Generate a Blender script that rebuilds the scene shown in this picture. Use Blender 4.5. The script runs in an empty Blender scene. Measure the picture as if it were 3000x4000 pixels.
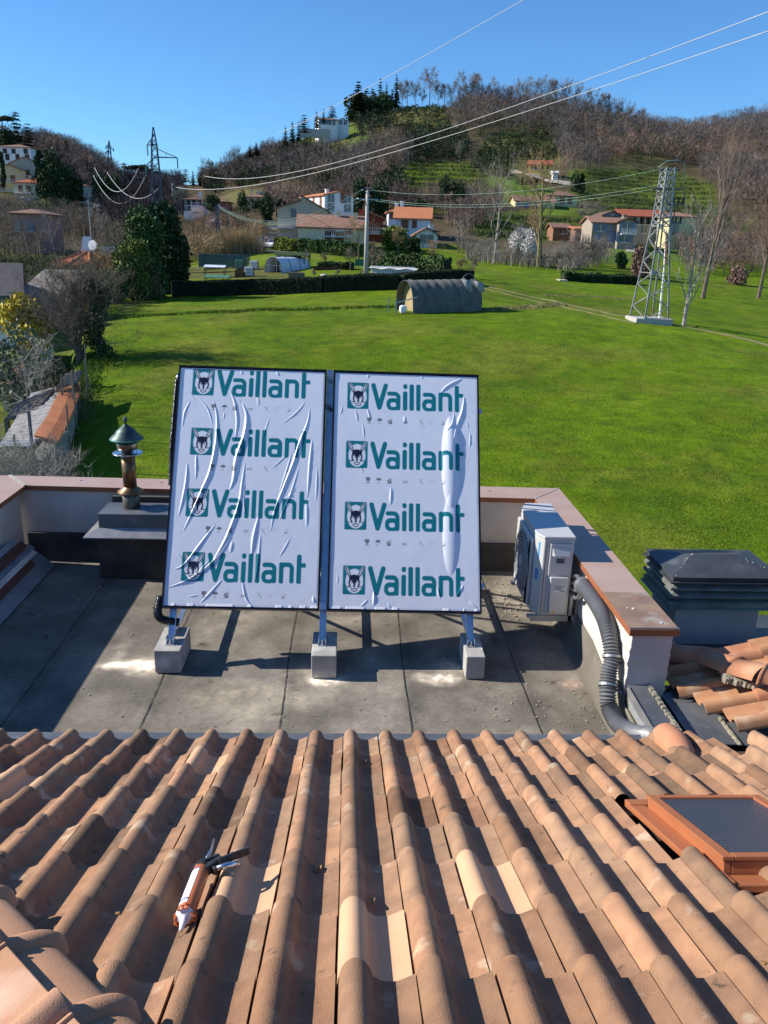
import bpy, math, random
import numpy as np
from mathutils import Vector, Matrix
rad = math.radians
sc = bpy.context.scene
# ---------------------------------------------------------------- camera
F, CX, CY = 3100.0, 1500.0, 2000.0
CAMZ = 3.2
CM = np.array([[0.99890284, 0.01492164, 0.04438983],
               [-0.03723059, -0.32195309, 0.9460233],
               [0.02840766, -0.94663803, -0.32104432]])   # columns: right, down, forward
cam = bpy.data.cameras.new('camera'); cam.sensor_fit = 'HORIZONTAL'; cam.sensor_width = 30.0
cam.lens = 31.0; cam.clip_start = 0.05; cam.clip_end = 12000
camo = bpy.data.objects.new('camera', cam); sc.collection.objects.link(camo)
m4 = Matrix.Identity(4)
for i in range(3):
    m4[i][0] = CM[i, 0]; m4[i][1] = -CM[i, 1]; m4[i][2] = -CM[i, 2]
m4.translation = Vector((0, 0, CAMZ))
camo.matrix_world = m4
sc.camera = camo
# ---------------------------------------------------------------- light
SUN = Vector((-1.6, 0.2, 1.0)).normalized()            # direction towards the sun
el = math.asin(SUN.z); az = math.atan2(SUN.x, SUN.y)
world = bpy.data.worlds.new('World'); sc.world = world; world.use_nodes = True
nt = world.node_tree; nt.nodes.clear()
sky = nt.nodes.new('ShaderNodeTexSky'); sky.sky_type = 'NISHITA'; sky.sun_disc = False
sky.sun_elevation = el; sky.sun_rotation = az; sky.altitude = 300
sky.air_density = 1.0; sky.dust_density = 0.0; sky.ozone_density = 2.0
bg = nt.nodes.new('ShaderNodeBackground'); bg.inputs['Strength'].default_value = 0.078
wo = nt.nodes.new('ShaderNodeOutputWorld')
mx = nt.nodes.new('ShaderNodeMix'); mx.data_type = 'RGBA'; mx.blend_type = 'MULTIPLY'; mx.inputs[0].default_value = 1.0; mx.inputs[7].default_value = (0.56, 0.98, 1.42, 1)
nt.links.new(sky.outputs[0], mx.inputs[6]); nt.links.new(mx.outputs[2], bg.inputs[0]); nt.links.new(bg.outputs[0], wo.inputs[0])
sl = bpy.data.lights.new('sun', 'SUN'); sl.energy = 5.0; sl.angle = rad(0.5); sl.color = (1, 0.94, 0.84)
so = bpy.data.objects.new('sun', sl); sc.collection.objects.link(so)
so.rotation_euler = SUN.to_track_quat('Z', 'Y').to_euler()
so.location = (-40, 5, 40)
sc.view_settings.view_transform = 'Standard'; sc.view_settings.look = 'None'
sc.view_settings.exposure = 0.6; sc.view_settings.gamma = 1.0
sc.cycles.use_denoising = True
sc.cycles.max_bounces = 5; sc.cycles.transparent_max_bounces = 6

# ---------------------------------------------------------------- pixel helpers (image scaled to 1659 x 2212)
K = 3000 / 1659.0
def ray(u, v):
    return CM @ np.array([u * K - CX, v * K - CY, F])
def P(u, v, Y):
    r = ray(u, v); t = Y / r[1]; p = r * t; return (p[0], p[1], p[2] + CAMZ)
def Pz(u, v, z):
    r = ray(u, v); t = (z - CAMZ) / r[2]; p = r * t; return (p[0], p[1], z)
def proj(x, y, z):
    d = np.stack([x, y, z - CAMZ], -1) @ CM
    return (CX + F * d[..., 0] / d[..., 2]) / K, (CY + F * d[..., 1] / d[..., 2]) / K

# ---------------------------------------------------------------- materials
MT = {}
def M(name, c1, c2=None, scale=6.0, rough=0.8, metal=0.0, bump=0.0, bscale=None, attr=None, detail=4.0,
      stretch=None, spec=0.3, c3=None, s3=1.0, lo=0.35, hi=0.65, alpha=None, trans=0.0, bdist=0.02, thr3=(0.55, 0.7), c4=None, s4=9.0, thr4=(0.62, 0.7), attrmul=False, coord='Object', wave=None):
    m = bpy.data.materials.new(name); m.use_nodes = True; n = m.node_tree.nodes; l = m.node_tree.links
    b = n['Principled BSDF']; b.inputs['Roughness'].default_value = rough; b.inputs['Metallic'].default_value = metal
    b.inputs['Specular IOR Level'].default_value = spec
    tc = n.new('ShaderNodeTexCoord'); vec = tc.outputs[coord]
    if stretch:
        mp = n.new('ShaderNodeMapping'); mp.inputs['Scale'].default_value = stretch
        l.new(vec, mp.inputs[0]); vec = mp.outputs[0]
    def noise(s, d=detail):
        t = n.new('ShaderNodeTexNoise'); t.inputs['Scale'].default_value = s; t.inputs['Detail'].default_value = d
        l.new(vec, t.inputs['Vector']); return t.outputs['Fac']
    def mixc(f, a, c, mode='MIX'):
        x = n.new('ShaderNodeMix'); x.data_type = 'RGBA'; x.blend_type = mode
        for i, val in ((6, a), (7, c)):
            if isinstance(val, tuple): x.inputs[i].default_value = (*val[:3], 1)
            else: l.new(val, x.inputs[i])
        if isinstance(f, float): x.inputs[0].default_value = f
        else: l.new(f, x.inputs[0])
        return x.outputs[2]
    def rng(f, a, c):
        r = n.new('ShaderNodeMapRange'); r.inputs[1].default_value = a; r.inputs[2].default_value = c; l.new(f, r.inputs[0]); return r.outputs[0]
    col = tuple(c1)
    if c2 is not None: col = mixc(rng(noise(scale), lo, hi), tuple(c1), tuple(c2))
    if c3 is not None: col = mixc(rng(noise(s3, 6.0), *thr3), col, tuple(c3))
    if c4 is not None: col = mixc(rng(noise(s4, 7.0), *thr4), col, tuple(c4))
    if attr:
        a = n.new('ShaderNodeAttribute'); a.attribute_name = attr
        col = mixc(1.0, col, a.outputs['Color'], 'MULTIPLY') if attrmul else (mixc(1.0, a.outputs['Color'], col, 'MULTIPLY'))
    if wave:
        w = n.new('ShaderNodeTexWave'); w.bands_direction = wave[0]; w.inputs['Scale'].default_value = wave[1]; w.inputs['Distortion'].default_value = 0.3
        l.new(vec, w.inputs['Vector']); col = mixc(rng(w.outputs['Fac'], 0.0, 1.0), tuple(wave[2]), col, 'MULTIPLY')
        bp0 = n.new('ShaderNodeBump'); bp0.inputs['Distance'].default_value = wave[3]; l.new(w.outputs['Fac'], bp0.inputs['Height']); l.new(bp0.outputs[0], b.inputs['Normal'])
    if isinstance(col, tuple): b.inputs['Base Color'].default_value = (*col[:3], 1)
    else: l.new(col, b.inputs['Base Color'])
    if bump:
        bp = n.new('ShaderNodeBump'); bp.inputs['Strength'].default_value = bump; bp.inputs['Distance'].default_value = bdist
        l.new(noise(bscale or scale * 4, 5.0), bp.inputs['Height']); l.new(bp.outputs[0], b.inputs['Normal'])
    if alpha is not None: b.inputs['Alpha'].default_value = alpha
    if trans: b.inputs['Transmission Weight'].default_value = trans
    MT[name] = m; return m

# ---------------------------------------------------------------- mesh builder
C = sc.collection
ROOT = {}
class MB:
    def __init__(s): s.v = []; s.f = []; s.mi = []; s.sm = []; s.m = 0; s.smooth = False
    def add(s, vs, fs):
        o = len(s.v); s.v.extend([tuple(map(float, q)) for q in vs])
        for f in fs: s.f.append(tuple(o + i for i in f)); s.mi.append(s.m); s.sm.append(s.smooth)
    def box(s, x0, x1, y0, y1, z0, z1, R=None, c=None):
        vs = [(x, y, z) for z in (z0, z1) for y in (y0, y1) for x in (x0, x1)]
        if R is not None: vs = [tuple(R @ Vector(q) + Vector(c or (0, 0, 0))) for q in vs]
        s.add(vs, [(0, 2, 3, 1), (4, 5, 7, 6), (0, 1, 5, 4), (2, 6, 7, 3), (0, 4, 6, 2), (1, 3, 7, 5)])
    def path(s, pts, rs, n=6, cap=True, up=None):
        pts = [Vector(p) for p in pts]; N = len(pts)
        if not hasattr(rs, '__len__'): rs = [rs] * N
        rings = []; prev = None
        for i, p in enumerate(pts):
            d = (pts[min(i + 1, N - 1)] - pts[max(i - 1, 0)])
            d = d.normalized() if d.length > 1e-9 else Vector((0, 0, 1))
            if prev is None:
                a = d.orthogonal().normalized() if up is None else (Vector(up) - d * d.dot(Vector(up))).normalized()
            else:
                a = prev - d * prev.dot(d); a = a.normalized() if a.length > 1e-6 else d.orthogonal().normalized()
            prev = a; b = d.cross(a)
            rings.append([p + (a * math.cos(t) + b * math.sin(t)) * rs[i] for t in [2 * math.pi * k / n for k in range(n)]])
        vs = [q for r in rings for q in r]; fs = []
        for i in range(N - 1):
            for k in range(n):
                fs.append((i * n + k, i * n + (k + 1) % n, (i + 1) * n + (k + 1) % n, (i + 1) * n + k))
        if cap: fs.append(tuple(range(n - 1, -1, -1))); fs.append(tuple((N - 1) * n + k for k in range(n)))
        s.add(vs, fs)
    def bar(s, a, b, w, h=None, up=(0, 0, 1)):
        a = Vector(a); b = Vector(b); d = (b - a).normalized(); u = Vector(up); h = h or w
        if abs(d.dot(u)) > 0.98: u = Vector((1, 0, 0))
        x = d.cross(u).normalized(); y = x.cross(d)
        vs = [p + x * sx * w / 2 + y * sy * h / 2 for p in (a, b) for sx, sy in ((-1, -1), (1, -1), (1, 1), (-1, 1))]
        s.add(vs, [(3, 2, 1, 0), (4, 5, 6, 7), (0, 1, 5, 4), (1, 2, 6, 5), (2, 3, 7, 6), (3, 0, 4, 7)])
    def lathe(s, prof, c=(0, 0, 0), n=24, axis=None):
        R = Matrix.Identity(3) if axis is None else Vector((0, 0, 1)).rotation_difference(Vector(axis).normalized()).to_matrix()
        vs = []; c = Vector(c)
        for r, z in prof:
            for k in range(n):
                t = 2 * math.pi * k / n; vs.append(R @ Vector((r * math.cos(t), r * math.sin(t), z)) + c)
        fs = [(i * n + k, i * n + (k + 1) % n, (i + 1) * n + (k + 1) % n, (i + 1) * n + k) for i in range(len(prof) - 1) for k in range(n)]
        if prof[0][0] > 1e-6: fs.append(tuple(range(n - 1, -1, -1)))
        if prof[-1][0] > 1e-6: fs.append(tuple((len(prof) - 1) * n + k for k in range(n)))
        s.add(vs, fs)
    def poly(s, pts, th=None, d=(0, 0, -1)):
        n = len(pts)
        if th is None: s.add(pts, [tuple(range(n))]); return
        D = Vector(d).normalized() * th
        s.add(list(pts) + [tuple(Vector(p) + D) for p in pts], [tuple(range(n)), tuple(range(2 * n - 1, n - 1, -1))] + [(i, i + n, (i + 1) % n + n, (i + 1) % n) for i in range(n)])
    def arr(s, V, Fc):
        o = len(s.v); s.v.extend(map(tuple, V)); s.f.extend(map(tuple, Fc + o)); s.mi.extend([s.m] * len(Fc)); s.sm.extend([s.smooth] * len(Fc))
    def build(s, name, mat, parent=None, bevel=0, fixn=True, local=False):
        me = bpy.data.meshes.new(name)
        V = s.v
        if parent is not None and not local:
            Mi = ROOT[parent].inverted(); A = np.array(Mi); vv = np.array(V); V = (vv @ A[:3, :3].T + A[:3, 3]).tolist()
        me.from_pydata(V, [], s.f)
        for m in (mat if isinstance(mat, (list, tuple)) else [mat]): me.materials.append(m if not isinstance(m, str) else MT[m])
        me.polygons.foreach_set('material_index', s.mi); me.polygons.foreach_set('use_smooth', s.sm)
        me.update()
        o = bpy.data.objects.new(name, me); C.objects.link(o)
        if parent is not None: o.parent = parent; ROOT[o] = ROOT[parent]
        else: ROOT[o] = Matrix.Identity(4)
        if bevel:
            b = o.modifiers.new('bevel', 'BEVEL'); b.width = bevel; b.segments = 2; b.limit_method = 'ANGLE'; b.angle_limit = rad(40)
        return o
def tag(o, label=None, cat=None, group=None, kind=None):
    if label: o['label'] = label
    if cat: o['category'] = cat
    if group: o['group'] = group
    if kind: o['kind'] = kind
    return o
def thing(name, loc, label, cat, group=None, rz=0):
    o = bpy.data.objects.new(name, None); C.objects.link(o); o.empty_display_size = 0.2
    o.location = loc; o.rotation_euler = (0, 0, rz)
    ROOT[o] = Matrix.Translation(Vector(loc)) @ Matrix.Rotation(rz, 4, 'Z')
    return tag(o, label, cat, group)
def part(mb, name, mat, parent, **k): return mb.build(name, mat, parent, **k)
def copy_tree(o, parent=None):
    c = o.copy(); C.objects.link(c)
    if parent is not None: c.parent = parent
    for ch in list(o.children): copy_tree(ch, c)
    return c

# ---------------------------------------------------------------- materials list
M('bitumen', (0.125, 0.108, 0.085), (0.20, 0.185, 0.145), scale=2.2, rough=0.95, bump=0.5, bscale=160, c3=(0.27, 0.255, 0.21), s3=3.1, thr3=(0.52, 0.74), bdist=0.004, lo=0.3, hi=0.7)
M('bitumen_dark', (0.045, 0.043, 0.042), (0.09, 0.085, 0.075), scale=3, rough=0.9, bump=0.4, bscale=90, bdist=0.004)
M('joint', (0.025, 0.023, 0.02), rough=0.9)
M('render_wall', (0.62, 0.56, 0.50), (0.52, 0.47, 0.42), scale=3, rough=0.92, bump=0.3, bscale=120, bdist=0.003, c3=(0.36, 0.33, 0.30), s3=1.7, thr3=(0.6, 0.85))
M('coping_brown', (0.41, 0.275, 0.215), (0.46, 0.32, 0.26), scale=2.5, rough=0.45, metal=0.05, bump=0.15, bscale=6, c3=(0.42, 0.32, 0.28), s3=1.3, thr3=(0.55, 0.8))
M('coping_worn', (0.38, 0.245, 0.16), (0.27, 0.17, 0.115), scale=5, rough=0.45, metal=0.2, bump=0.2, bscale=9, c3=(0.47, 0.42, 0.36), s3=4, thr3=(0.58, 0.72))
M('coping_edge', (0.36, 0.13, 0.06), (0.30, 0.11, 0.05), scale=4, rough=0.45, metal=0.2)
M('sealant', (0.45, 0.43, 0.38), (0.3, 0.29, 0.27), scale=30, rough=0.9)
M('lead_grey', (0.13, 0.145, 0.16), (0.20, 0.21, 0.225), scale=4, rough=0.5, metal=0.5, bump=0.2, bscale=10, c3=(0.42, 0.43, 0.42), s3=3, thr3=(0.62, 0.8))
M('lead_bright', (0.38, 0.38, 0.37), (0.27, 0.27, 0.27), scale=6, rough=0.4, metal=0.6, bump=0.1, bscale=12)
M('dark_metal', (0.075, 0.08, 0.085), (0.11, 0.115, 0.12), scale=5, rough=0.42, metal=0.45, c3=(0.22, 0.23, 0.23), s3=4, thr3=(0.63, 0.8))
M('grey_green_metal', (0.15, 0.16, 0.145), (0.20, 0.21, 0.19), scale=5, rough=0.5, metal=0.1, c3=(0.4, 0.41, 0.38), s3=6, thr3=(0.6, 0.8))
M('lilac_render', (0.44, 0.37, 0.38), (0.39, 0.32, 0.34), scale=3, rough=0.9, bump=0.2, bscale=80, bdist=0.003)
M('copper_dark', (0.045, 0.075, 0.08), (0.10, 0.13, 0.12), scale=14, rough=0.5, metal=0.6, c3=(0.2, 0.25, 0.23), s3=22, thr3=(0.6, 0.75))
M('copper_green', (0.12, 0.33, 0.28), (0.08, 0.22, 0.2), scale=20, rough=0.7, metal=0.2)
M('copper_brown', (0.27, 0.145, 0.07), (0.16, 0.10, 0.06), scale=13, rough=0.38, metal=0.75, c3=(0.42, 0.37, 0.3), s3=9, thr3=(0.55, 0.68))
M('copper_grey', (0.16, 0.135, 0.11), (0.11, 0.12, 0.105), scale=9, rough=0.5, metal=0.5, c3=(0.12, 0.3, 0.25), s3=7, stretch=(1, 1, 0.2), thr3=(0.6, 0.72))
M('steel', (0.62, 0.64, 0.68), (0.5, 0.52, 0.56), scale=8, rough=0.22, metal=0.95)
M('alu', (0.66, 0.68, 0.72), (0.55, 0.58, 0.62), scale=9, rough=0.3, metal=0.85)
M('galv', (0.42, 0.44, 0.46), (0.3, 0.32, 0.33), scale=6, rough=0.5, metal=0.6)
M('black_frame', (0.012, 0.013, 0.02), rough=0.35, metal=0.4)
M('black_wrap', (0.012, 0.012, 0.014), (0.03, 0.03, 0.033), scale=18, rough=0.25, bump=0.8, bscale=30, bdist=0.01)
M('glass_dark', (0.02, 0.025, 0.04), rough=0.1)
M('concrete_block', (0.33, 0.315, 0.295), (0.42, 0.40, 0.37), scale=9, rough=0.95, bump=0.6, bscale=120, bdist=0.003, c3=(0.62, 0.6, 0.57), s3=6)
M('chalk', (0.62, 0.59, 0.55), (0.5, 0.47, 0.43), scale=8, rough=1)
M('ac_white', (0.49, 0.485, 0.475), rough=0.38, spec=0.5)
M('ac_grille', (0.08, 0.09, 0.11), rough=0.5)
M('ac_blue', (0.03, 0.25, 0.5), rough=0.4)
M('label_white', (0.72, 0.72, 0.70), rough=0.5)
M('ink', (0.03, 0.03, 0.035), rough=0.6)
M('warn_yellow', (0.75, 0.52, 0.02), rough=0.5)
M('foil', (0.65, 0.67, 0.70), (0.3, 0.31, 0.34), scale=60, rough=0.25, metal=0.8, bump=0.8, bscale=110, bdist=0.006)
M('hose_grey', (0.13, 0.135, 0.145), (0.18, 0.185, 0.19), scale=7, rough=0.38, spec=0.5)
M('terracotta_smooth', (0.52, 0.235, 0.125), (0.44, 0.19, 0.10), scale=5, rough=0.75, bump=0.1, bscale=20, bdist=0.004, c3=(0.50, 0.30, 0.19), s3=3)
M('tile', (0.37, 0.215, 0.125), (0.265, 0.155, 0.095), scale=12, rough=0.95, bump=0.9, bscale=260, attr='tint', detail=8, c3=(0.46, 0.34, 0.24), s3=7.5, thr3=(0.62, 0.70), bdist=0.003, c4=(0.10, 0.07, 0.05), s4=19.0, thr4=(0.64, 0.74))
M('tile_new', (0.60, 0.37, 0.22), (0.55, 0.335, 0.195), scale=6, rough=0.85, bump=0.1, bscale=150, bdist=0.002)
M('tile_hip', (0.50, 0.275, 0.165), (0.38, 0.20, 0.115), scale=4, rough=0.9, bump=0.45, bscale=220, bdist=0.003, c3=(0.56, 0.38, 0.27), s3=3)
M('tile_side', (0.50, 0.245, 0.13), (0.40, 0.19, 0.10), scale=7, rough=0.88, bump=0.3, bscale=140, attr='tint', c3=(0.55, 0.38, 0.25), s3=6, bdist=0.003)
M('mortar', (0.35, 0.31, 0.23), (0.22, 0.2, 0.15), scale=25, rough=1, bump=1.0, bscale=60)
M('under_dark', (0.06, 0.04, 0.03), rough=1)
M('sky_frame', (0.42, 0.15, 0.065), (0.38, 0.13, 0.055), scale=5, rough=0.45, metal=0.15)
M('gun_orange', (0.62, 0.17, 0.06), rough=0.4)
M('gun_black', (0.02, 0.02, 0.022), (0.05, 0.05, 0.05), scale=30, rough=0.35)
M('gun_white', (0.78, 0.78, 0.8), rough=0.35)
M('gun_blue', (0.03, 0.03, 0.25), rough=0.4)
M('zinc_sheet', (0.30, 0.32, 0.35), (0.22, 0.235, 0.26), scale=4, rough=0.45, metal=0.4)
M('rust', (0.14, 0.055, 0.035), (0.10, 0.045, 0.03), scale=9, rough=0.8)
M('leaf_dry', (0.3, 0.16, 0.07), rough=0.9)
M('crumb', (0.50, 0.45, 0.38), (0.34, 0.29, 0.23), scale=40, rough=1)
# ================================================================ terrace
rng0 = np.random.default_rng(7)
def vnoise(x, y, s, seed=0):
    x = np.asarray(x) * s; y = np.asarray(y) * s
    xi = np.floor(x).astype(np.int64); yi = np.floor(y).astype(np.int64); fx = x - xi; fy = y - yi
    fx = fx * fx * (3 - 2 * fx); fy = fy * fy * (3 - 2 * fy)
    def h(a, b):
        n = (a * 374761393 + b * 668265263 + seed * 1442695041) & 0xffffffff
        n = ((n ^ (n >> 13)) * 1274126177) & 0xffffffff
        return ((n ^ (n >> 16)) & 0xffff) / 65535.0
    return (h(xi, yi) * (1 - fx) + h(xi + 1, yi) * fx) * (1 - fy) + (h(xi, yi + 1) * (1 - fx) + h(xi + 1, yi + 1) * fx) * fy
def grid_mesh(name, X, Y, Z, mat, colors=None, smooth=True):
    h, w = X.shape; V = np.stack([X, Y, Z], -1).reshape(-1, 3)
    i = np.arange(h * w).reshape(h, w)
    Fq = np.stack([i[:-1, :-1], i[:-1, 1:], i[1:, 1:], i[1:, :-1]], -1).reshape(-1, 4)
    me = bpy.data.meshes.new(name); me.vertices.add(len(V)); me.vertices.foreach_set('co', V.ravel())
    me.loops.add(len(Fq) * 4); me.loops.foreach_set('vertex_index', Fq.ravel().astype(np.int32))
    me.polygons.add(len(Fq)); me.polygons.foreach_set('loop_start', np.arange(len(Fq), dtype=np.int32) * 4)
    me.polygons.foreach_set('loop_total', np.full(len(Fq), 4, np.int32)); me.polygons.foreach_set('use_smooth', np.full(len(Fq), smooth))
    me.materials.append(MT[mat]); me.update(); me.validate()
    if colors is not None:
        a = me.color_attributes.new('tint', 'FLOAT_COLOR', 'POINT'); c4 = np.ones((len(V), 4), np.float32); c4[:, :3] = colors.reshape(-1, 3)
        a.data.foreach_set('color', c4.ravel())
    o = bpy.data.objects.new(name, me); C.objects.link(o); ROOT[o] = Matrix.Identity(4); return o
gx, gy = np.meshgrid(np.linspace(-3.32, 1.96, 340), np.linspace(3.9, 7.9, 260))
tint = np.ones(gx.shape + (3,))
def splat(u, v, rx, ry, amt, col=(1.0, .96, .92), seed=1):
    p = Pz(u, v, 0.0); dx = (gx - p[0]) / rx; dy = (gy - p[1]) / ry
    d = np.hypot(dx, dy) * (0.65 + 0.7 * vnoise(gx + seed, gy, 9, seed))
    m = np.clip(1.25 - d, 0, 1) ** 1.5 * (0.25 + 1.0 * vnoise(gx, gy, 26, seed + 3) * (.5 + vnoise(gx, gy, 70, seed + 4)))
    for k in range(3): tint[..., k] += amt * m * col[k]
splat(283, 1436, .27, .10, 5.5, seed=1); splat(262, 1405, .07, .28, 1.1, seed=5); splat(315, 1450, .22, .09, 1.3, seed=8)
splat(700, 1470, .16, .07, 5, seed=2); splat(740, 1465, .13, .09, 1.0, seed=12)
splat(955, 1466, .20, .10, 5, seed=3); splat(985, 1440, .25, .14, 1.6, seed=4); splat(640, 1500, .5, .25, .35, (1, .95, .8), 6)
splat(480, 1500, .6, .22, .45, (1, .95, .7), 9); splat(1235, 1478, .16, .09, 1.2, (1.1, .8, .65), 10); splat(560, 1540, .5, .2, .35, (1, 1, .8), 14)
splat(1120, 1300, .35, .35, .7, seed=15); splat(1200, 1352, .2, .08, 1.3, (1.1, .9, .6), seed=16); splat(300, 1550, .6, .3, .3, seed=17)
dn = vnoise(gx, gy, 1.6, 21) * vnoise(gx, gy, 5.5, 22)
dn2 = np.clip(vnoise(gx, gy, 2.6, 24) * 1.5 - .55, 0, 1) * vnoise(gx, gy, 11, 25)
tint *= (0.80 + 1.1 * dn + 1.0 * dn2)[..., None] * (.86 + .32 * vnoise(gx, gy, 45, 23))[..., None]
for sx_ in (-2.35, -1.412, -.463, .455, 1.363):   # darker run marks beside each lap
    tint *= (1 - 0.22 * np.exp(-((gx - sx_ - .05) / .05) ** 2))[..., None]
M('floor', (0.126, 0.110, 0.088), (0.180, 0.158, 0.126), scale=2.4, rough=0.95, bump=0.7, bscale=150, attr='tint', detail=10, bdist=0.005, c4=(0.05, 0.045, 0.04), s4=7.0, thr4=(0.64, 0.76), lo=0.3, hi=0.7)
gz = 0.004 * vnoise(gx, gy, 1.1, 5)
gz -= gz.max()
fl = grid_mesh('terrace_floor', gx, gy, gz, 'floor', tint); tag(fl, kind='structure')
mb = MB()
for sx_ in (-2.35, -1.412, -.463, .455, 1.363):
    n = 60; pts = []
    for k in range(n):
        y = 3.95 + (7.6 - 3.95) * k / (n - 1); x = sx_ + .006 * math.sin(y * 3 + sx_) + rng0.uniform(-.002, .002); w = .0018 + .0022 * rng0.random(); pts.append((x, y, w))
    for a, b in zip(pts[:-1], pts[1:]): mb.poly([(a[0] - a[2], a[1], .003), (a[0] + a[2], a[1], .003), (b[0] + b[2], b[1], .003), (b[0] - b[2], b[1], .003)])
tag(mb.build('terrace_floor_joints', 'joint'), kind='structure')

# parapets
def coping(pin, pout, z1, parent, mat='coping_brown', th=.05, name='coping'):
    mb = MB(); top = [(p[0], p[1], z1) for p in pin + pout]; n = len(top); bot = [(p[0], p[1], z1 - th) for p in top]
    mb.add(top, [tuple(range(n))]); mb.m = 1; mb.add(top + bot, [(i, i + n, (i + 1) % n + n, (i + 1) % n) for i in range(n)] + [tuple(range(2 * n - 1, n - 1, -1))])
    return mb.build(name, [mat, 'coping_edge'], parent, bevel=.003)
far = thing('parapet_wall', (-.6, 7.75, 0), 'low rendered parapet along the far edge of the roof terrace, capped in brown metal', 'wall')
mb = MB(); mb.add([(x, y, z) for z in (-.02, .748) for x, y in ((-3.49, 7.775), (1.93, 7.60), (1.93, 7.905), (-3.49, 8.04))], [(0, 1, 5, 4), (1, 2, 6, 5), (2, 3, 7, 6), (3, 0, 4, 7), (4, 5, 6, 7), (3, 2, 1, 0)])
part(mb, 'wall', 'render_wall', far)
mb = MB(); mb.add([(x, y, z) for z in (-.03, .30) for x, y in ((-3.27, 7.725), (1.91, 7.56), (1.91, 7.61), (-3.27, 7.775))], [(0, 1, 5, 4), (1, 2, 6, 5), (2, 3, 7, 6), (3, 0, 4, 7), (4, 5, 6, 7)])
part(mb, 'upstand', 'bitumen_dark', far)
cf = coping([(-3.24, 7.735), (1.873, 7.561)], [(2.213, 7.94), (-3.523, 8.076)], .80, far)
for sx_, sy_ in ((-2.75, 7.93), (-1.93, 7.9), (-1.15, 7.86), (1.45, 7.78), (-2.2, 7.9)):
    mb = MB(); mb.lathe([(.012, 0), (.012, .004), (.005, .007)], (sx_, sy_, .8005), 8); mb.build('screw', 'steel', cf)
mb = MB(); mb.bar((-3.24, 7.735, .802), (-3.53, 8.08, .802), .035, .006); mb.bar((1.873, 7.561, .802), (2.213, 7.94, .802), .012, .005); mb.build('mitre_joint', 'sealant', cf)
mb = MB()   # dark felt patch behind the flue plinth
mb.box(-2.35, -1.05, 7.60, 7.648, .30, .742); part(mb, 'felt_patch', 'bitumen_dark', far)

lef = thing('parapet_wall', (-3.4, 6.0, 0), 'left parapet of the roof terrace, brown metal cap, cut off by the left picture edge', 'wall')
mb = MB(); mb.box(-3.60, -3.30, 3.8, 7.70, -.02, .748); part(mb, 'wall', 'render_wall', lef)
coping([(-3.27, 3.8), (-3.24, 7.730)], [(-3.521, 8.071), (-3.64, 8.07), (-3.64, 3.8)], .80, lef)
rig = thing('parapet_wall', (2.05, 6.2, 0), 'right parapet of the roof terrace, worn brown metal cap, rough-edged white render, ending near the tiles', 'wall')
mb = MB()
zs = [0.30 + (.748 - .30) * k / 14 for k in range(15)]
L = [(1.922 + rng0.uniform(-.006, .006), 4.735 + rng0.uniform(-.004, .006), z) for z in zs]; Rr = [(2.205 + rng0.uniform(-.008, .004), 4.735, z) for z in zs]
mb.add(L + Rr, [(i, i + 15, i + 16, i + 1) for i in range(14)])
mb.add(L + [(1.925, 7.60, z) for z in zs], [(i + 1, i + 16, i + 15, i) for i in range(14)])
mb.add(Rr + [(2.20, 7.90, z) for z in zs], [(i, i + 15, i + 16, i + 1) for i in range(14)])
mb.box(1.926, 2.2, 4.74, 7.6, -.02, .30)
part(mb, 'wall', 'render_wall', rig)
mb = MB()   # granulated felt upstand with a rounded foot
prof = [(1.845, .001), (1.875, .012), (1.895, .035), (1.905, .07), (1.908, .20)]
ys = [4.0, 4.4, 4.7, 4.76, 4.9, 5.05, 5.2, 5.35, 5.5, 6.0, 6.6, 7.0, 7.56]; tops = [.20, .22, .23, .36, .31, .26, .24, .27, .30, .30, .30, .30, .30]
vs = []; 
for y, t in zip(ys, tops): vs += [(x, y, z) for x, z in prof[:-1]] + [(1.91, y, t + rng0.uniform(-.01, .01)), (1.924, y, t)]
n = 6; mb.smooth = True; mb.add(vs, [(i * n + k, i * n + k + 1, (i + 1) * n + k + 1, (i + 1) * n + k) for i in range(len(ys) - 1) for k in range(n - 1)])
part(mb, 'upstand', 'bitumen', rig)
coping([(1.883, 5.30), (1.873, 7.561)], [(2.213, 7.94), (2.219, 5.30)], .80, rig)
cw = coping([(1.890, 4.70), (1.884, 5.30)], [(2.220, 5.30), (2.229, 4.70)], .802, rig, 'coping_worn')
mb = MB(); mb.bar((1.89, 4.712, .805), (2.229, 4.712, .805), .014, .008); mb.build('bead', 'lead_grey', cw)
for x, y, r in ((2.02, 5.02, .012), (1.98, 5.03, .006), (2.14, 4.80, .010)):
    mb = MB(); mb.lathe([(r, 0), (r * .8, .004), (0, .006)], (x, y, .803), 7); mb.build('screw', 'chalk', cw)

kb = thing('kerb', (2.0, 4.3, 0), 'low lead-capped kerb running from the parapet end to the tiled roof beside the hose', 'kerb')
mb = MB(); mb.box(1.935, 2.07, 3.80, 4.728, .0, .342); part(mb, 'kerb_body', 'bitumen', kb)
mb = MB(); mb.poly([(1.94, 3.75, .352), (2.085, 3.75, .352), (2.08, 4.74, .362), (1.94, 4.74, .362)], .006); mb.box(2.082, 2.10, 3.78, 4.73, .30, .372); part(mb, 'kerb_cap', 'lead_grey', kb)
mb = MB(); mb.poly([(1.925, 3.9, .30), (1.932, 3.9, .36), (1.932, 4.70, .375), (1.925, 4.66, .31)], .004, (-1, 0, 0)); mb.poly([(1.905, 3.95, .27), (1.925, 3.9, .30), (1.925, 4.64, .31), (1.905, 4.55, .285)], .003, (-1, 0, 0)); part(mb, 'side_flashing', 'lead_bright', kb)
mb = MB()
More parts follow.
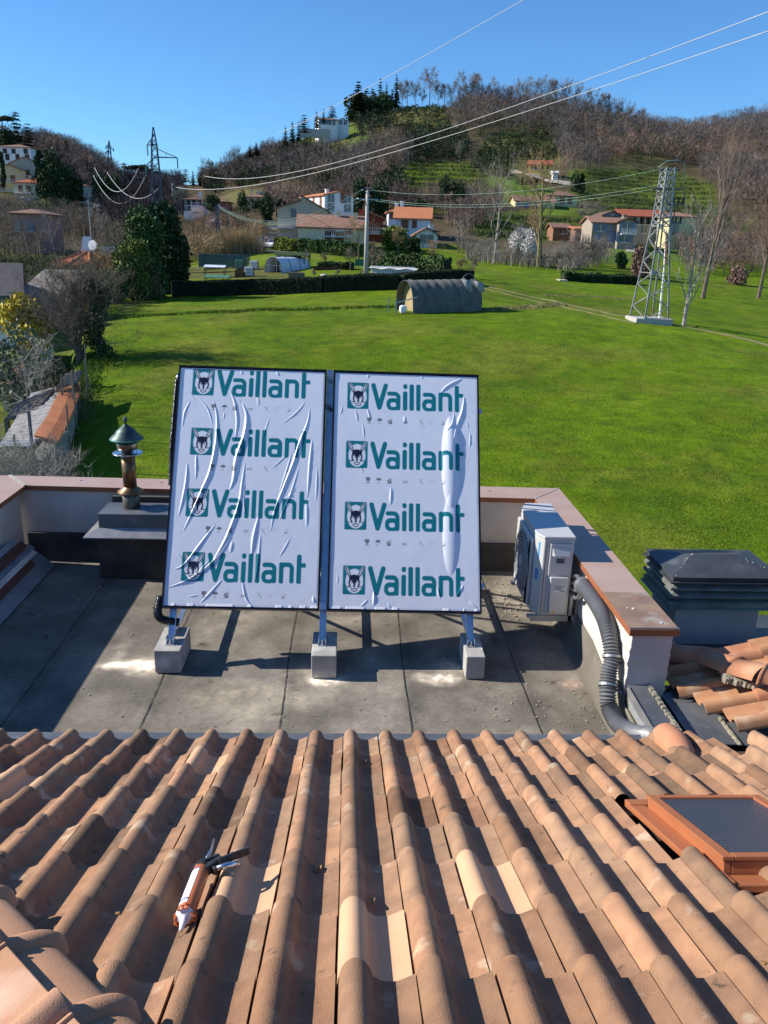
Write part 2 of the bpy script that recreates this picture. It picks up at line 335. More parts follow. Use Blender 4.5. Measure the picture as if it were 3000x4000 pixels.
for k in range(50):
    y = 3.8 + .9 * rng0.random(); mb.box(2.072 + rng0.uniform(-.008, .01), 2.095, y, y + .03, .36, .366 + .014 * rng0.random())
part(mb, 'mortar_bead', 'mortar', kb)

# lower edge flashing + wall under eave
ef = thing('eave_wall', (0, 3.9, 0), 'grey metal flashing strip on a low upstand between the tiled roof and the terrace', 'flashing')
mb = MB(); mb.box(-3.6, 1.93, 3.72, 3.93, .0, .468); part(mb, 'wall', 'bitumen_dark', ef)
mb = MB(); mb.poly([(-3.7, 3.66, .495), (1.93, 3.66, .485), (1.93, 3.975, .478), (-3.7, 3.975, .488)], .004); mb.poly([(-3.7, 3.975, .488), (1.93, 3.975, .478), (1.93, 3.98, .44), (-3.7, 3.98, .44)], .003, (0, 1, 0)); part(mb, 'flashing', 'lead_grey', ef)
mb = MB()
for x in (-.58, 1.2):
    for k in range(14): mb.lathe([(.012, 0), (.01, .005), (0, .007)], (x + rng0.uniform(-.025, .025), 3.95 - .012 * k, .485), 6)
part(mb, 'sealant_blob', 'sealant', ef)
# building below the terrace
hb = thing('own_house', (0, 0, -6), 'rendered body of the house under the roof terrace and the tiled roof', 'house')
mb = MB(); mb.box(-3.585, 2.185, -2.5, 7.895, -6, -.03); part(mb, 'wall', 'render_wall', hb)
mb = MB(); mb.box(2.19, 5.2, -2.5, 5.75, -6, -.25); part(mb, 'side_wall', 'render_wall', hb)

# ================================================================ tiled roof
W = .1913; E = .3575; TS = Vector((0, math.cos(rad(21.8)), -math.sin(rad(21.8)))); TN = Vector((0, math.sin(rad(21.8)), math.cos(rad(21.8))))
TX = Vector((1, 0, 0)); PLV = 1.138
def roofpt(y, n=0.0): return Vector((0, y, CAMZ - PLV - .4 * y)) + TN * n
def tile_profile(n=22):
    pr = []
    for k in range(n + 1):
        x = k / n
        if x < .45: z = .050 * max(0, 1 - ((x - .225) / .225) ** 2) ** .58
        else: t = (x - .45) / .55; z = .0 - .004 * math.sin(math.pi * t) + .013 * max(0, t - .55) / .45
        if x > .39 and x < .55: z += .009 * (1 - abs(x - .47) / .08)
        pr.append((x * .984 * W, z * 1.06))
    return pr
PRF = tile_profile()
def tile_shell(mb, org, s, nrm, xd, L=.395, lift=(.004, .021), th=.018, cols=None, tint=(1, 1, 1), keep=None, prof=PRF, ymix=1.0):
    org = Vector(org); n = len(prof); vs = []
    nt_ = 4
    for j in range(nt_ + 1):
        t = j / nt_; off = lift[0] + (lift[1] - lift[0]) * t
        for x, z in prof: vs.append(org + s * (L * t) + xd * x + nrm * (off + z * ymix))
    o = len(mb.v); mb.smooth = True
    mb.add(vs, [(j * n + k, j * n + k + 1, (j + 1) * n + k + 1, (j + 1) * n + k) for j in range(nt_) for k in range(n - 1)])
    mb.smooth = False
    e1 = vs[nt_ * n:]; e0 = [p - nrm * th for p in e1]
    mb.add(e1 + e0, [(k, k + 1, n + k + 1, n + k) for k in range(n - 1)])
    mb.add([vs[j * n + n - 1] for j in range(nt_ + 1)] + [vs[j * n + n - 1] - nrm * th for j in range(nt_ + 1)], [(j, j + 1, nt_ + 2 + j, nt_ + 1 + j) for j in range(nt_)])
    mb.add([vs[j * n] for j in range(nt_ + 1)] + [vs[j * n] - nrm * th for j in range(nt_ + 1)], [(nt_ + 1 + j, nt_ + 2 + j, j + 1, j) for j in range(nt_)])
    if cols is not None: cols.extend([tint] * (len(mb.v) - o))
def set_tint(o, cols):
    a = o.data.color_attributes.new('tint', 'FLOAT_COLOR', 'POINT'); c = np.ones((len(cols), 4), np.float32); c[:, :3] = cols; a.data.foreach_set('color', c.ravel())
roof = thing('tiled_roof', (0, 2.4, 1.0), 'large weathered terracotta tiled roof slope in the foreground below the camera', 'roof')
mb = MB(); cols = []; NEW = {}
x_e = .029 - .225 * .984 * W
new_cells = {(-2, 5): 1, (0, 6): 2, (2, 5): 3, (-4, 1): 4, (-8, 2): 5}
new_objs = []
for c in range(-19, 18):
    tcol = 0.92 + .16 * rng0.random()
    for r in range(0, 11):
        x0 = x_e + c * W + rng0.uniform(-.003, .003); y1 = 3.775 - .332 * r           # lower end
        if 1.98 < x0 < 2.22 and r == 0: continue
        if 1.05 < x0 < 1.62 and 3 <= r <= 4: continue
        if x0 > 3.1: continue
        if x0 + y1 * 1.28 < 1.20 and y1 < 1.9: continue
        org = roofpt(y1) - TS * .40 + TX * x0
        rot = rng0.uniform(-.006, .006)
        xd = (TX + TS * rot).normalized(); s = (TS - TX * rot).normalized()
        br = (0.70 + .52 * rng0.random()) * tcol; wm = rng0.uniform(-.06, .09)
        if rng0.random() < .12: br *= .72
        tint = (br * (1 + wm), br, br * (1 - wm * .6))
        lf = (.003, .027 + rng0.uniform(-.002, .005))
        if (c, r) in new_cells:
            m2 = MB(); tile_shell(m2, org, s, TN, xd, lift=(.005, .022)); new_objs.append((new_cells[(c, r)], m2))
        else: tile_shell(mb, org, s, TN, xd, lift=lf, cols=cols, tint=tint)
ft = part(mb, 'tile_field', 'tile', roof); set_tint(ft, cols)
lab = {1: 'new cream tile beside the sealant gun', 2: 'new cream tile nearest the bottom edge', 3: 'new cream tile right of the middle', 4: 'small new cream tile high up the slope', 5: 'new cream tile at the left edge'}
for k, m2 in new_objs: o = part(m2, 'new_tile', 'tile_new', roof); o['label'] = lab[k]
mb = MB()   # boarding below the tiles
a = roofpt(.55, -.03); b = roofpt(3.74, -.03)
mb.poly([(-3.6, a.y, a.z), (3.2, a.y, a.z), (3.2, b.y, b.z), (-3.6, b.y, b.z)], .03, -TN); part(mb, 'roof_deck', 'under_dark', roof)
# hip ridge at the lower left of the picture
mb = MB()
h0 = Vector((-1.02, 1.70, 1.44)); h1 = Vector((-.25, .88, 1.76)); hd = (h1 - h0).normalized(); hs = hd.cross(Vector((0, 0, 1))).normalized(); hn = hs.cross(hd)
if hn.z < 0: hn = -hn
side = hs if hs.x > 0 else -hs
def hip_sweep(mb, prof, c0, c1, ts_, sc_, smooth, lift):
    vs = []; n = len(prof)
    for t, k_, l_ in zip(ts_, sc_, lift):
        c = c0.lerp(c1, t)
        for x, z in prof: vs.append(c + side * x * .115 * k_ + hn * (z * .105 * k_ - .02 + l_))
    mb.smooth = smooth; mb.add(vs, [(j * n + k, j * n + k + 1, (j + 1) * n + k + 1, (j + 1) * n + k) for j in range(len(ts_) - 1) for k in range(n - 1)]); mb.smooth = False
    e = vs[:n]; mb.add(e + [p - hn * .02 for p in e], [(k + 1, k, n + k, n + k + 1) for k in range(n - 1)])
    e = vs[-n:]; mb.add(e + [p - hn * .02 for p in e], [(k, k + 1, n + k + 1, n + k) for k in range(n - 1)])
ROLL = [(-.6 + 1.6 * (1 - math.cos(math.pi * k / 14)) / 2, .80 * math.sin(math.pi * min(1, .28 + .72 * k / 14)) ** .7) for k in range(15)]
PLATE = [(-2.3, .30), (-1.00, .88), (-.98, .90), (-.02, 1.08), (.0, 1.07), (.02, .80)]
ts = [-.96, -.64, -.32, 0.0, .30, .62, .95, 1.28]
for i in range(7):
    c0 = h0.lerp(h1, ts[i]); c1 = h0.lerp(h1, ts[i] + .36); m2 = MB(); hip_sweep(m2, ROLL, c0 + hn * .010, c1 - hn * .004, [0, .5, 1], [1, 1, 1], True, [0, 0, 0]); hip_sweep(m2, ROLL, c0 + hn * .010, c1, [-.03, 0, .05, .10, .12], [1.0, 1.16, 1.2, 1.14, 1.0], True, [0, .004, .006, .004, 0])
    o = part(m2, 'hip_tile', 'tile_hip', roof)
    m2 = MB(); hip_sweep(m2, PLATE, c0 + hn * .014, c1 + hn * .002, [0, 1], [1, 1], False, [0, 0]); hip_sweep(m2, PLATE, c0 + hn * .014, c1, [-.06, -.03, .02, .07, .10], [1.0, 1.04, 1.06, 1.04, 1.0], True, [0, .022, .030, .022, 0]); hip_sweep(m2, PLATE, c0 + hn * .014, c1, [.13, .135, .15, .155], [1.0, 1.015, 1.015, 1.0], False, [0, .006, .006, 0])
    o = part(m2, 'hip_plate', 'tile_hip', roof)
# debris on the tiles
def on_roof(u, v, n=.03):
    r = ray(u, v); t = -(PLV - n * 1.077) / (r[2] + .4 * r[1]); p = r * t; return Vector((p[0], p[1], p[2] + CAMZ))
def curl(mb, p, s, seed):
    g = random.Random(seed); vs = []
    for i in range(4):
        for j in range(3): vs.append(p + TS * (i - 1.5) * s * .35 + TX * (j - 1) * s * .3 * (1 - abs(i - 1.5) * .35) + TN * (abs(j - 1) * s * .22 + g.uniform(0, .3) * s))
    mb.add(vs, [(i * 3 + j, i * 3 + j + 1, (i + 1) * 3 + j + 1, (i + 1) * 3 + j) for i in range(3) for j in range(2)])
DR = [(1190, 1767, .04, 'curled brown leaf on the tiles left of the skylight'), (688, 1882, .028, 'reddish broken chip on the tiles right of the sealant gun'), (787, 1649, .025, 'small dry leaf high on the middle tiles'), (1043, 1680, .022, 'tiny dry leaf high on the tiles right of middle'), (803, 1951, .03, 'dark twig scrap on the tiles above the nearest cream tile')]
for i, (u, v, s, lb) in enumerate(DR):
    m2 = MB(); curl(m2, on_roof(u, v, .02), s * 1.4, i + 3); o = m2.build('dry_leaf', 'leaf_dry'); tag(o, lb, 'leaf')
mb = MB()
for k in range(140):
    g = rng0; x = g.uniform(-1.9, 2.0); y = g.uniform(1.3, 3.7); p = roofpt(y, .012) + TX * x; s = g.uniform(.002, .006)
    mb.box(-s, s, -s * .7, s, -s * .5, s * .5, Matrix.Rotation(g.uniform(0, 3), 3, 'Z'), p)
tag(mb.build('roof_grit', 'leaf_dry'), 'fine grit and crumbs scattered over the weathered tiles', 'grit', kind='stuff')

# skylight
sk = thing('roof_window', (1.55, 2.3, 1.25), 'orange framed roof window with patterned wire glass set in the tiles at the right edge', 'roof window')
def rp(x, y, n): p = roofpt(y, n); return (x, p.y, p.z)
def rbox(mb, x0, x1, y0, y1, n0, n1):
    vs = [rp(x, y, n) for n in (n0, n1) for y in (y0, y1) for x in (x0, x1)]
    mb.add(vs, [(0, 2, 3, 1), (4, 5, 7, 6), (0, 1, 5, 4), (2, 6, 7, 3), (0, 4, 6, 2), (1, 3, 7, 5)])
mb = MB(); rbox(mb, 1.155, 1.22, 1.90, 2.60, .03, .055); rbox(mb, 1.155, 1.72, 2.60, 2.66, .03, .06); rbox(mb, 1.115, 1.74, 2.661, 2.86, -.028, -.006); rbox(mb, 1.115, 1.154, 1.90, 2.66, -.028, -.006); rbox(mb, 1.22, 1.70, 1.90, 1.975, .02, .045); rbox(mb, 1.68, 1.72, 1.98, 2.60, .02, .05); part(mb, 'flashing', 'sky_frame', sk, bevel=.004)
mb = MB(); rbox(mb, 1.22, 1.245, 1.98, 2.58, .02, .085); rbox(mb, 1.65, 1.675, 1.98, 2.58, .02, .085); rbox(mb, 1.246, 1.649, 2.555, 2.58, .02, .085); rbox(mb, 1.246, 1.649, 1.98, 2.005, .02, .085); part(mb, 'frame', 'sky_frame', sk, bevel=.003)
mb = MB(); rbox(mb, 1.215, 1.255, 1.975, 2.585, .087, .102); rbox(mb, 1.64, 1.68, 1.975, 2.585, .087, .102); rbox(mb, 1.256, 1.639, 2.555, 2.585, .087, .102); rbox(mb, 1.256, 1.639, 1.975, 2.01, .087, .102); part(mb, 'sash', 'sky_frame', sk, bevel=.003)
def wire_mat():
    m = bpy.data.materials.new('wire_glass'); m.use_nodes = True; n = m.node_tree.nodes; l = m.node_tree.links; b = n['Principled BSDF']
    b.inputs['Base Color'].default_value = (.045, .06, .085, 1); b.inputs['Roughness'].default_value = .22; b.inputs['Specular IOR Level'].default_value = .6
    t = n.new('ShaderNodeTexVoronoi'); t.inputs['Scale'].default_value = 75; t.inputs['Randomness'].default_value = .12; tc = n.new('ShaderNodeTexCoord'); l.new(tc.outputs['Object'], t.inputs['Vector'])
    bp = n.new('ShaderNodeBump'); bp.inputs['Distance'].default_value = .006; bp.inputs['Strength'].default_value = .9; l.new(t.outputs['Distance'], bp.inputs['Height']); l.new(bp.outputs[0], b.inputs['Normal']); MT['wire_glass'] = m
wire_mat()
mb = MB(); rbox(mb, 1.25, 1.645, 2.0, 2.56, .075, .093); part(mb, 'pane', 'wire_glass', sk)
mb = MB(); rbox(mb, 1.42, 1.66, 1.90, 1.97, .05, .08); part(mb, 'hinge_bar', 'gun_black', sk, bevel=.004)
mb = MB(); rbox(mb, 1.405, 1.42, 1.92, 1.97, .06, .10); mb.lathe([(.006, 0), (.006, .01)], rp(1.412, 1.95, .10), 8); part(mb, 'hinge', 'steel', sk)

# hose cap tile
hc = thing('vent_tile', (1.79, 3.6, .68), 'smooth terracotta hooded tile on the eave that takes in the grey hose', 'roof tile')
mb = MB(); mb.smooth = True; vs = []
nu, nv = 20, 14
ctr = Vector((1.795, 3.62, .625)); ax = (Vector((1.84, 3.83, .62)) - Vector((1.79, 3.30, .74))).normalized()
sidev = ax.cross(Vector((0, 0, 1))).normalized(); upv = sidev.cross(ax)
for i in range(nv + 1):
    t = i / nv; 
    d = -.20 + .36 * t
    r = .092 * math.sqrt(max(0.02, 1 - (max(0, -(t - .62)) / .62) ** 2.2)) * (1.0 if t < .75 else 1.0 - .10 * ((t - .75) / .25))
    for k in range(nu):
        a = 2 * math.pi * k / nu; vs.append(ctr + ax * d + sidev * math.cos(a) * r * .98 + upv * (math.sin(a) * r * (1.0 if math.sin(a) > 0 else .9) + .01))
mb.add(vs, [(i * nu + k, (i + 1) * nu + k, (i + 1) * nu + (k + 1) % nu, i * nu + (k + 1) % nu) for i in range(nv) for k in range(nu)] + [tuple(range(nu))])
part(mb, 'hood', 'terracotta_smooth', hc)


# ================================================================ corrugated hose
hp = [((690, 690), .69), ((738, 755), .70), ((797, 850), .68), ((822, 950), .61), ((817, 1060), .50), ((800, 1150), .40), ((792, 1250), .30), ((803, 1335), .215), ((850, 1420), .19), ((930, 1470), .26), ((1010, 1490), .42), ((1055, 1500), .58)]
pts = []
for (a, b), z in hp:
    u, v = (a / 1.3825 + 1800) / K, (b / 1.3825 + 1800) / K; q = Pz(u, v, z); pts.append(Vector((min(q[0], 1.855), q[1], q[2])))
pts.insert(0, pts[0] + Vector((.0, .10, -.01)))
def spline(pts, n):
    out = []; N = len(pts)
    for i in range(N - 1):
        p0, p1, p2, p3 = pts[max(i - 1, 0)], pts[i], pts[i + 1], pts[min(i + 2, N - 1)]
        for k in range(n):
            t = k / n; out.append(.5 * ((2 * p1) + (p2 - p0) * t + (2 * p0 - 5 * p1 + 4 * p2 - p3) * t * t + (-p0 + 3 * p1 - 3 * p2 + p3) * t ** 3))
    out.append(pts[-1]); return out
def resample(pts, step):
    out = [pts[0]]; acc = 0
    for a, b in zip(pts[:-1], pts[1:]):
        d = (b - a).length; t = step - acc
        while t <= d: out.append(a.lerp(b, t / d)); t += step
        acc = d - (t - step)
    return out
hs_ = resample(spline(pts, 24), .0112)
hose = thing('corrugated_hose', tuple(pts[0]), 'thick dark grey corrugated hose running down the white wall and across to the roof tiles', 'hose')
mb = MB(); mb.smooth = False
mb.path(hs_, [.061 if i % 2 else .046 for i in range(len(hs_))], 24); part(mb, 'hose_tube', 'hose_grey', hose)
mb = MB(); mb.smooth = True; mb.path([hs_[0], hs_[4], hs_[5]], [.066, .066, .062], 20); part(mb, 'end_collar', 'hose_grey', hose)
for frac in (.40, .49):
    i = int(len(hs_) * frac); c = hs_[i]; d = (hs_[i + 1] - hs_[i - 1]).normalized(); s1 = Vector((1, 0, 0)); s1 = (s1 - d * s1.dot(d)).normalized(); s2 = d.cross(s1)
    mb = MB(); R_ = .064
    ang = [math.pi * (.0) + 2 * math.pi * k / 22 for k in range(23)]
    ring = [c + s1 * math.cos(a) * R_ + s2 * math.sin(a) * R_ for a in ang]
    for a_, b_ in zip(ring[:-1], ring[1:]): mb.bar(a_, b_, .003, .018, up=d)
    mb.bar(c + s1 * R_ * .6 - s2 * R_ * .85, Vector((1.918, c.y - .03, c.z - .045)), .004, .018, up=d)
    part(mb, 'strap', 'galv', hose)
# foil pipes from the outdoor unit
# ================================================================ outdoor air conditioner
ac = thing('air_conditioner', (1.68, 6.33, .28), 'white outdoor air conditioning unit on wall brackets by the right parapet', 'air conditioner')
X0, X1, Y0, Y1, Z0, Z1 = 1.535, 1.83, 5.93, 6.80, .30, 1.0
def pl(poly, y0, y1, mb):   # prism along y from xz polygon
    n = len(poly); mb.add([(x, y0, z) for x, z in poly] + [(x, y1, z) for x, z in poly], [tuple(range(n)), tuple(range(2 * n - 1, n - 1, -1))] + [(i, i + n, (i + 1) % n + n, (i + 1) % n) for i in range(n)])
mb = MB()
# plan: chamfered fan side
plan = [(X0 + .05, Y0), (X1, Y0), (X1, Y1), (X0 + .07, Y1), (X0, Y1 - .16), (X0, Y0 + .10)]
n = len(plan); vs = [(x, y, z) for z in (Z0, Z1 - .03) for x, y in plan]
mb.add(vs, [tuple(range(n - 1, -1, -1)), tuple(range(n, 2 * n))] + [(i, (i + 1) % n, (i + 1) % n + n, i + n) for i in range(n)]); part(mb, 'casing', 'ac_white', ac, bevel=.008)
mb = MB(); pl2 = [(X0 + .045, Y0 - .006), (X1 + .006, Y0 - .006), (X1 + .006, Y1 + .006), (X0 + .065, Y1 + .006), (X0 + .0, Y1 - .16), (X0 + .0, Y0 + .09)]
vs = [(x, y, z) for z in (Z1 - .028, Z1) for x, y in pl2]; mb.add(vs, [tuple(range(n - 1, -1, -1)), tuple(range(n, 2 * n))] + [(i, (i + 1) % n, (i + 1) % n + n, i + n) for i in range(n)]); part(mb, 'top_cover', 'ac_white', ac, bevel=.006)
mb = MB(); mb.box(X0 - .030, X0 + .001, Y0 + .13, Y1 - .17, Z0 + .03, Z1 - .07); part(mb, 'front_panel', 'ac_white', ac, bevel=.012)
mb = MB(); mb.lathe([(.27, 0), (.27, .004), (0, .004)], (X0 - .030, Y0 + .40, .63), 40, (-1, 0, 0)); fan = part(mb, 'fan_grille', 'ac_grille', ac)
mb = MB()
for r in (.05, .085, .12, .155, .19, .225, .262):
    pts_ = [(X0 - .037, Y0 + .40 + r * math.cos(a), .63 + r * math.sin(a)) for a in [2 * math.pi * k / 40 for k in range(41)]]; mb.path(pts_, .0035, 4)
for k in range(12):
    a = 2 * math.pi * k / 12; mb.path([(X0 - .037, Y0 + .40 + .03 * math.cos(a), .63 + .03 * math.sin(a)), (X0 - .036, Y0 + .40 + .27 * math.cos(a), .63 + .27 * math.sin(a))], .0035, 4)
mb.build('guard_ring', 'ac_white', fan)
mb = MB(); mb.lathe([(.045, 0), (.045, .012), (.03, .018), (0, .018)], (X0 - .032, Y0 + .40, .63), 20, (-1, 0, 0)); mb.build('hub', 'ac_white', fan)
mb = MB()   # front louvre block nearest the camera
for k in range(30): mb.box(X0 - .036, X0 - .0305, Y0 + .14, Y0 + .19, .34 + k * .019, .350 + k * .019); part(mb, 'louvre', 'ac_grille', ac)
mb = MB(); mb.poly([(X0 + .012, Y0 + .085, .93), (X0 + .03, Y0 + .048, .93), (X0 + .03, Y0 + .048, .80), (X0 + .012, Y0 + .085, .73)], .004, (-1, -1, 0)); mb.poly([(X0 + .014, Y0 + .08, .70), (X0 + .032, Y0 + .044, .70), (X0 + .032, Y0 + .044, .60), (X0 + .014, Y0 + .08, .60)], .004, (-1, -1, 0)); part(mb, 'badge', 'ac_blue', ac)
# service cover on the near side
mb = MB(); mb.box(1.632, 1.812, Y0 - .016, Y0 + .001, .325, .945); cv = part(mb, 'service_cover', 'ac_white', ac, bevel=.008)
mb = MB(); pl([(1.648, .66), (1.80, .66), (1.80, .335), (1.66, .335)], Y0 - .045, Y0 - .014, mb); mb.build('valve_box', 'ac_white', cv, bevel=.010)
mb = MB(); mb.add([(1.65, Y0 - .018, .91), (1.80, Y0 - .018, .91), (1.785, Y0 - .043, .845), (1.67, Y0 - .043, .845), (1.65, Y0 - .018, .84), (1.80, Y0 - .018, .84)], [(0, 3, 2, 1), (0, 4, 3), (1, 2, 5), (3, 4, 5, 2)]); mb.build('hood', 'ac_white', cv)
mb = MB(); mb.box(1.69, 1.755, Y0 - .021, Y0 - .015, .775, .815); mb.build('handle', 'ac_grille', cv, bevel=.002)
mb = MB(); mb.box(1.69, 1.785, Y0 - .048, Y0 - .0455, .53, .595); lb = mb.build('rating_label', 'label_white', cv)
mb = MB()
for k in range(6): mb.box(1.693, 1.693 + (.085 if k < 2 else .05 + .03 * (k % 2)), Y0 - .0495, Y0 - .0485, .586 - k * .007, .5885 - k * .007)
for k in range(4): mb.box(1.735 + k * .012, 1.742 + k * .012, Y0 - .0495, Y0 - .0485, .537, .545)
mb.build('label_print', 'ink', lb)
mb = MB(); mb.poly([(1.683, Y0 - .0465, .345), (1.713, Y0 - .0465, .345), (1.698, Y0 - .0465, .372)], .002, (0, 1, 0)); wt = mb.build('warning_sign', 'warn_yellow', cv)
mb = MB(); mb.poly([(1.695, Y0 - .0475, .349), (1.701, Y0 - .0475, .349), (1.699, Y0 - .0475, .364)], .0005, (0, 1, 0)); mb.build('warning_mark', 'ink', wt)
for x, z in ((1.65, .957), (1.80, .957), (1.61, .86), (1.61, .60), (1.60, .42)):
    mb = MB(); mb.lathe([(.005, 0), (.004, .003), (0, .003)], (x, Y0 - .0005, z), 8, (0, -1, 0)); part(mb, 'screw', 'steel', ac)
mb = MB(); mb.box(1.60, 1.605, Y0 - .004, Y0 + .0, .31, .95); part(mb, 'panel_joint', 'ac_grille', ac)
mb = MB(); mb.box(X0 - .005, X1 + .07, Y0 + .0, Y0 + .035, .245, .298); mb.box(X0 - .005, X1 + .07, Y1 - .12, Y1 - .08, .245, .298); mb.box(X0 + .06, X1 - .02, Y0 + .035, Y1 - .12, .27, .298); mb.box(X0 - .035, X0 + .02, Y0 - .01, Y0 + .04, .275, .297); mb.box(X0 - .04, X0 + .02, Y1 - .2, Y1 - .15, .275, .297); mb.box(X1 + .012, X1 + .04, Y0 + .0, Y0 + .02, .245, .50); mb.box(X1 + .072, X1 + .09, Y0 - .0, Y0 + .035, .2, .5); part(mb, 'bracket', 'galv', ac)
for k, z in enumerate((.60, .555, .51, .465)):
    t = thing('foil_pipe', (1.83, 6.0, z), ['topmost of four silver wrapped pipes between the air conditioner and the hose', 'second silver wrapped pipe from the top beside the air conditioner', 'third silver wrapped pipe from the top beside the air conditioner', 'lowest silver wrapped pipe beside the air conditioner'][k], 'pipe', 'silver pipes entering the hose')
    mb = MB(); mb.smooth = True
    e = pts[0] + Vector((.0, .02, .0)) + Vector((.018 * (1 if k % 2 else -1), 0, .018 * (1 if k < 2 else -1)))
    pp = spline([Vector((1.80, 6.02, z)), Vector((1.835, 6.0 - .01 * k, z + .02)), Vector((1.862, 5.86 - .02 * k, z + .055 + .02 * (3 - k) * .5)), e], 8)
    mb.path(pp, [.016 + .0018 * (i % 2) for i in range(len(pp))], 8); part(mb, 'wrap', 'foil', t)

# ================================================================ chimney at right
ch = thing('chimney', (3.13, 6.3, -.1), 'wide rendered chimney with a dark louvred metal cowl beyond the right parapet', 'chimney')
mb = MB(); mb.box(2.78, 3.50, 6.0, 6.52, -.35, .40); part(mb, 'stack', 'lilac_render', ch)
cw_ = thing_c = None
def frustum(mb, a, b, z0, z1):
    vs = [(a[0], a[2], z0), (a[1], a[2], z0), (a[1], a[3], z0), (a[0], a[3], z0), (b[0], b[2], z1), (b[1], b[2], z1), (b[1], b[3], z1), (b[0], b[3], z1)]
    mb.add(vs, [(0, 1, 5, 4), (1, 2, 6, 5), (2, 3, 7, 6), (3, 0, 4, 7), (4, 5, 6, 7), (3, 2, 1, 0)])
mb = MB(); frustum(mb, (2.655, 3.61, 5.90, 6.56), (2.68, 3.59, 5.92, 6.54), .375, .385); frustum(mb, (2.68, 3.59, 5.92, 6.54), (2.68, 3.59, 5.92, 6.54), .3855, .43); frustum(mb, (2.68, 3.59, 5.92, 6.54), (2.76, 3.51, 5.99, 6.47), .4305, .465); part(mb, 'cowl_base', 'grey_green_metal', ch)
for z in (.475, .545):
    mb = MB(); frustum(mb, (2.67, 3.60, 5.91, 6.55), (2.67, 3.60, 5.91, 6.55), z, z + .022); frustum(mb, (2.67, 3.60, 5.91, 6.55), (2.76, 3.51, 5.99, 6.47), z + .0222, z + .062); part(mb, 'louvre', 'grey_green_metal', ch)
mb = MB(); mb.box(2.79, 3.48, 6.02, 6.44, .40, .64); part(mb, 'core', 'under_dark', ch)
mb = MB(); frustum(mb, (2.655, 3.62, 5.89, 6.56), (2.655, 3.62, 5.89, 6.56), .612, .625); frustum(mb, (2.68, 3.60, 5.92, 6.54), (2.68, 3.60, 5.92, 6.54), .6252, .665)
mb.add([(2.665, 5.905, .666), (3.615, 5.905, .666), (3.615, 6.555, .666), (2.665, 6.555, .666), (2.95, 6.23, .745), (3.33, 6.23, .745)], [(0, 1, 5, 4), (1, 2, 5), (2, 3, 4, 5), (3, 0, 4)]); cp = part(mb, 'cowl_roof', 'dark_metal', ch)
for k in range(20):
    mb = MB(); t = rng0.random(); p = Vector((2.69, 5.93, .672)).lerp(Vector((2.95, 6.23, .748)), t) if k % 2 else Vector((3.33, 6.23, .748)).lerp(Vector((3.6, 5.92, .672)), t)
    mb.lathe([(.006, 0), (0, .004)], p + Vector((rng0.uniform(-.03, .03), rng0.uniform(-.02, .02), -.001)), 5); mb.build('rivet', 'chalk', cp)

# side roof (right), slopes down to the left into a lead valley
sr = thing('side_roof', (3.0, 4.6, .2), 'orange terracotta tiled roof at the right beyond the kerb with lead valley, mortar and ridge tiles', 'roof')
SS = Vector((-1, 0, -.27)).normalized(); SN = Vector((-.27, 0, 1)).normalized(); SX = Vector((0, 1, 0))
mb = MB(); cols = []
for c in range(-6, 3):
    yb = 4.42 + c * .235
    xl = 2.24 + .36 * max(0, (4.75 - yb)) * 1.0 if yb > 4.2 else 2.24 + .36 * .55 + (4.2 - yb) * 1.3
    if c == 2: xl = 2.27
    for k in range(9):
        xr = xl + .335 * (k + 1)
        if xr > 5.0: break
        org = Vector((xr + .05, yb + rng0.uniform(-.004, .004), .285 + .27 * (xr + .05 - 2.25)))
        br = .8 + .4 * rng0.random(); tile_shell(mb, org, SS, SN, SX, L=.385, lift=(.004, .022), cols=cols, tint=(br, br * rng0.uniform(.92, 1.05), br * .98), prof=[(x * 1.2, z * 1.1) for x, z in PRF])
stf = part(mb, 'tile_field', 'tile_side', sr); set_tint(stf, cols)
mb = MB(); mb.poly([(2.22, 2.9, .10), (5.2, 2.9, .92), (5.2, 5.4, .92), (2.7, 5.4, .24), (2.24, 4.9, .12)], .03); part(mb, 'roof_deck', 'under_dark', sr)
def zp(a, b, z): return Pz((a / 2.37 + 2300) / K, (b / 2.37 + 2300) / K, z)
mb = MB(); mb.poly([zp(668, 972, .275), zp(980, 1440, .275), zp(1420, 1440, .272), zp(1750, 1500, .28), zp(1750, 1300, .28), zp(1300, 1180, .285), zp(900, 960, .275), zp(800, 940, .275)][::-1], .006); part(mb, 'valley_sheet', 'lead_grey', sr)
mb = MB()
for k in range(60):
    t = k / 59; a = 1215 + 180 * t; b = 1195 + 235 * t; p = Vector(zp(a, b, .283)); mb.lathe([(.018 * rng0.uniform(.6, 1.3), -.004), (.01, .006), (0, .009)], p, 6)
for k in range(160):
    t = rng0.random(); p = Vector(zp(1260 + 420 * t, 800 + 75 * t + rng0.uniform(-38, 30), .50)); mb.lathe([(.028 * rng0.uniform(.6, 1.3), -.03), (.02, .006), (0, .012)], p, 6)
part(mb, 'mortar', 'mortar', sr)
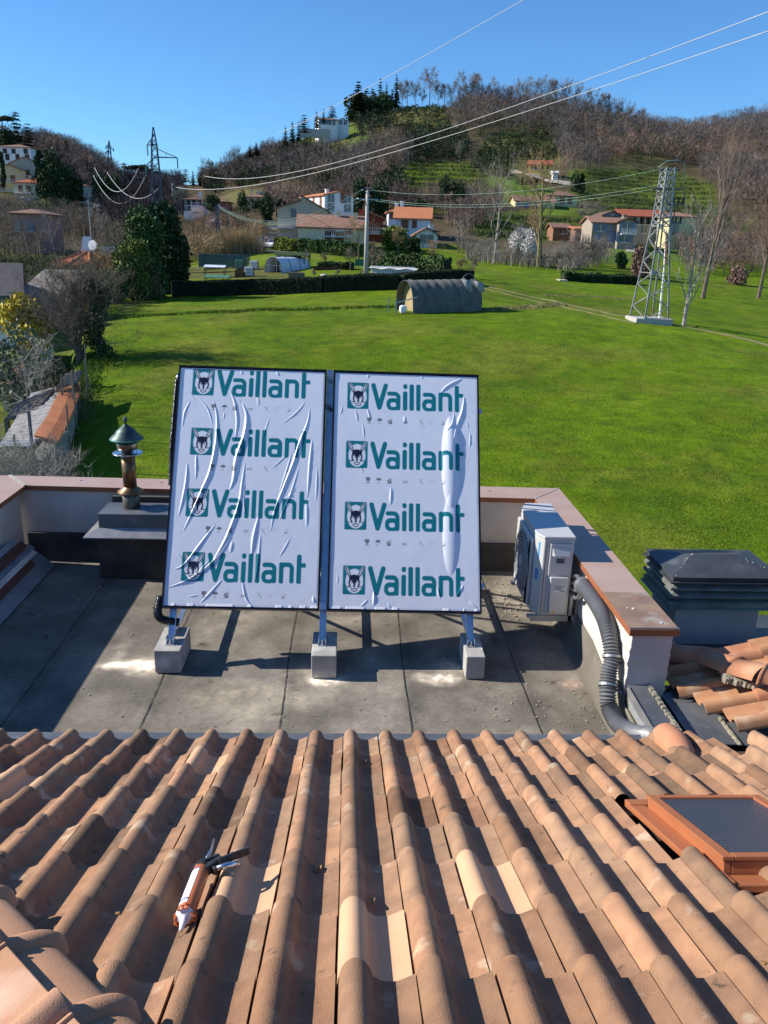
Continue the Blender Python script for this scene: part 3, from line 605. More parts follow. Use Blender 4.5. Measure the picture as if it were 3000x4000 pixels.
# ridge caps crossing behind
rc = [zp(760, 560, .40), zp(1080, 600, .45), zp(1360, 690, .55), zp(1640, 760, .62), zp(1900, 800, .66)]
for a, b in zip(rc[:-1], rc[1:]):
    a = Vector(a); b = Vector(b); d = (b - a); mb = MB(); mb.smooth = True; n = 12; vs = []
    for t, r in ((-.06, .125), (0.02, .125), (.03, .105), (1.0, .115)):
        c = a + d * t; s_ = d.cross(Vector((0, 0, 1))).normalized()
        for k in range(n + 1): an = math.pi * k / n; vs.append(c + s_ * math.cos(an) * r + Vector((0, 0, 1)) * (math.sin(an) * r * .8 - .05))
    mb.add(vs, [(j * 13 + k, j * 13 + k + 1, (j + 1) * 13 + k + 1, (j + 1) * 13 + k) for j in range(3) for k in range(n)]); part(mb, 'ridge_tile', 'terracotta_smooth', sr)
mb = MB(); mb.poly([(2.55, 5.35, .12), (4.3, 5.35, .1), (4.3, 6.9, -.15), (2.3, 6.9, -.15)], .05); part(mb, 'lead_apron', 'dark_metal', sr)

# ================================================================ flue and plinth at left
fp = thing('flue_plinth', (-1.8, 7.38, 0), 'dark metal-capped plinth against the far parapet carrying the copper flue', 'plinth')
mb = MB(); mb.box(-2.42, -.95, 7.26, 7.60, 0, .50); part(mb, 'base', 'bitumen_dark', fp)
mb = MB(); mb.box(-2.37, -.95, 7.19, 7.545, .55, .70); part(mb, 'metal_box', 'lead_grey', fp, bevel=.004)
mb = MB(); mb.add([(-2.375, 7.185, .56), (-.95, 7.185, .56), (-.95, 7.10, .49), (-2.50, 7.10, .49), (-2.375, 7.545, .56), (-2.50, 7.60, .49)], [(0, 3, 2, 1), (0, 4, 5, 3)]); mb.add([(-2.50, 7.10, .49), (-.95, 7.10, .49), (-.95, 7.10, .478), (-2.50, 7.10, .478)], [(3, 2, 1, 0)]); part(mb, 'skirt', 'lead_bright', fp)
fx, fy = -2.105, 7.40
fu = thing('flue_pipe', (fx, fy, .70), 'tall brown copper flue pipe with a dark conical hat and finial beside the solar panels', 'flue')
def lp(name, prof, mat, n=28, parent=None):
    mb = MB(); mb.smooth = True; mb.lathe(prof, (fx, fy, 0), n); return part(mb, name, mat, parent or fu)
lp('lower_sleeve', [(.082, .70), (.080, .855)], 'copper_grey'); lp('collar', [(.080, .856), (.124, .857), (.124, .864), (.066, .905), (.062, .915)], 'copper_brown')
lp('pipe', [(.062, .90), (.066, 1.225)], 'copper_brown'); lp('deflector_ring', [(.066, 1.226), (.138, 1.238), (.142, 1.246), (.138, 1.25), (.066, 1.245)], 'steel')
ld = lp('lantern', [(.094, 1.285), (.098, 1.345), (.094, 1.348), (.090, 1.285)], 'copper_brown')
mb = MB()
for k in range(6): a = k * math.pi / 3 + .3; mb.bar((fx + .08 * math.cos(a), fy + .08 * math.sin(a), 1.24), (fx + .088 * math.cos(a), fy + .088 * math.sin(a), 1.39), .010, .004)
mb.build('strut', 'steel', ld); lp('inner_pipe', [(.055, 1.24), (.055, 1.37)], 'under_dark')
hat = lp('hat', [(.152, 1.385), (.150, 1.392), (.10, 1.438), (.097, 1.450), (.06, 1.485), (.022, 1.512), (.012, 1.525)], 'copper_dark')
mb = MB(); mb.smooth = True; mb.lathe([(.151, 1.374), (.155, 1.380), (.153, 1.388), (.148, 1.388)], (fx, fy, 0), 32); mb.build('rim', 'copper_green', hat)
mb = MB(); mb.smooth = True; mb.lathe([(.012, 1.52), (.010, 1.54), (.023, 1.552), (.023, 1.566), (.013, 1.58), (.014, 1.588), (0, 1.59)], (fx, fy, 0), 10); mb.build('finial', 'copper_dark', hat)

# stacked boards at left
BD = [(-2.965, .0, -3.13, .15, .012, 5.0, 7.55, 'zinc_sheet', 'wide pale grey metal sheet lying outermost beside the left parapet', 'metal sheet'),
      (-3.06, .10, -3.12, .16, .05, 4.9, 7.3, 'rust', 'thin dark red plank just behind the pale metal sheet', 'plank'),
      (-3.09, .17, -3.13, .20, .03, 5.2, 7.45, 'chalk', 'narrow white strip in the stack by the left parapet', 'strip'),
      (-3.13, .20, -3.20, .24, .04, 5.1, 7.50, 'zinc_sheet', 'blue-grey metal strip in the stack by the left parapet', 'strip'),
      (-3.17, .25, -3.22, .31, .05, 5.0, 7.40, 'rust', 'rusty red beam uppermost in the stack against the left parapet', 'beam'),
      (-3.22, .32, -3.26, .36, .03, 4.9, 7.3, 'galv', 'grey rail resting along the top of the stack at the left parapet', 'rail')]
for xa, za, xb, zb, th, ya, yb, mt, lb, ct in BD:
    mb = MB(); nrm = Vector((zb - za, 0, xa - xb)).normalized(); mb.add([(xa, ya, za + .01), (xb, ya, zb + .01), (xb, yb, zb + .01), (xa, yb, za + .01)] , [(0, 1, 2, 3)]) if False else None
    vs = [Vector((x, y, z + .012)) + nrm * o_ for o_ in (0, th * .5) for y in (ya, yb) for x, z in ((xa, za), (xb, zb))]
    mb.add(vs, [(0, 2, 3, 1), (4, 5, 7, 6), (0, 1, 5, 4), (2, 6, 7, 3), (0, 4, 6, 2), (1, 3, 7, 5)]); o = mb.build(ct.replace(' ', '_'), mt); tag(o, lb, ct)

# crumbs
mb = MB()
def crumbs(u0, v0, u1, v1, n, s0=.003, s1=.011, z=.006):
    for k in range(n):
        p = Vector(Pz(rng0.uniform(u0, u1), rng0.uniform(v0, v1), z))
        if p.x > 1.83 or p.x < -2.9 or p.y > 7.5: continue
        s = rng0.uniform(s0, s1) ; mb.box(-s, s, -s * .7, s * .8, -.006, s * .6, Matrix.Rotation(rng0.uniform(0, 3), 3, 'Z') @ Matrix.Rotation(rng0.uniform(-.4, .4), 3, 'X'), p)
crumbs(1045, 1200, 1240, 1345, 110, .002, .007); crumbs(1060, 1280, 1180, 1340, 60, .003, .010); crumbs(1050, 1450, 1330, 1575, 90, .0015, .0045); crumbs(60, 1200, 330, 1560, 35, .002, .005); crumbs(330, 1440, 1050, 1575, 60, .0015, .004); crumbs(100, 1170, 280, 1300, 20, .003, .008)
tag(mb.build('plaster_crumbs', 'crumb'), 'small pale plaster and mortar crumbs scattered on the terrace floor', 'crumbs', kind='stuff')

# ================================================================ solar collectors
PO = np.array([-1.442, 5.65, .471]); PX = np.array([.99994, 0, -.01004]); PT = np.array([.0, 1.05, 1.715]); PT = PT - PX * (PT @ PX); PT /= np.linalg.norm(PT); PN = np.cross(PX, PT)
def L2W(x, t, n=0.0):
    x = np.asarray(x, float); return PO + np.multiply.outer(x, PX) + np.multiply.outer(np.asarray(t, float), PT) + np.multiply.outer(np.asarray(n, float), PN)
def lpt(x, t, n=0.0): return tuple(PO + PX * x + PT * t + PN * n)
def lbox(mb, x0, x1, t0, t1, n0, n1):
    vs = [lpt(x, t, n) for n in (n0, n1) for t in (t0, t1) for x in (x0, x1)]
    mb.add(vs, [(0, 2, 3, 1), (4, 5, 7, 6), (0, 1, 5, 4), (2, 6, 7, 3), (0, 4, 6, 2), (1, 3, 7, 5)])
def z6L(a, b):
    r = ray((a / 1.2289 + 600) / K, (b / 1.2289 + 1380) / K); O = PO - np.array([0, 0, CAMZ]); t = (O @ PN) / (r @ PN); Q = r * t - O; return Q @ PX, Q @ PT
WR_L = [([(285, 215), (303, 300), (300, 420), (272, 560), (235, 650), (182, 770), (138, 865)], 9, 9), ([(205, 205), (258, 265), (285, 350)], 5, 5), ([(360, 165), (388, 235), (400, 330), (388, 430)], 7, 7),
        ([(425, 235), (446, 300), (436, 390), (398, 500), (384, 600), (365, 660)], 13, 12), ([(440, 520), (425, 620), (410, 720), (360, 860), (312, 955), (270, 1020)], 9, 9), ([(752, 255), (738, 335), (700, 430), (672, 520), (625, 640), (580, 760), (562, 860)], 8, 9),
        ([(762, 410), (748, 540), (738, 700)], 7, 7), ([(700, 540), (655, 680), (600, 810)], 5, 5), ([(665, 470), (630, 590), (600, 680)], 5, 5), ([(785, 540), (780, 720)], 5, 4), ([(180, 225), (150, 280), (140, 355)], 5, 5),
        ([(163, 520), (152, 640), (118, 790)], 8, 7), ([(205, 470), (203, 610)], 6, 6), ([(300, 820), (235, 900), (150, 1010), (95, 1040)], 6, 7), ([(385, 865), (300, 985), (180, 1080), (55, 1130)], 6, 8), ([(270, 990), (200, 1065), (120, 1110)], 5, 6),
        ([(505, 780), (480, 880), (470, 975)], 12, 8), ([(440, 600), (432, 720), (445, 780)], 5, 4), ([(515, 860), (500, 1010), (490, 1090)], 8, 5), ([(335, 1080), (270, 1150), (225, 1200)], 6, 5), ([(425, 1080), (440, 1170), (475, 1218)], 6, 6),
        ([(660, 880), (600, 985)], 4, 4), ([(380, 900), (368, 960)], 14, 5), ([(730, 230), (690, 280), (620, 340)], 4, 4), ([(690, 640), (620, 720)], 3, 4), ([(200, 230), (170, 190), (130, 180)], 4, 3), ([(735, 700), (735, 840)], 12, 5),
        ([(160, 1170), (220, 1160)], 4, 4), ([(650, 480), (560, 560)], 3, 3), ([(100, 950), (150, 1000)], 5, 4), ([(590, 85), (600, 110)], 6, 6), ([(420, 80), (425, 105)], 5, 5), ([(765, 1165), (770, 1200)], 10, 6), ([(340, 280), (336, 320)], 5, 3), ([(500, 200), (505, 260)], 10, 3), ([(560, 300), (520, 420)], 4, 3)]
WR_R = [([(1492, 205), (1480, 280), (1455, 350), (1440, 420)], 9, 10), ([(1442, 285), (1432, 340), (1400, 380)], 7, 6), ([(1375, 195), (1400, 165), (1440, 140), (1485, 122)], 6, 8), ([(908, 250), (895, 300)], 3, 4), ([(968, 270), (980, 335)], 4, 5), ([(1022, 255), (1042, 325)], 4, 6), ([(1003, 335), (1012, 415)], 4, 4),
        ([(1140, 640), (1136, 730)], 9, 6), ([(1058, 1140), (1055, 1215)], 7, 9), ([(1480, 430), (1470, 520), (1478, 600)], 6, 7), ([(1520, 380), (1516, 460)], 4, 5), ([(1505, 330), (1508, 360)], 3, 4), ([(985, 530), (1008, 580)], 3, 4), ([(1360, 1120), (1375, 1180)], 8, 5), ([(1490, 1110), (1450, 1170)], 8, 5), ([(880, 1060), (885, 1110)], 5, 3), ([(1205, 300), (1205, 340)], 12, 4), ([(1030, 95), (1030, 120)], 5, 5), ([(1280, 100), (1290, 125)], 5, 5), ([(1160, 95), (1170, 112)], 4, 4), ([(1030, 1180), (990, 1220)], 6, 4), ([(1510, 1190), (1555, 1225)], 8, 5), ([(1120, 1200), (1140, 1222)], 6, 4)]
BULGE_R = [(1425, 520, 72, 225, 15), (1428, 400, 48, 90, 4), (1425, 870, 62, 190, 9)]
def seg_d(X, T, pts):
    best = np.full(X.shape, 1e9); par = np.zeros(X.shape); N = len(pts) - 1
    for i in range(N):
        ax_, ay = pts[i]; bx, by = pts[i + 1]; dx, dy = bx - ax_, by - ay; L_ = dx * dx + dy * dy + 1e-12
        t = np.clip(((X - ax_) * dx + (T - ay) * dy) / L_, 0, 1); d = np.hypot(X - ax_ - t * dx, T - ay - t * dy); k = d < best
        best = np.where(k, d, best); par = np.where(k, (i + t) / N, par)
    return best, par
def catmull2(p, n=6):
    q = [Vector((a, b, 0)) for a, b in p]; return [(a.x, a.y) for a in (spline(q, n) if len(q) > 2 else q)]
def film_height(X, T, wr, bul):
    H_ = .0016 * vnoise(X, T, 4, 3) + .0006 * vnoise(X, T, 17, 4)
    for pts_, w, h in wr:
        lp_ = catmull2([z6L(a, b) for a, b in pts_]); w_ = w * .00086; x0 = min(p[0] for p in lp_) - 5 * w_; x1 = max(p[0] for p in lp_) + 5 * w_; t0 = min(p[1] for p in lp_) - 5 * w_; t1 = max(p[1] for p in lp_) + 5 * w_
        m = (X > x0) & (X < x1) & (T > t0) & (T < t1)
        if not m.any(): continue
        d, pr = seg_d(X[m], T[m], lp_); ww = w_ * (.35 + .65 * np.sin(np.pi * np.clip(pr, .02, .98)))
        H_[m] += h * .00105 * np.sin(np.pi * np.clip(pr, .0, 1.)) ** .6 * np.exp(-np.abs(d / ww) ** 1.6) - .12 * h * .001 * np.exp(-(d / ww / 2.4) ** 2)
    for a, b, ra, rb, h in bul:
        cx, ct = z6L(a, b); rx = ra * .00105; rt = rb * .00175; q = np.clip(1 - ((X - cx) / rx) ** 2 - ((T - ct) / rt) ** 2, 0, 1); H_ += h * .001 * q ** .85 * 1.5
    return H_
# ---- printing on the film, drawn as signed distances
def cov(d, px=.0024): return np.clip(.5 - d / px, 0, 1)
def cap(X, T, pts, r): return seg_d(X, T, pts)[0] - r
def rrect(X, T, x0, x1, t0, t1, r):
    qx = np.abs(X - (x0 + x1) / 2) - (x1 - x0) / 2 + r; qy = np.abs(T - (t0 + t1) / 2) - (t1 - t0) / 2 + r
    return np.hypot(np.maximum(qx, 0), np.maximum(qy, 0)) + np.minimum(np.maximum(qx, qy), 0) - r
def ell(X, T, cx, ct, rx, rt, a=0.0):
    dx, dt = X - cx, T - ct; c, s = math.cos(a), math.sin(a); u_ = (dx * c + dt * s) / rx; v_ = (-dx * s + dt * c) / rt; return (np.hypot(u_, v_) - 1) * min(rx, rt)
def arc(cx, ct, rx, rt, a0, a1, n=8): return [(cx + rx * math.cos(a0 + (a1 - a0) * k / n), ct + rt * math.sin(a0 + (a1 - a0) * k / n)) for k in range(n + 1)]
sxm, stm = .000715, .00077
def word(X, T, ox, ot):    # X,T panel coords -> letter pixel units
    x = (X - ox) / sxm; t = (T - ot) / stm; R = 25.0; D = []
    D.append(cap(x, t, [(26, 279), (98, 28), (170, 279)], 27))
    def la(o): 
        top = cap(x, t, [(o + 30, 190), (o + 95, 190)] + arc(o + 95, 145, 46, 45, math.pi / 2, 0) + [(o + 141, 25)], 24)
        bowl = np.maximum(rrect(x, t, o, o + 160, 0, 140, 62), -rrect(x, t, o + 48, o + 112, 40, 90, 20)); return np.minimum(top, bowl)
    D.append(la(180)); D.append(la(597))
    D.append(rrect(x, t, 372, 424, 0, 222, 22)); D.append(rrect(x, t, 374, 424, 248, 305, 22))
    D.append(rrect(x, t, 449, 501, 0, 305, 20)); D.append(rrect(x, t, 527, 579, 0, 305, 20))
    D.append(rrect(x, t, 789, 839, 0, 222, 20)); D.append(cap(x, t, [(815, 180), (850, 196), (885, 196)] + arc(885, 152, 44, 44, math.pi / 2, 0) + [(929, 25)], 24))
    D.append(rrect(x, t, 981, 1033, 0, 305, 20)); D.append(rrect(x, t, 1005, 1082, 168, 214, 12))
    d = D[0]
    for q in D[1:]: d = np.minimum(d, q)
    return d * .00074
WHITE = np.array([.71, .73, .80]); TEAL = np.array([.004, .165, .205]); DARKB = np.array([.010, .012, .035]); GREY = np.array([.17, .17, .19])
def paint(col, m, c): col += (c - col) * m[..., None]
def emblem(X, T, col, ox, ot):
    W_, H_ = .178, .232; x = (X - ox) / W_ * 250; t = (T - ot) / H_ * 310; k = W_ / 250    # origin bottom-left, t up
    paint(col, cov(rrect(x, t, 0, 250, 0, 310, 18) * k), TEAL)
    E_ = lambda *a: cov(ell(x, t, *a) * k)
    paint(col, E_(128, 145, 98, 130), WHITE)
    for sx_ in (-1, 1):
        paint(col, E_(128 + sx_ * 66, 232, 22, 74, -sx_ * .46), WHITE); paint(col, E_(128 + sx_ * 66, 232, 18, 70, -sx_ * .46), DARKB); paint(col, E_(128 + sx_ * 71, 243, 7, 44, -sx_ * .46), WHITE)
    paint(col, E_(128, 168, 58, 46), DARKB); paint(col, E_(128, 125, 64, 66), DARKB)
    paint(col, cov(cap(x, t, [(60, 62), (84, 100)], 16) * k) * 0, DARKB)
    for sx_ in (-1, 1):
        paint(col, E_(128 + sx_ * 30, 126, 17, 27, sx_ * .12), WHITE); paint(col, E_(128 + sx_ * 24, 100, 14, 22, sx_ * .1), WHITE); paint(col, E_(128 + sx_ * 27, 138, 13, 20, sx_ * .1), DARKB); paint(col, E_(128 + sx_ * 29, 136, 10, 16, sx_ * .1), WHITE); paint(col, E_(128 + sx_ * 26, 139, 6.5, 11), DARKB)
        paint(col, E_(128 + sx_ * 19, 80, 19, 17), WHITE)
        for q in (0, 9, 18): paint(col, cov(cap(x, t, [(128 + sx_ * 40, 84 - q * .4), (128 + sx_ * 92, 92 - q)], 1.8) * k), DARKB)
    paint(col, E_(128, 125, 10, 44), DARKB); paint(col, E_(128, 91, 14, 9), DARKB); paint(col, cov(cap(x, t, [(128, 88), (128, 74)], 3) * k), DARKB)
    paint(col, cov(cap(x, t, arc(112, 76, 16, 12, -2.6, 0) + arc(144, 76, 16, 12, math.pi, 5.7), 3.5) * k), DARKB); paint(col, cov(cap(x, t, arc(128, 66, 34, 30, math.pi + .25, 2 * math.pi - .25), 5) * k), DARKB); paint(col, E_(128, 62, 10, 6), DARKB)
    paint(col, E_(128, 60, 6, 3.5), WHITE)
def icons(X, T, col, ox, ot):
    x = (X - ox) / sxm; t = (T - ot) / stm; k = .0007; Pn = lambda d, c=GREY: paint(col, cov(d * k), c)
    Pn(rrect(x, t, 234, 285, 38, 66, 4)); Pn(np.maximum(ell(x, t, 260, 45, 25, 24), t - 50)); Pn(cap(x, t, [(260, 30), (260, 5)], 4)); Pn(rrect(x, t, 236, 284, 0, 7, 2))
    Pn(np.maximum(ell(x, t, 382, 34, 31, 28), 34 - t)); Pn(cap(x, t, [(382, 60), (382, 8), (376, 2), (368, 6)], 3))
    Pn(rrect(x, t, 478, 525, 0, 40, 4)); Pn(cap(x, t, [(490, 44), (512, 44), (512, 60)], 5)); Pn(cap(x, t, [(474, -2), (530, 64)], 3.0), WHITE); Pn(cap(x, t, [(480, -4), (534, 60)], 2))
    for q in range(8): Pn(rrect(x, t, 656 + q * 7, 659.5 + q * 7, 8, 36, 1))
    F1 = WHITE * .62
    for a in ([(838, 60), (890, 0)], [(838, 50), (898, 58)], [(842, 18), (880, 22)], [(850, 6), (870, 50)], [(958, 8), (998, 12)], [(962, 30), (1002, 33)], [(970, 52), (1008, 55)], [(958, 8), (975, 56)], [(998, 12), (1012, 55)], [(1020, 60), (1056, 66)], [(1095, 10), (1130, 6)], [(1098, 12), (1135, 50)], [(1110, 40), (1150, 56)], [(1130, 6), (1150, 50)]): Pn(cap(x, t, a, 1.6), F1)
    Pn(cap(x, t, [(850, 56), (888, 4)], 2.4)); Pn(cap(x, t, [(1112, 8), (1134, 24)], 5))
film_m = M('film', (1, 1, 1), rough=0.33, attr='tint', spec=0.5)
def film(name, x0, x1, logos, wr, bul, parent, icon_rows):
    nx, nt_ = 305, 500
    X, T = np.meshgrid(np.linspace(x0, x1, nx), np.linspace(.018, 1.99, nt_))
    rag = (.006 + .012 * vnoise(X, X * 0, 14, 8)) * (T < .03); T = T + rag * 0
    col = np.tile(WHITE, X.shape + (1,)).astype(float)
    halo = WHITE * 1.0
    for ox, ot in logos:
        def win(pad, w, h): return np.s_[:, :]
        r0 = np.searchsorted(T[:, 0], ot - .03); r1 = np.searchsorted(T[:, 0], ot + .27); Xs, Ts, cs = X[r0:r1], T[r0:r1], col[r0:r1]
        emblem(Xs, Ts, cs, ox, ot); paint(cs, cov(word(Xs, Ts, ox + .198, ot - .004)), TEAL); col[r0:r1] = cs
    for ox, ot in icon_rows:
        r0 = max(0, np.searchsorted(T[:, 0], ot - .02)); r1 = np.searchsorted(T[:, 0], ot + .07); cs = col[r0:r1]; icons(X[r0:r1], T[r0:r1], cs, ox, ot); col[r0:r1] = cs
    H_ = film_height(X, T, wr, bul)
    edge = np.minimum(np.minimum(X - x0, x1 - X), np.minimum(T - .018, 1.99 - T)); H_ = H_ * np.clip(edge / .012, .15, 1) + .004
    H_ += .006 * np.clip(1 - (T - .018) / .02, 0, 1) * (vnoise(X, X * 0 + 3, 22, 9) > .62)
    Wp = L2W(X, T, H_); r_ = np.array(ROOT[parent].translation); Wp = Wp - r_
    o = grid_mesh(name, Wp[..., 0], Wp[..., 1], Wp[..., 2], 'film', col); o.parent = parent; ROOT[o] = ROOT[parent]; return o
LG = [([(.119, 1.753), (.137, 1.240), (.136, .727), (.135, .210)], 'left white film-wrapped solar panel with many creases in its film'), ([(1.401, 1.677), (1.401, 1.166), (1.402, .651), (1.401, .130)], 'right white film-wrapped solar panel with one long bulge near its right edge')]
for i, (x0, x1) in enumerate(((0.0, 1.222), (1.282, 2.504))):
    t = thing('solar_panel', lpt((x0 + x1) / 2, 0, -.08), LG[i][1], 'solar panel', 'solar panels on the tilted stand')
    mb = MB(); lbox(mb, x0, x1, 0, .016, -.085, .012); lbox(mb, x0, x1, 1.996, 2.012, -.085, .012); lbox(mb, x0, x0 + .014, .016, 1.996, -.085, .012); lbox(mb, x1 - .014, x1, .016, 1.996, -.085, .012); lbox(mb, x0 + .014, x1 - .014, .016, 1.996, -.085, -.07); part(mb, 'frame', 'black_frame', t)
    mb = MB(); lbox(mb, x0 + .0142, x1 - .0142, .0162, 1.9958, -.069, -.004); part(mb, 'glass_body', 'glass_dark', t)
    fo = film('film', x0 + .013, x1 - .013, LG[i][0], (WR_L, WR_R)[i], ([], BULGE_R)[i], t, [(a, b - .125) for a, b in LG[i][0] if b - .125 > .02])
# stand
st = thing('panel_stand', lpt(1.25, 0, -.2), 'aluminium stand with three rails holding up the two solar panels', 'stand')
for xr in (.075, 1.252, 2.425):
    mb = MB(); w = .027; lbox(mb, xr - w, xr - w + .006, -.30, 2.03, -.13, -.087); lbox(mb, xr + w - .006, xr + w, -.30, 2.03, -.13, -.087); lbox(mb, xr - w + .006, xr + w - .006, -.30, 2.03, -.108, -.102); rl = part(mb, 'rail', 'alu', st)
    b0 = Vector(lpt(xr, -.31, -.11)); bx = b0.x; by = b0.y
    mb = MB(); mb.box(bx - .032, bx + .032, by - .035, by + .04, .202, .210); mb.box(bx - .03, bx - .024, by - .02, by + .03, .21, .26); mb.box(bx + .024, bx + .03, by - .02, by + .03, .21, .26); part(mb, 'foot', 'steel', st)
    mb = MB(); mb.lathe([(.011, .21), (.011, .222), (.006, .222), (.006, .25), (0, .25)], (bx, by - .02, 0), 8); part(mb, 'bolt', 'steel', st)
    top = Vector(lpt(xr, 1.85, -.11)); mb = MB(); mb.bar(top, (top.x, 7.05, .23), .035, .035); mb.bar((bx, 5.7, .225), (bx, 7.1, .225), .035, .03); mid = Vector(lpt(xr, .75, -.11)); mb.bar(mid, (top.x, 7.02, .35), .028, .028); part(mb, 'rear_leg', 'alu', st)
for tt in (.22, 1.72): mb = MB(); lbox(mb, -.03, 2.55, tt, tt + .04, -.086 - .085, -.086 - .045); part(mb, 'cross_rail', 'alu', st)
mb = MB(); a = Vector((.98, 7.04, .3)); b = Vector((-.19, 6.6, 1.9)); mb.bar(a, b, .022, .022); part(mb, 'brace', 'alu', st); mb = MB(); mb.bar((-.19, 7.08, .3), (.98, 6.64, 1.9), .022, .022); part(mb, 'brace', 'alu', st)
for tt in (1.98, .03): mb = MB(); lbox(mb, 1.228, 1.276, tt - .02, tt + .028, -.02, .018); part(mb, 'clamp', 'steel', st)
# concrete blocks
BL = [(-1.475, -1.275, 5.46, 5.86, 'grey concrete block under the left rail of the panel stand'), (-.27, -.078, 5.40, 5.80, 'grey concrete block under the middle rail of the panel stand'), (.925, 1.07, 5.40, 5.80, 'grey concrete block under the right rail of the panel stand'),
      (-1.47, -1.27, 6.93, 7.15, 'rear concrete block behind the left solar panel'), (-.29, -.09, 6.93, 7.15, 'rear concrete block behind the gap between the solar panels'), (.88, 1.08, 6.93, 7.15, 'rear concrete block behind the right solar panel')]
for x0, x1, y0, y1, lb in BL:
    mb = MB(); mb.box(x0, x1, y0, y1, .006, .2); o = mb.build('concrete_block', 'concrete_block', bevel=.006); tag(o, lb, 'block', 'concrete blocks under the panel stand')
# black insulated pipe work
t = thing('insulated_pipe', (-1.7, 7.0, .1), 'shiny black wrapped pipe elbow coming out from behind the left solar panel', 'pipe')
q = [Pz((a / 3.812 + 400) / K, (b / 3.812 + 1620) / K, z) for a, b, z in ((1300, 2035, .22), (960, 2025, .22), (700, 2015, .22), (605, 1990, .22), (590, 1940, .24), (610, 1905, .30))]
mb = MB(); mb.smooth = True; mb.path(spline([Vector(p) for p in q], 8), .038, 12); part(mb, 'wrap', 'black_wrap', t)
mb = MB(); mb.smooth = True; mb.path([Vector(q[0]) + Vector((0, .09, .06)), Vector(q[1]) + Vector((-.05, .09, .06)), Vector(q[1]) + Vector((-.16, .1, .10))], .026, 10); part(mb, 'return_pipe', 'black_wrap', t)
t = thing('insulated_pipe', lpt(-.03, .1, -.1), 'black wrapped pipe end at the lower left corner of the left solar panel', 'pipe')
mb = MB(); mb.smooth = True; mb.path(spline([Vector(lpt(-.03, .10, -.10)), Vector(lpt(-.045, -.02, -.09)), Vector(lpt(-.01, -.08, -.10)), Vector(lpt(.12, -.10, -.13))], 8), .034, 12); part(mb, 'wrap', 'black_wrap', t)
t = thing('ribbed_hose', lpt(-.03, 1.5, -.1), 'thin black and silver ribbed hose along the upper left side of the left solar panel', 'hose')
mb = MB(); mb.smooth = True; pp = resample([Vector(lpt(-.022, 1.90, -.05)), Vector(lpt(-.03, 1.35, -.06)), Vector(lpt(-.02, 1.0, -.09))], .008); mb.path(pp, [.020 if i % 2 else .015 for i in range(len(pp))], 10); part(mb, 'hose_tube', 'black_wrap', t)
mb = MB(); mb.smooth = True; mb.path([lpt(-.02, 1.90, -.05), lpt(-.018, 1.955, -.05)], .012, 8); part(mb, 'nipple', 'steel', t)

# ================================================================ sealant gun on the tiles
def gp(a, b, n=.07):   # zoom4 pixels -> point n above the roof plane
    return on_roof((a / 2.765 + 550) / K, (b / 2.765 + 3200) / K, n)
sg = thing('sealant_gun', tuple(gp(640, 800)), 'black sealant gun loaded with an orange and white cartridge lying on the tiles', 'sealant gun')
a0 = gp(655, 560, .075); a1 = gp(475, 1045, .055); d = (a1 - a0).normalized(); Lc = (a1 - a0).length
s1 = d.cross(TN).normalized(); s2 = s1.cross(d)
if s2.z < 0: s2 = -s2
def tube_part(segs, r, a_from, a_to, name, mat, th=.0):
    mb = MB(); mb.smooth = True; n = 20; vs = []
    for t in segs:
        for k in range(n + 1):
            an = a_from + (a_to - a_from) * k / n; vs.append(a0 + d * (Lc * t) + (s1 * math.cos(an) + s2 * math.sin(an)) * r)
    m_ = n + 1; mb.add(vs, [(j * m_ + k, j * m_ + k + 1, (j + 1) * m_ + k + 1, (j + 1) * m_ + k) for j in range(len(segs) - 1) for k in range(n)]); return part(mb, name, mat, sg)
mb = MB(); mb.smooth = True; mb.path([a0, a0 + d * Lc], [.0255, .0255], 24); part(mb, 'cartridge', 'gun_orange', sg)
left = 1 if s1.x < 0 else -1
fr, to = (math.pi * .5, math.pi * 1.25) if left == -1 else (-math.pi * .25, math.pi * .5)
lw = tube_part([.10, .90], .0262, fr, to, 'cartridge_label', 'gun_white'); tube_part([.105, .125], .0266, fr, to, 'label_band', 'gun_blue'); tube_part([.80, .825], .0266, fr, to, 'label_band', 'gun_blue')
mb = MB(); mb.smooth = True; mb.path([a0 + d * Lc, a0 + d * (Lc + .004), a0 + d * (Lc + .012)], [.0265, .024, .012], 20); mb.path([a0 + d * (Lc + .01), a0 + d * (Lc + .05) - s2 * .012], [.011, .006], 12); part(mb, 'nozzle', 'gun_white', sg)
mb = MB()
for k in range(40):
    an = rng0.uniform(0, 6.28); r = .022 + rng0.uniform(0, .007); p = a0 + d * (Lc + rng0.uniform(-.012, .01)) + (s1 * math.cos(an) + s2 * math.sin(an)) * r; mb.lathe([(.005, -.003), (.003, .003), (0, .004)], p, 5)
part(mb, 'sealant_smear', 'gun_orange', sg)
mb = MB(); mb.smooth = True; mb.path([a0 - d * .012, a0 + d * .004], [.028, .028], 20); mb.smooth = False
g0 = gp(640, 530, .085); g1 = gp(860, 430, .09); mb.bar(gp(615, 495, .09), gp(850, 405, .10), .016, .022, up=TN); mb.bar(gp(690, 560, .08), gp(880, 440, .095), .022, .03, up=TN); mb.bar(gp(720, 500, .085), gp(830, 560, .08), .02, .024, up=TN); part(mb, 'gun_body', 'gun_black', sg, bevel=.003)
mb = MB(); mb.bar(gp(840, 460, .10), gp(1170, 335, .11), .012, .024, up=TN); part(mb, 'handle', 'gun_black', sg, bevel=.003)
mb = MB(); mb.smooth = True; mb.path([gp(820, 530, .09), gp(930, 500, .095), gp(1040, 480, .09), gp(1062, 500, .07)], [.008, .010, .009, .006], 10); part(mb, 'trigger', 'steel', sg)
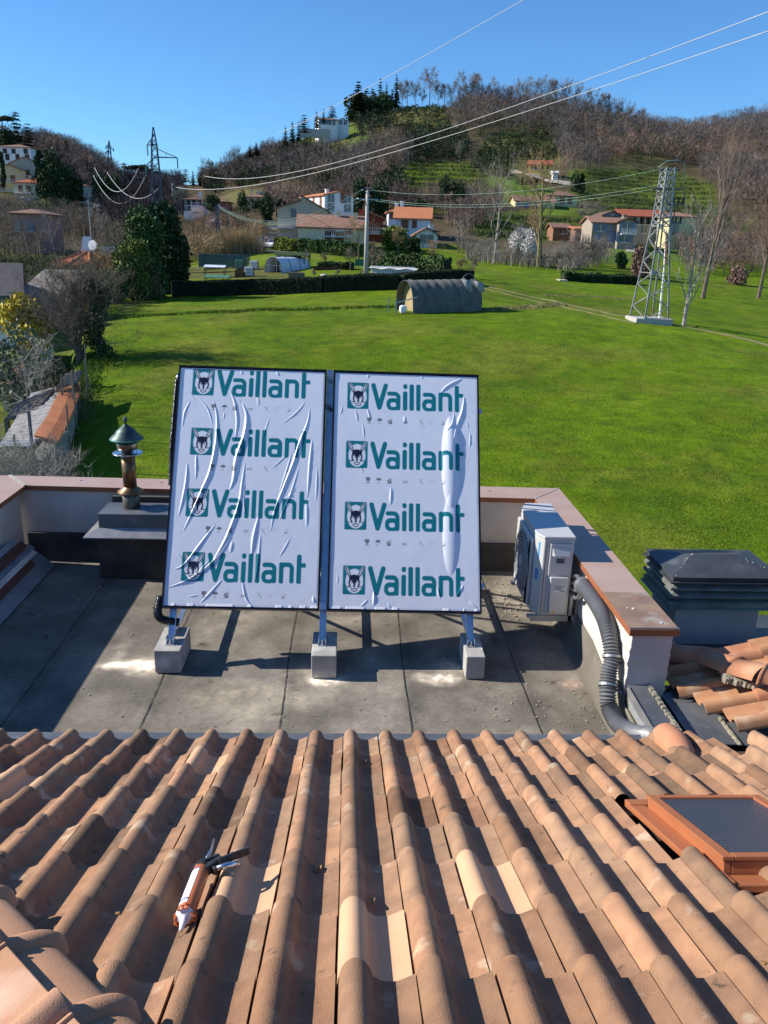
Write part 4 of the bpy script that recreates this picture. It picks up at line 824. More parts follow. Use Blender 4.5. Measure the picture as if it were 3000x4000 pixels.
mb = MB(); mb.smooth = True; mb.path([gp(700, 450, .09), gp(760, 330, .10), gp(785, 220, .11)], .0045, 8); part(mb, 'plunger_rod', 'steel', sg)
# ================================================================ terrain
COLS = {  # image column : rows of the ground at each distance
 -260: [700, 650, 615, 575, 500, 410, 300, 60],  # unseen hill beyond the left edge, raised to cast shade on the far slope
 -140: [700, 650, 615, 575, 500, 410, 310, 90],  # same added hill, its farthest row lifted for the shadow
 0:    [690, 645, 610, 565, 492, 408, 335, 300],
 150:  [690, 645, 612, 568, 505, 440, 350, 318],
 260:  [690, 645, 608, 575, 525, 480, 430, 395],
 340:  [688, 645, 606, 570, 530, 495, 450, 392],
 450:  [686, 642, 602, 556, 515, 470, 425, 402],
 600:  [684, 636, 598, 546, 490, 428, 372, 318],
 720:  [682, 632, 592, 545, 486, 410, 338, 262],
 830:  [681, 628, 590, 545, 486, 402, 318, 236],
 1000: [681, 625, 590, 556, 492, 405, 318, 226],
 1200: [690, 645, 615, 570, 512, 422, 330, 236],
 1350: [706, 658, 628, 575, 515, 436, 352, 268],
 1480: [716, 668, 640, 588, 525, 448, 366, 296],
 1659: [735, 690, 660, 605, 545, 460, 372, 262],
 1950: [760, 710, 680, 620, 560, 470, 370, 240]}
YS = [60, 80, 100, 140, 200, 300, 420, 560]
NEARZ = {-260: (-5.9, -5.7, -4.7), 0: (-5.9, -5.7, -4.7), 150: (-5.7, -5.45, -4.4), 260: (-5.4, -5.0, -3.9)}
Yg = np.concatenate([np.linspace(-12, 24, 37), np.geomspace(24.6, 700, 430), np.geomspace(720, 6000, 24)])
SP = []; ZP = []
for u in sorted(COLS):
    nz = NEARZ.get(u, (-5.2, -4.9, -3.75)); ys = [-12, 12, 25, 42]; zs_ = [nz[0], nz[0], nz[1], nz[2]]
    s0 = None; ss = []
    pv = [P(u, v, Y) for v, Y in zip(COLS[u], YS)]
    ss = [pv[0][0] / 60] * 4 + [p[0] / p[1] for p in pv]
    ys += YS; zs_ += [p[2] for p in pv]
    rz = zs_[-1]; ys += [720, 1200, 6000]; zs_ += [rz - 14, rz - 60, rz - 400]; ss += [ss[-1]] * 3
    # smooth monotone interpolation in log-ish distance
    q = np.log(np.array(ys) + 30.0); SP.append(np.interp(np.log(Yg + 30), q, ss)); ZP.append(np.interp(np.log(Yg + 30), q, zs_))
SP = np.array(SP); ZP = np.array(ZP)
NS = 560
sg_ = np.linspace(-1.35, 1.35, NS)
TZ = np.zeros((len(Yg), NS))
for j in range(len(Yg)):
    o_ = np.argsort(SP[:, j]); TZ[j] = np.interp(sg_, SP[o_, j], ZP[o_, j])
def smooth(A, k, axis):
    ker = np.exp(-np.linspace(-2, 2, 2 * k + 1) ** 2); ker /= ker.sum(); pad = [(0, 0), (0, 0)]; pad[axis] = (k, k); B = np.pad(A, pad, mode='edge')
    return sum(ker[i] * np.take(B, range(i, i + A.shape[axis]), axis) for i in range(2 * k + 1))
TZ = smooth(smooth(TZ, 9, 0), 12, 1)
Sg, Ygg = np.meshgrid(sg_, Yg); Xg = Sg * np.maximum(Ygg, 8 + 0 * Ygg) * 1.0
Xg = Sg * (np.where(Ygg < 40, 40 - (40 - np.clip(Ygg, -12, 40)) * .0, Ygg))
# yard on the left sits lower than the meadow (retaining wall line)
def wall_x(y): return np.interp(y, [-12, 14, 20, 26, 29, 34, 38, 42, 50, 60, 75], [-8.2, -9.0, -9.3, -9.75, -10.4, -11.6, -12.8, -14.2, -16.7, -18.8, -24])
low = np.clip((wall_x(Ygg) - Xg - .2) / .5, 0, 1) * np.clip((62 - Ygg) / 16, 0, 1)
TZ -= 1.25 * low
TZ += (.35 * (vnoise(Xg, Ygg, .11, 31) - .5) + .12 * (vnoise(Xg, Ygg, .45, 32) - .5)) * np.clip((Ygg - 10) / 50, 0.25, 1)
TZ += np.clip((Ygg - 180) / 100, 0, 1) * (2.6 * (vnoise(Xg, Ygg, .025, 33) - .5) + 1.0 * (vnoise(Xg, Ygg, .1, 34) - .5))
UU, VV = proj(Xg, Ygg, TZ)
def inpoly(U, V, poly):
    r = np.zeros(U.shape, bool); n = len(poly)
    for i in range(n):
        x0, y0 = poly[i]; x1, y1 = poly[(i + 1) % n]
        if y0 == y1: continue
        c = ((y0 > V) != (y1 > V)) & (U < (x1 - x0) * (V - y0) / (y1 - y0) + x0); r ^= c
    return r
# terraced slopes : real steps cut in the ground
TERR = [[(860, 352), (1010, 345), (1060, 372), (1060, 405), (1000, 455), (860, 450)], [(1060, 290), (1180, 285), (1200, 345), (1180, 395), (1010, 360)], [(1265, 372), (1440, 366), (1540, 402), (1560, 470), (1270, 475), (1230, 420)], [(1000, 475), (1270, 460), (1300, 520), (1040, 520)], [(640, 270), (760, 280), (750, 320), (640, 320)], [(830, 235), (960, 230), (990, 270), (880, 300), (820, 270)]]
mt_ = np.zeros(TZ.shape, bool)
for p in TERR: mt_ |= inpoly(UU, VV, p)
mt_ &= Ygg > 130
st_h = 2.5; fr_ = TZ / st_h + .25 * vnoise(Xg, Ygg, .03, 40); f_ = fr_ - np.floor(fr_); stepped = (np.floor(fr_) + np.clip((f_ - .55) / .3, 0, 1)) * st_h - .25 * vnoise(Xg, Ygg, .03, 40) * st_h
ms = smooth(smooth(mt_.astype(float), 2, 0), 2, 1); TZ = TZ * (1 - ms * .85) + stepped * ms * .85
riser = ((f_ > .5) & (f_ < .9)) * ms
# colours of the ground (albedo)
GR = np.array([.112, .178, .003]); GR2 = np.array([.15, .21, .02]); BR = np.array([.10, .075, .045]); OL = np.array([.11, .115, .035]); DRY = np.array([.24, .19, .09])
nz1 = vnoise(Xg, Ygg, .05, 51); nz2 = vnoise(Xg, Ygg, .3, 52); nz3 = vnoise(Xg, Ygg, 1.3, 53)
colt = BR[None, None] * (.8 + .5 * nz2[..., None])
def pnt(mask, c, amt=1.0):
    global colt
    m = smooth(smooth(mask.astype(float), 2, 0), 2, 1)[..., None] * amt; colt = colt * (1 - m) + np.array(c) * (.85 + .3 * nz2[..., None]) * m
pnt(Ygg < 160, OL)
pnt((Ygg < 84) & (Xg > wall_x(Ygg)), GR); pnt((Ygg >= 20) & (Ygg < 60) & (Xg <= wall_x(Ygg)), np.array([.10, .15, .03]))
for poly, c, ylo, yhi in [([(380, 535), (1010, 530), (1330, 560), (1700, 560), (1700, 760), (1040, 700), (1000, 600), (380, 612)], GR, 75, 170), ([(400, 540), (700, 545), (700, 560), (400, 560)], GR2, 100, 200),
    ([(1230, 366), (1440, 362), (1540, 400), (1560, 480), (1300, 520), (1040, 520), (1000, 470), (1230, 440)], np.array([.105, .155, .02]), 120, 500), ([(860, 350), (1020, 350), (1045, 420), (980, 460), (860, 455)], GR, 150, 520), ([(1040, 380), (1130, 385), (1220, 420), (1040, 450)], np.array([.11, .19, .025]), 150, 500),
    ([(1050, 300), (1190, 290), (1210, 350), (1150, 390), (1010, 365)], np.array([.15, .15, .055]), 200, 560), ([(630, 285), (790, 262), (800, 300), (720, 330), (630, 330)], np.array([.13, .17, .04]), 250, 560), ([(830, 235), (1000, 230), (1000, 330), (860, 345), (820, 290)], np.array([.16, .145, .055]), 250, 560),
    ([(470, 412), (700, 408), (660, 436), (500, 436)], np.array([.15, .135, .055]), 200, 500), ([(1200, 330), (1450, 340), (1440, 368), (1250, 366)], np.array([.13, .12, .05]), 200, 560), ([(1340, 480), (1700, 470), (1700, 560), (1300, 570)], np.array([.10, .16, .03]), 100, 400), ([(380, 575), (640, 575), (640, 602), (380, 602)], np.array([.12, .12, .035]), 80, 130)]:
    pnt(inpoly(UU, VV, poly) & (Ygg > ylo) & (Ygg < yhi), c)
g_m = (colt[..., 1] > colt[..., 0] * 1.25)
colt *= np.where(g_m, .80 + .45 * nz1, .9 + .2 * nz1)[..., None]
pat = np.clip((vnoise(Xg, Ygg, .22, 60) - .62) * 4, 0, 1) * g_m; colt = colt * (1 - .5 * pat[..., None]) + np.array([.19, .19, .03]) * .5 * pat[..., None]
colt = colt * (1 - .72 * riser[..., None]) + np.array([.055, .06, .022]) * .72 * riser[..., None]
dk = np.clip((vnoise(Xg, Ygg, .8, 61) * .6 + vnoise(Xg, Ygg, 2.1, 62) * .4 - .5) * 3.2, 0, 1) * g_m
colt = colt * (1 - .55 * dk[..., None]) + np.array([.055, .115, .006]) * .55 * dk[..., None]
yl = np.clip((vnoise(Xg, Ygg, .5, 63) * .5 + vnoise(Xg, Ygg, 1.7, 64) * .5 - .52) * 3, 0, 1) * g_m
colt = colt * (1 - .45 * yl[..., None]) + np.array([.19, .20, .02]) * .45 * yl[..., None]
colt *= (.78 + .42 * nz3)[..., None]
M('ground', (1, 1, 1), (.62, .68, .58), scale=2.2, rough=1.0, bump=.7, bscale=7.0, attr='tint', detail=8, lo=.3, hi=.7, spec=.1, c3=(1.22, 1.1, .9), s3=4.5, thr3=(.55, .8), bdist=.08)
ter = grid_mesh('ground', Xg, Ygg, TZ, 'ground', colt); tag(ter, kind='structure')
def tz(x, y):
    x = np.asarray(x, float); y = np.asarray(y, float); j = np.clip(np.searchsorted(Yg, y) - 1, 0, len(Yg) - 2); fy = np.clip((y - Yg[j]) / (Yg[j + 1] - Yg[j]), 0, 1)
    s = x / np.maximum(y, 40.0); fi = np.clip((s - sg_[0]) / (sg_[1] - sg_[0]), 0, NS - 1.001); i = fi.astype(int); fx = fi - i
    return (TZ[j, i] * (1 - fx) + TZ[j, i + 1] * fx) * (1 - fy) + (TZ[j + 1, i] * (1 - fx) + TZ[j + 1, i + 1] * fx) * fy
def G(u, v, ymin=12):     # ground point seen at a pixel
    r = ray(u, v); ys = Yg[(Yg > ymin) & (Yg < 800)]; xs = ys * r[0] / r[1]; zr = CAMZ + ys * r[2] / r[1]; zt = tz(xs, ys); k = np.nonzero(zr <= zt)[0]
    if len(k) == 0: k = [int(np.argmin(zr - zt))]
    k = k[0]; return Vector((xs[k], ys[k], float(tz(xs[k], ys[k]))))
def GY(u, Y, v=520):
    p = P(u, v, Y); return Vector((p[0], Y, float(tz(p[0], Y))))
def px2m(px, Y): return px * Y / 1714.0 

# ================================================================ vegetation
M('bark', (.17, .13, .10), (.10, .08, .06), scale=3, rough=1, bump=.5); M('bark_pale', (.36, .33, .29), (.24, .22, .19), scale=3, rough=1, bump=.4); M('bark_ivy', (.13, .14, .04), (.2, .15, .08), scale=2.5, rough=1)
M('twig', (.20, .155, .12), (.12, .09, .075), scale=.6, rough=1); M('twig_grey', (.30, .26, .225), (.20, .165, .14), scale=.6, rough=1); M('twig_red', (.23, .145, .105), (.15, .10, .08), scale=.6, rough=1); M('twig_ochre', (.30, .21, .11), (.20, .14, .08), scale=.6, rough=1)
M('wood_mass', (.150, .122, .104), (.092, .078, .073), scale=.045, rough=1, c3=(.20, .135, .095), s3=.022, thr3=(.5, .62), attr='tint'); M('wood_painted_shade', (.050, .040, .043), (.033, .027, .030), scale=.05, rough=1, attr='tint'); M('scrub_grey', (.24, .21, .18), (.16, .13, .11), scale=.2, rough=1, attr='tint'); M('scrub_red', (.19, .13, .10), (.13, .095, .08), scale=.2, rough=1, attr='tint'); M('scrub_ochre', (.29, .21, .115), (.18, .13, .08), scale=.2, rough=1, attr='tint'); M('scrub_brown', (.17, .13, .10), (.13, .125, .07), scale=.1, rough=1, attr='tint')  # the darkest wood carries the far slope's shade in its colour
M('leaf_dark', (.042, .072, .020), (.020, .040, .014), scale=1.2, rough=.75); M('leaf_mid', (.07, .12, .025), (.035, .07, .018), scale=1.0, rough=.75); M('leaf_lime', (.20, .24, .03), (.11, .15, .025), scale=1.0, rough=.75); M('leaf_blue', (.045, .075, .055), (.025, .045, .035), scale=.8, rough=.8)
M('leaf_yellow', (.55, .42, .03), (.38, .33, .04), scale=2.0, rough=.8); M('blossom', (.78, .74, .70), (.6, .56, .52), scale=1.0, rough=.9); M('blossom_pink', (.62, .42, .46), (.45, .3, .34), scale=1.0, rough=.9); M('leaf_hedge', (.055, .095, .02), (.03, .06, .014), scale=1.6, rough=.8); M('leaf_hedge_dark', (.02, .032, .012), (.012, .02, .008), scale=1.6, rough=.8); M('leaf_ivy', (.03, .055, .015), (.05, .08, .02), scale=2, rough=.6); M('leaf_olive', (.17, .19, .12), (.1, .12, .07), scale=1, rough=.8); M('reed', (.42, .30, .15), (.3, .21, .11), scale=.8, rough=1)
M('scrub_green', (.13, .13, .055), (.065, .08, .03), scale=.25, rough=1, attr='tint'); M('vine_rows', (.07, .10, .025), (.04, .055, .02), scale=.2, rough=.9, attr='tint'); M('ivy_dark', (.03, .045, .02), (.018, .03, .014), scale=.1, rough=.9, attr='tint'); M('ivy_far', (.085, .105, .03), (.045, .065, .022), scale=.05, rough=.9, attr='tint'); M('shrub_far', (.048, .066, .022), (.026, .040, .015), scale=.3, rough=.9, attr='tint')
def rnd(seed): return np.random.default_rng(seed)
def quads(C_, D1, D2):   # centres and half axes -> V, F
    V = np.stack([C_ - D1 - D2, C_ + D1 - D2, C_ + D1 + D2, C_ - D1 + D2], 1).reshape(-1, 3); return V, np.arange(len(V)).reshape(-1, 4)
def leafcloud(g, cen, rad_, n, size, shell=.55, flat=1.0):
    cen = np.asarray(cen, float); rad_ = np.asarray(rad_, float); k = g.integers(0, len(cen), n) if rad_.ndim == 1 or True else 0
    vol = (rad_ if rad_.ndim == 1 else rad_.prod(1) ** (1 / 3)) ** 2; k = g.choice(len(cen), n, p=vol / vol.sum())
    d = g.normal(size=(n, 3)); d /= np.linalg.norm(d, axis=1)[:, None]; r = shell + (1 - shell) * g.random(n) ** .7; r *= .82 + .32 * g.random(n)
    R_ = rad_[k][:, None] if rad_.ndim == 1 else rad_[k]; c = cen[k] + d * R_ * r[:, None]
    a = g.normal(size=(n, 3)) + d * .0; a /= np.linalg.norm(a, axis=1)[:, None]; b = np.cross(a, g.normal(size=(n, 3))); b /= np.linalg.norm(b, axis=1)[:, None]
    a[:, 2] *= flat; sz = size * (.5 + g.random(n)); return quads(c, a * sz[:, None] * .5, b * (sz * .35)[:, None])
def slivers(g, base, direc, L_, w):   # thin triangles
    n = len(base); side = np.cross(direc, g.normal(size=(n, 3))); side /= np.linalg.norm(side, axis=1)[:, None] + 1e-9
    V = np.stack([base - side * w, base + side * w, base + direc * L_], 1).reshape(-1, 3); return V, np.arange(len(V)).reshape(-1, 3)
def branchy(seed, h, spread, trunk_r, levels=3, kids=(7, 5, 5), up=.55, start=.25, trunkfrac=1.0, twn=6, twl=.7, tww=.012, wob=.06, forks=1):
    """returns (trunk MB, crown MB) for a leafless tree of height h"""
    g = random.Random(seed); ng = rnd(seed); tr = MB(); cr = MB(); tb = []; td = []; tl = []
    def limb(p, d, L_, r, lev):
        n = 5 if lev == 0 else 4; pts_ = [p]; dd = d.copy()
        for i in range(n):
            wb_ = wob * (.35 if lev == 0 and forks == 1 else 1); dd = (dd + Vector((g.gauss(0, wb_), g.gauss(0, wb_), g.gauss(0, wb_) + (.05 if lev else .06)))).normalized(); pts_.append(pts_[-1] + dd * L_ / n)
        rs = [max(.004, r * (1 - .8 * i / n)) for i in range(n + 1)]
        (tr if lev == 0 else cr).path(pts_, rs, 6 if lev == 0 else (4 if lev == 1 else 3), cap=False)
        if lev < levels:
            K_ = kids[min(lev, len(kids) - 1)]
            for q in range(K_):
                t = start + (1 - start) * (q + g.random()) / K_ if lev == 0 else .25 + .75 * (q + g.random()) / K_
                f = t * n; i = min(int(f), n - 1); b = pts_[i].lerp(pts_[i + 1], f - i); a = g.uniform(0, 6.283)
                axd = (pts_[i + 1] - pts_[i]).normalized(); o1 = axd.orthogonal().normalized(); o2 = axd.cross(o1); out = o1 * math.cos(a) + o2 * math.sin(a)
                nd = (axd * up + out * (1 - up) * spread + Vector((0, 0, .15))).normalized()
                Lk = L_ * (.62 - .28 * t if lev == 0 else .55) * g.uniform(.75, 1.2); limb(b, nd, Lk, max(.006, r * (.5 - .25 * t)), lev + 1)
        for q in range(twn if lev >= levels - 1 else 0):
            i = g.randrange(1, n); b = pts_[i].lerp(pts_[i + 1], g.random()); a = Vector((g.gauss(0, 1), g.gauss(0, 1), g.gauss(.35, .8))).normalized(); nd = (dd * .9 + a * .9).normalized(); tb.append(b); td.append(nd); tl.append(twl * g.uniform(.5, 1.2))
    for fk in range(forks):
        limb(Vector((0, 0, 0)) if forks == 1 else Vector((g.uniform(-.1, .1), g.uniform(-.1, .1), 0)), Vector((g.gauss(0, .012 if forks == 1 else .28), g.gauss(0, .012 if forks == 1 else .28), 1)).normalized(), h * .82 * (1 if forks == 1 else g.uniform(.8, 1.1)), trunk_r, 0)
    if tb:
        V, Fq = slivers(ng, np.array(tb), np.array(td), np.array(tl)[:, None], tww); cr.arr(V, Fq)
    return tr, cr
PROTO = {}
def tree_obj(name, mbs, mats, names, loc, scale, rz, label, cat, group=None, key=None):
    t = thing(name, loc, label, cat, group); t.rotation_euler = (0, 0, rz); t.scale = scale if hasattr(scale, '__len__') else (scale,) * 3
    if key and key in PROTO: mes = PROTO[key]
    else:
        mes = []
        for mb, m_, nm in zip(mbs(), mats, names):
            o = mb.build(nm, m_); mes.append(o.data); bpy.data.objects.remove(o)
        if key: PROTO[key] = mes
    for me, nm in zip(mes, names):
        o = bpy.data.objects.new(nm, me); C.objects.link(o); o.parent = t; ROOT[o] = Matrix.Identity(4)
    return t
def leafy(seed, h, w, blobs=9, n=1500, size=.35, lowest=.15, conic=0.0, trunk_r=.12, twigs=0):
    g = rnd(seed); cen = []; rr = []
    for k in range(blobs):
        t = lowest + (1 - lowest) * (k + .5) / blobs * .86; wr_ = w * .5 * (1 - conic * t) * (.55 + .5 * g.random()); a = g.uniform(0, 6.283); rb = wr_ * (.55 + .3 * g.random()); d = max(0, wr_ - rb * .4) * (.3 + .6 * g.random())
        cen.append((d * math.cos(a), d * math.sin(a), h * t)); rr.append((rb, rb, rb * .85 * min(1.6, max(.7, h / w))))
    V, Fq = leafcloud(g, cen, np.array(rr), n, size); V[:, 2] = np.maximum(V[:, 2], .05); cr = MB(); cr.arr(V, Fq)
    tr = MB(); tr.path([(0, 0, -.3), (.05, 0, h * .4), (0, .05, h * .8)], [trunk_r, trunk_r * .7, trunk_r * .2], 6, cap=False)
    return tr, cr
def conifer(seed, h, w, layers=12, per=9, droop=.25, gap=.12, size=1.0, top=.03, n2=5):
    g = rnd(seed); C_ = []; A = []; B = []
    for i in range(layers):
        t = gap + (1 - gap) * (i + g.uniform(-.2, .2)) / layers; R_ = w * .5 * (1 - t) ** .8 * (.75 + .5 * g.random()) + top
        for k in range(per):
            a = g.uniform(0, 6.283); L_ = R_ * (.65 + .5 * g.random()); dv = np.array([math.cos(a), math.sin(a), -droop]); 
            for q in range(n2):
                f = (q + .6) / n2; c = np.array([0, 0, h * t]) + dv * L_ * f + np.array([0, 0, -.15 * f * f * L_]) + g.normal(size=3) * .05 * L_; s = size * (.30 + .7 * (1 - t)) * (.15 * w * (1.15 - f * .8)) * (.7 + .6 * g.random()); a1 = dv / np.linalg.norm(dv) * s; pr = np.array([-math.sin(a), math.cos(a), g.uniform(-.5, .5)]) * s * .45
                C_.append(c); A.append(a1); B.append(pr)
    V, Fq = quads(np.array(C_), np.array(A), np.array(B)); cr = MB(); cr.arr(V, Fq); tr = MB(); tr.path([(0, 0, -.5), (0, 0, h * .5), (0, 0, h * .97)], [h * .018, h * .012, .02], 6, cap=False); return tr, cr
def umbrella_pine(seed, h, w):
    g = rnd(seed); cen = [(g.uniform(-.33, .33) * w, g.uniform(-.33, .33) * w, h * (.80 + .1 * g.random())) for _ in range(9)]; V, Fq = leafcloud(g, cen, np.array([(w * .2, w * .2, h * .10)] * 9), 1500, w * .05, .4); cr = MB(); cr.arr(V, Fq); tr = MB(); tr.path([(0, 0, -.5), (.02 * w, 0, h * .75)], [.22, .14], 6, cap=False)
    for k in range(6): a = k; tr.path([(.01 * w, 0, h * .5), (math.cos(a) * w * .3, math.sin(a) * w * .3, h * .82)], [.1, .04], 4, cap=False)
    return tr, cr
def cypress(seed, h, w): return leafy(seed, h, w, 12, 1600, w * .16, .08, .35)

# ---- woods as masses of many leafless trees
def wood_mesh(name, polys, dens, hgt, mat, seed, ylo, yhi, label, tw=.14, nper=70, kind_shape=(2.6, .30), uv_pad=0, over=(), tlen=(.22, .42), contour=0, cellf=.38):
    g = rnd(seed); n = int(dens * 60000); a = g.random(n); s = g.uniform(-.75, .8, n); y = ylo * (yhi / ylo) ** a; x = s * y; z = tz(x, y); U, V_ = proj(x, y, z); m = np.zeros(n, bool); over = list(over) + HOUSE_CLEAR
    for p in polys: m |= inpoly(U, V_, p)
    for p in over: m &= ~inpoly(U, V_, p)
    if contour: zc = z / 2.5 + .25 * vnoise(x, y, .03, 40); m &= (zc - np.floor(zc)) < contour
    x, y, z = x[m], y[m], z[m]; k = len(x)
    # thin so spacing grows evenly
    cell = hgt * cellf; keep = {}; 
    for i in range(k):
        c = (int(x[i] // cell), int(y[i] // (cell * 1.2)))
        if c not in keep: keep[c] = i
    idx = np.array(list(keep.values())); x, y, z = x[idx], y[idx], z[idx]; k = len(x)
    H_ = hgt * g.uniform(.65, 1.25, k); R_ = H_ * kind_shape[1] * g.uniform(.8, 1.2, k)
    base = np.stack([x, y, z], 1); N_ = nper
    t = g.random((k, N_)) ** .8; ang = g.uniform(0, 6.283, (k, N_)); rr = R_[:, None] * np.sqrt(g.random((k, N_))) * np.sin(np.pi * np.clip(.12 + .8 * t, 0, 1)) ** .6
    bx = x[:, None] + rr * np.cos(ang) * .7; by = y[:, None] + rr * np.sin(ang) * .7; bz = z[:, None] + H_[:, None] * (.18 + .66 * t)
    dx = np.cos(ang) * (.3 + .9 * g.random((k, N_))) + g.normal(size=(k, N_)) * .3; dy = np.sin(ang) * (.3 + .9 * g.random((k, N_))) + g.normal(size=(k, N_)) * .3; dz = .35 + .75 * g.random((k, N_)); D_ = np.stack([dx, dy, dz], -1).reshape(-1, 3); D_ /= np.linalg.norm(D_, axis=1)[:, None]
    L_ = (H_[:, None] * g.uniform(*tlen, (k, N_)) * .6).reshape(-1, 1)
    V, Fq = slivers(g, np.stack([bx, by, bz], -1).reshape(-1, 3), D_, L_, tw * .5)
    Vt, Ft = slivers(g, base - [0, 0, .5], np.tile([[0, 0, 1.0]], (k, 1)), H_[:, None] * .9, .13)
    V = np.concatenate([V, Vt]); Fq = np.concatenate([Fq, Ft + len(V) - len(Vt)])
    me = bpy.data.meshes.new(name); me.vertices.add(len(V)); me.vertices.foreach_set('co', V.ravel()); me.loops.add(Fq.size); me.loops.foreach_set('vertex_index', Fq.ravel().astype(np.int32)); me.polygons.add(len(Fq)); me.polygons.foreach_set('loop_start', np.arange(len(Fq), dtype=np.int32) * 3); me.polygons.foreach_set('loop_total', np.full(len(Fq), 3, np.int32)); me.materials.append(MT[mat]); me.update()
    tn = np.clip(g.normal(1.0, .26, k), .5, 1.6)[:, None] * np.stack([1 + g.normal(0, .07, k), np.ones(k), 1 + g.normal(0, .07, k)], 1); tv = np.concatenate([np.repeat(tn, N_ * 3, 0), np.repeat(tn, 3, 0)]); ca = me.color_attributes.new('tint', 'FLOAT_COLOR', 'POINT'); c4 = np.ones((len(V), 4), np.float32); c4[:, :3] = tv; ca.data.foreach_set('color', c4.ravel())
    o = bpy.data.objects.new(name, me); C.objects.link(o); tag(o, label, 'woodland', kind='stuff'); print(name, k, len(Fq)); return o
HOUSE_CLEAR = [[(1100, 352), (1215, 352), (1225, 402), (1100, 402)], [(1105, 425), (1250, 425), (1250, 475), (1105, 475)], [(1270, 500), (1440, 500), (1430, 545), (1270, 545)], [(680, 262), (770, 262), (770, 300), (680, 300)]]
W_CENTRE = [(425, 405), (470, 368), (560, 332), (640, 336), (720, 352), (790, 340), (850, 312), (885, 335), (880, 372), (845, 405), (800, 432), (730, 440), (640, 405), (560, 400), (480, 412)]
W_RIGHT = [(960, 262), (1010, 228), (1100, 222), (1200, 222), (1280, 240), (1360, 262), (1440, 288), (1540, 282), (1640, 258), (1760, 235), (1760, 450), (1580, 455), (1500, 366), (1420, 345), (1300, 362), (1215, 372), (1190, 300), (1080, 285), (985, 300)]
wood_mesh('bare_woodland', [W_CENTRE], 1.0, 9.5, 'wood_mass', 11, 190, 600, 'grey-brown leafless wood covering the middle hillside below the hilltop villa')
wood_mesh('bare_woodland', [W_RIGHT], 1.5, 11, 'wood_mass', 12, 200, 640, 'brown leafless wood over the top and right side of the big hill', tw=.16, nper=80)
wood_mesh('bare_woodland', [[(-60, 305), (60, 315), (150, 322), (215, 352), (262, 395), (258, 440), (190, 440), (120, 395), (90, 340), (-60, 340)]], 1.0, 10, 'wood_mass', 13, 250, 620, 'pale brown leafless wood running down the left hill')
wood_mesh('painted_shade_woodland', [[(196, 392), (395, 388), (400, 470), (330, 530), (250, 520), (190, 450)]], .8, 9, 'wood_painted_shade', 14, 170, 640, 'scrub wood, shade painted into its dark colour, on the far slope behind the tall pylon')
wood_mesh('scrub_thicket', [[(-60, 440), (120, 470), (240, 470), (330, 520), (380, 560), (240, 640), (90, 560), (-60, 600)]], .9, 5.0, 'scrub_brown', 15, 62, 260, 'tangled leafless scrub filling the valley at the left', tw=.05, nper=70, over=[[(88, 520), (250, 520), (250, 600), (88, 600)], [(-60, 575), (110, 575), (110, 640), (-60, 640)]])
wood_mesh('green_scrub', [[(-60, 575), (90, 560), (260, 590), (262, 640), (240, 668), (150, 690), (80, 660), (-60, 640)]], .7, 2.6, 'scrub_green', 21, 56, 110, 'olive green scrub and bushes filling the low ground left of the meadow', tw=.10, nper=90, tlen=(.2, .4))
wood_mesh('scrub_thicket', [[(385, 462), (560, 478), (560, 520), (540, 545), (400, 575), (380, 520)]], .7, 4.0, 'scrub_ochre', 16, 95, 260, 'ochre reeds and leafless scrub behind the vegetable plots', tw=.07, nper=120)
wood_mesh('scrub_thicket', [[(985, 530), (1060, 530), (1075, 560), (1180, 562), (1200, 540), (1270, 535), (1330, 560), (1240, 590), (1010, 565)]], .5, 2.2, 'scrub_grey', 17, 80, 160, 'grey leafless scrub along the foot of the green slope', tw=.04, nper=60)
wood_mesh('scrub_thicket', [[(560, 452), (700, 440), (860, 440), (1010, 440), (1080, 446), (1080, 490), (1000, 505), (940, 470), (800, 466), (600, 470)]], .5, 7, 'scrub_red', 18, 150, 330, 'reddish leafless trees and scrub behind the village houses', tw=.09, nper=90)
wood_mesh('scrub_thicket', [[(1440, 500), (1700, 480), (1700, 600), (1480, 590)]], .3, 4.5, 'scrub_red', 19, 90, 330, 'brown leafless scrub at the right edge below the wood', tw=.07, nper=90)
wood_mesh('terrace_shrubs', [[(1060, 300), (1190, 292), (1215, 345), (1215, 400), (1120, 395), (1020, 365)], [(860, 300), (1010, 330), (1010, 350), (860, 352)], [(830, 235), (960, 235), (980, 290), (860, 300)]], .7, 2.6, 'shrub_far', 20, 230, 600, 'rows of low green shrubs on the terraces below the hilltop', over=[[(1105, 345), (1225, 345), (1225, 420), (1105, 420)]], tw=.5, nper=16, kind_shape=(1, .5), tlen=(.4, .8))
wood_mesh('ivy_undergrowth', [W_CENTRE, [(1000, 300), (1200, 240), (1500, 300), (1560, 360), (1200, 340)]], .35, 7, 'ivy_far', 26, 190, 600, 'green ivy-clad undergrowth scattered through the leafless woods', tw=.42, nper=60, cellf=1.0, kind_shape=(1, .3), tlen=(.15, .35))

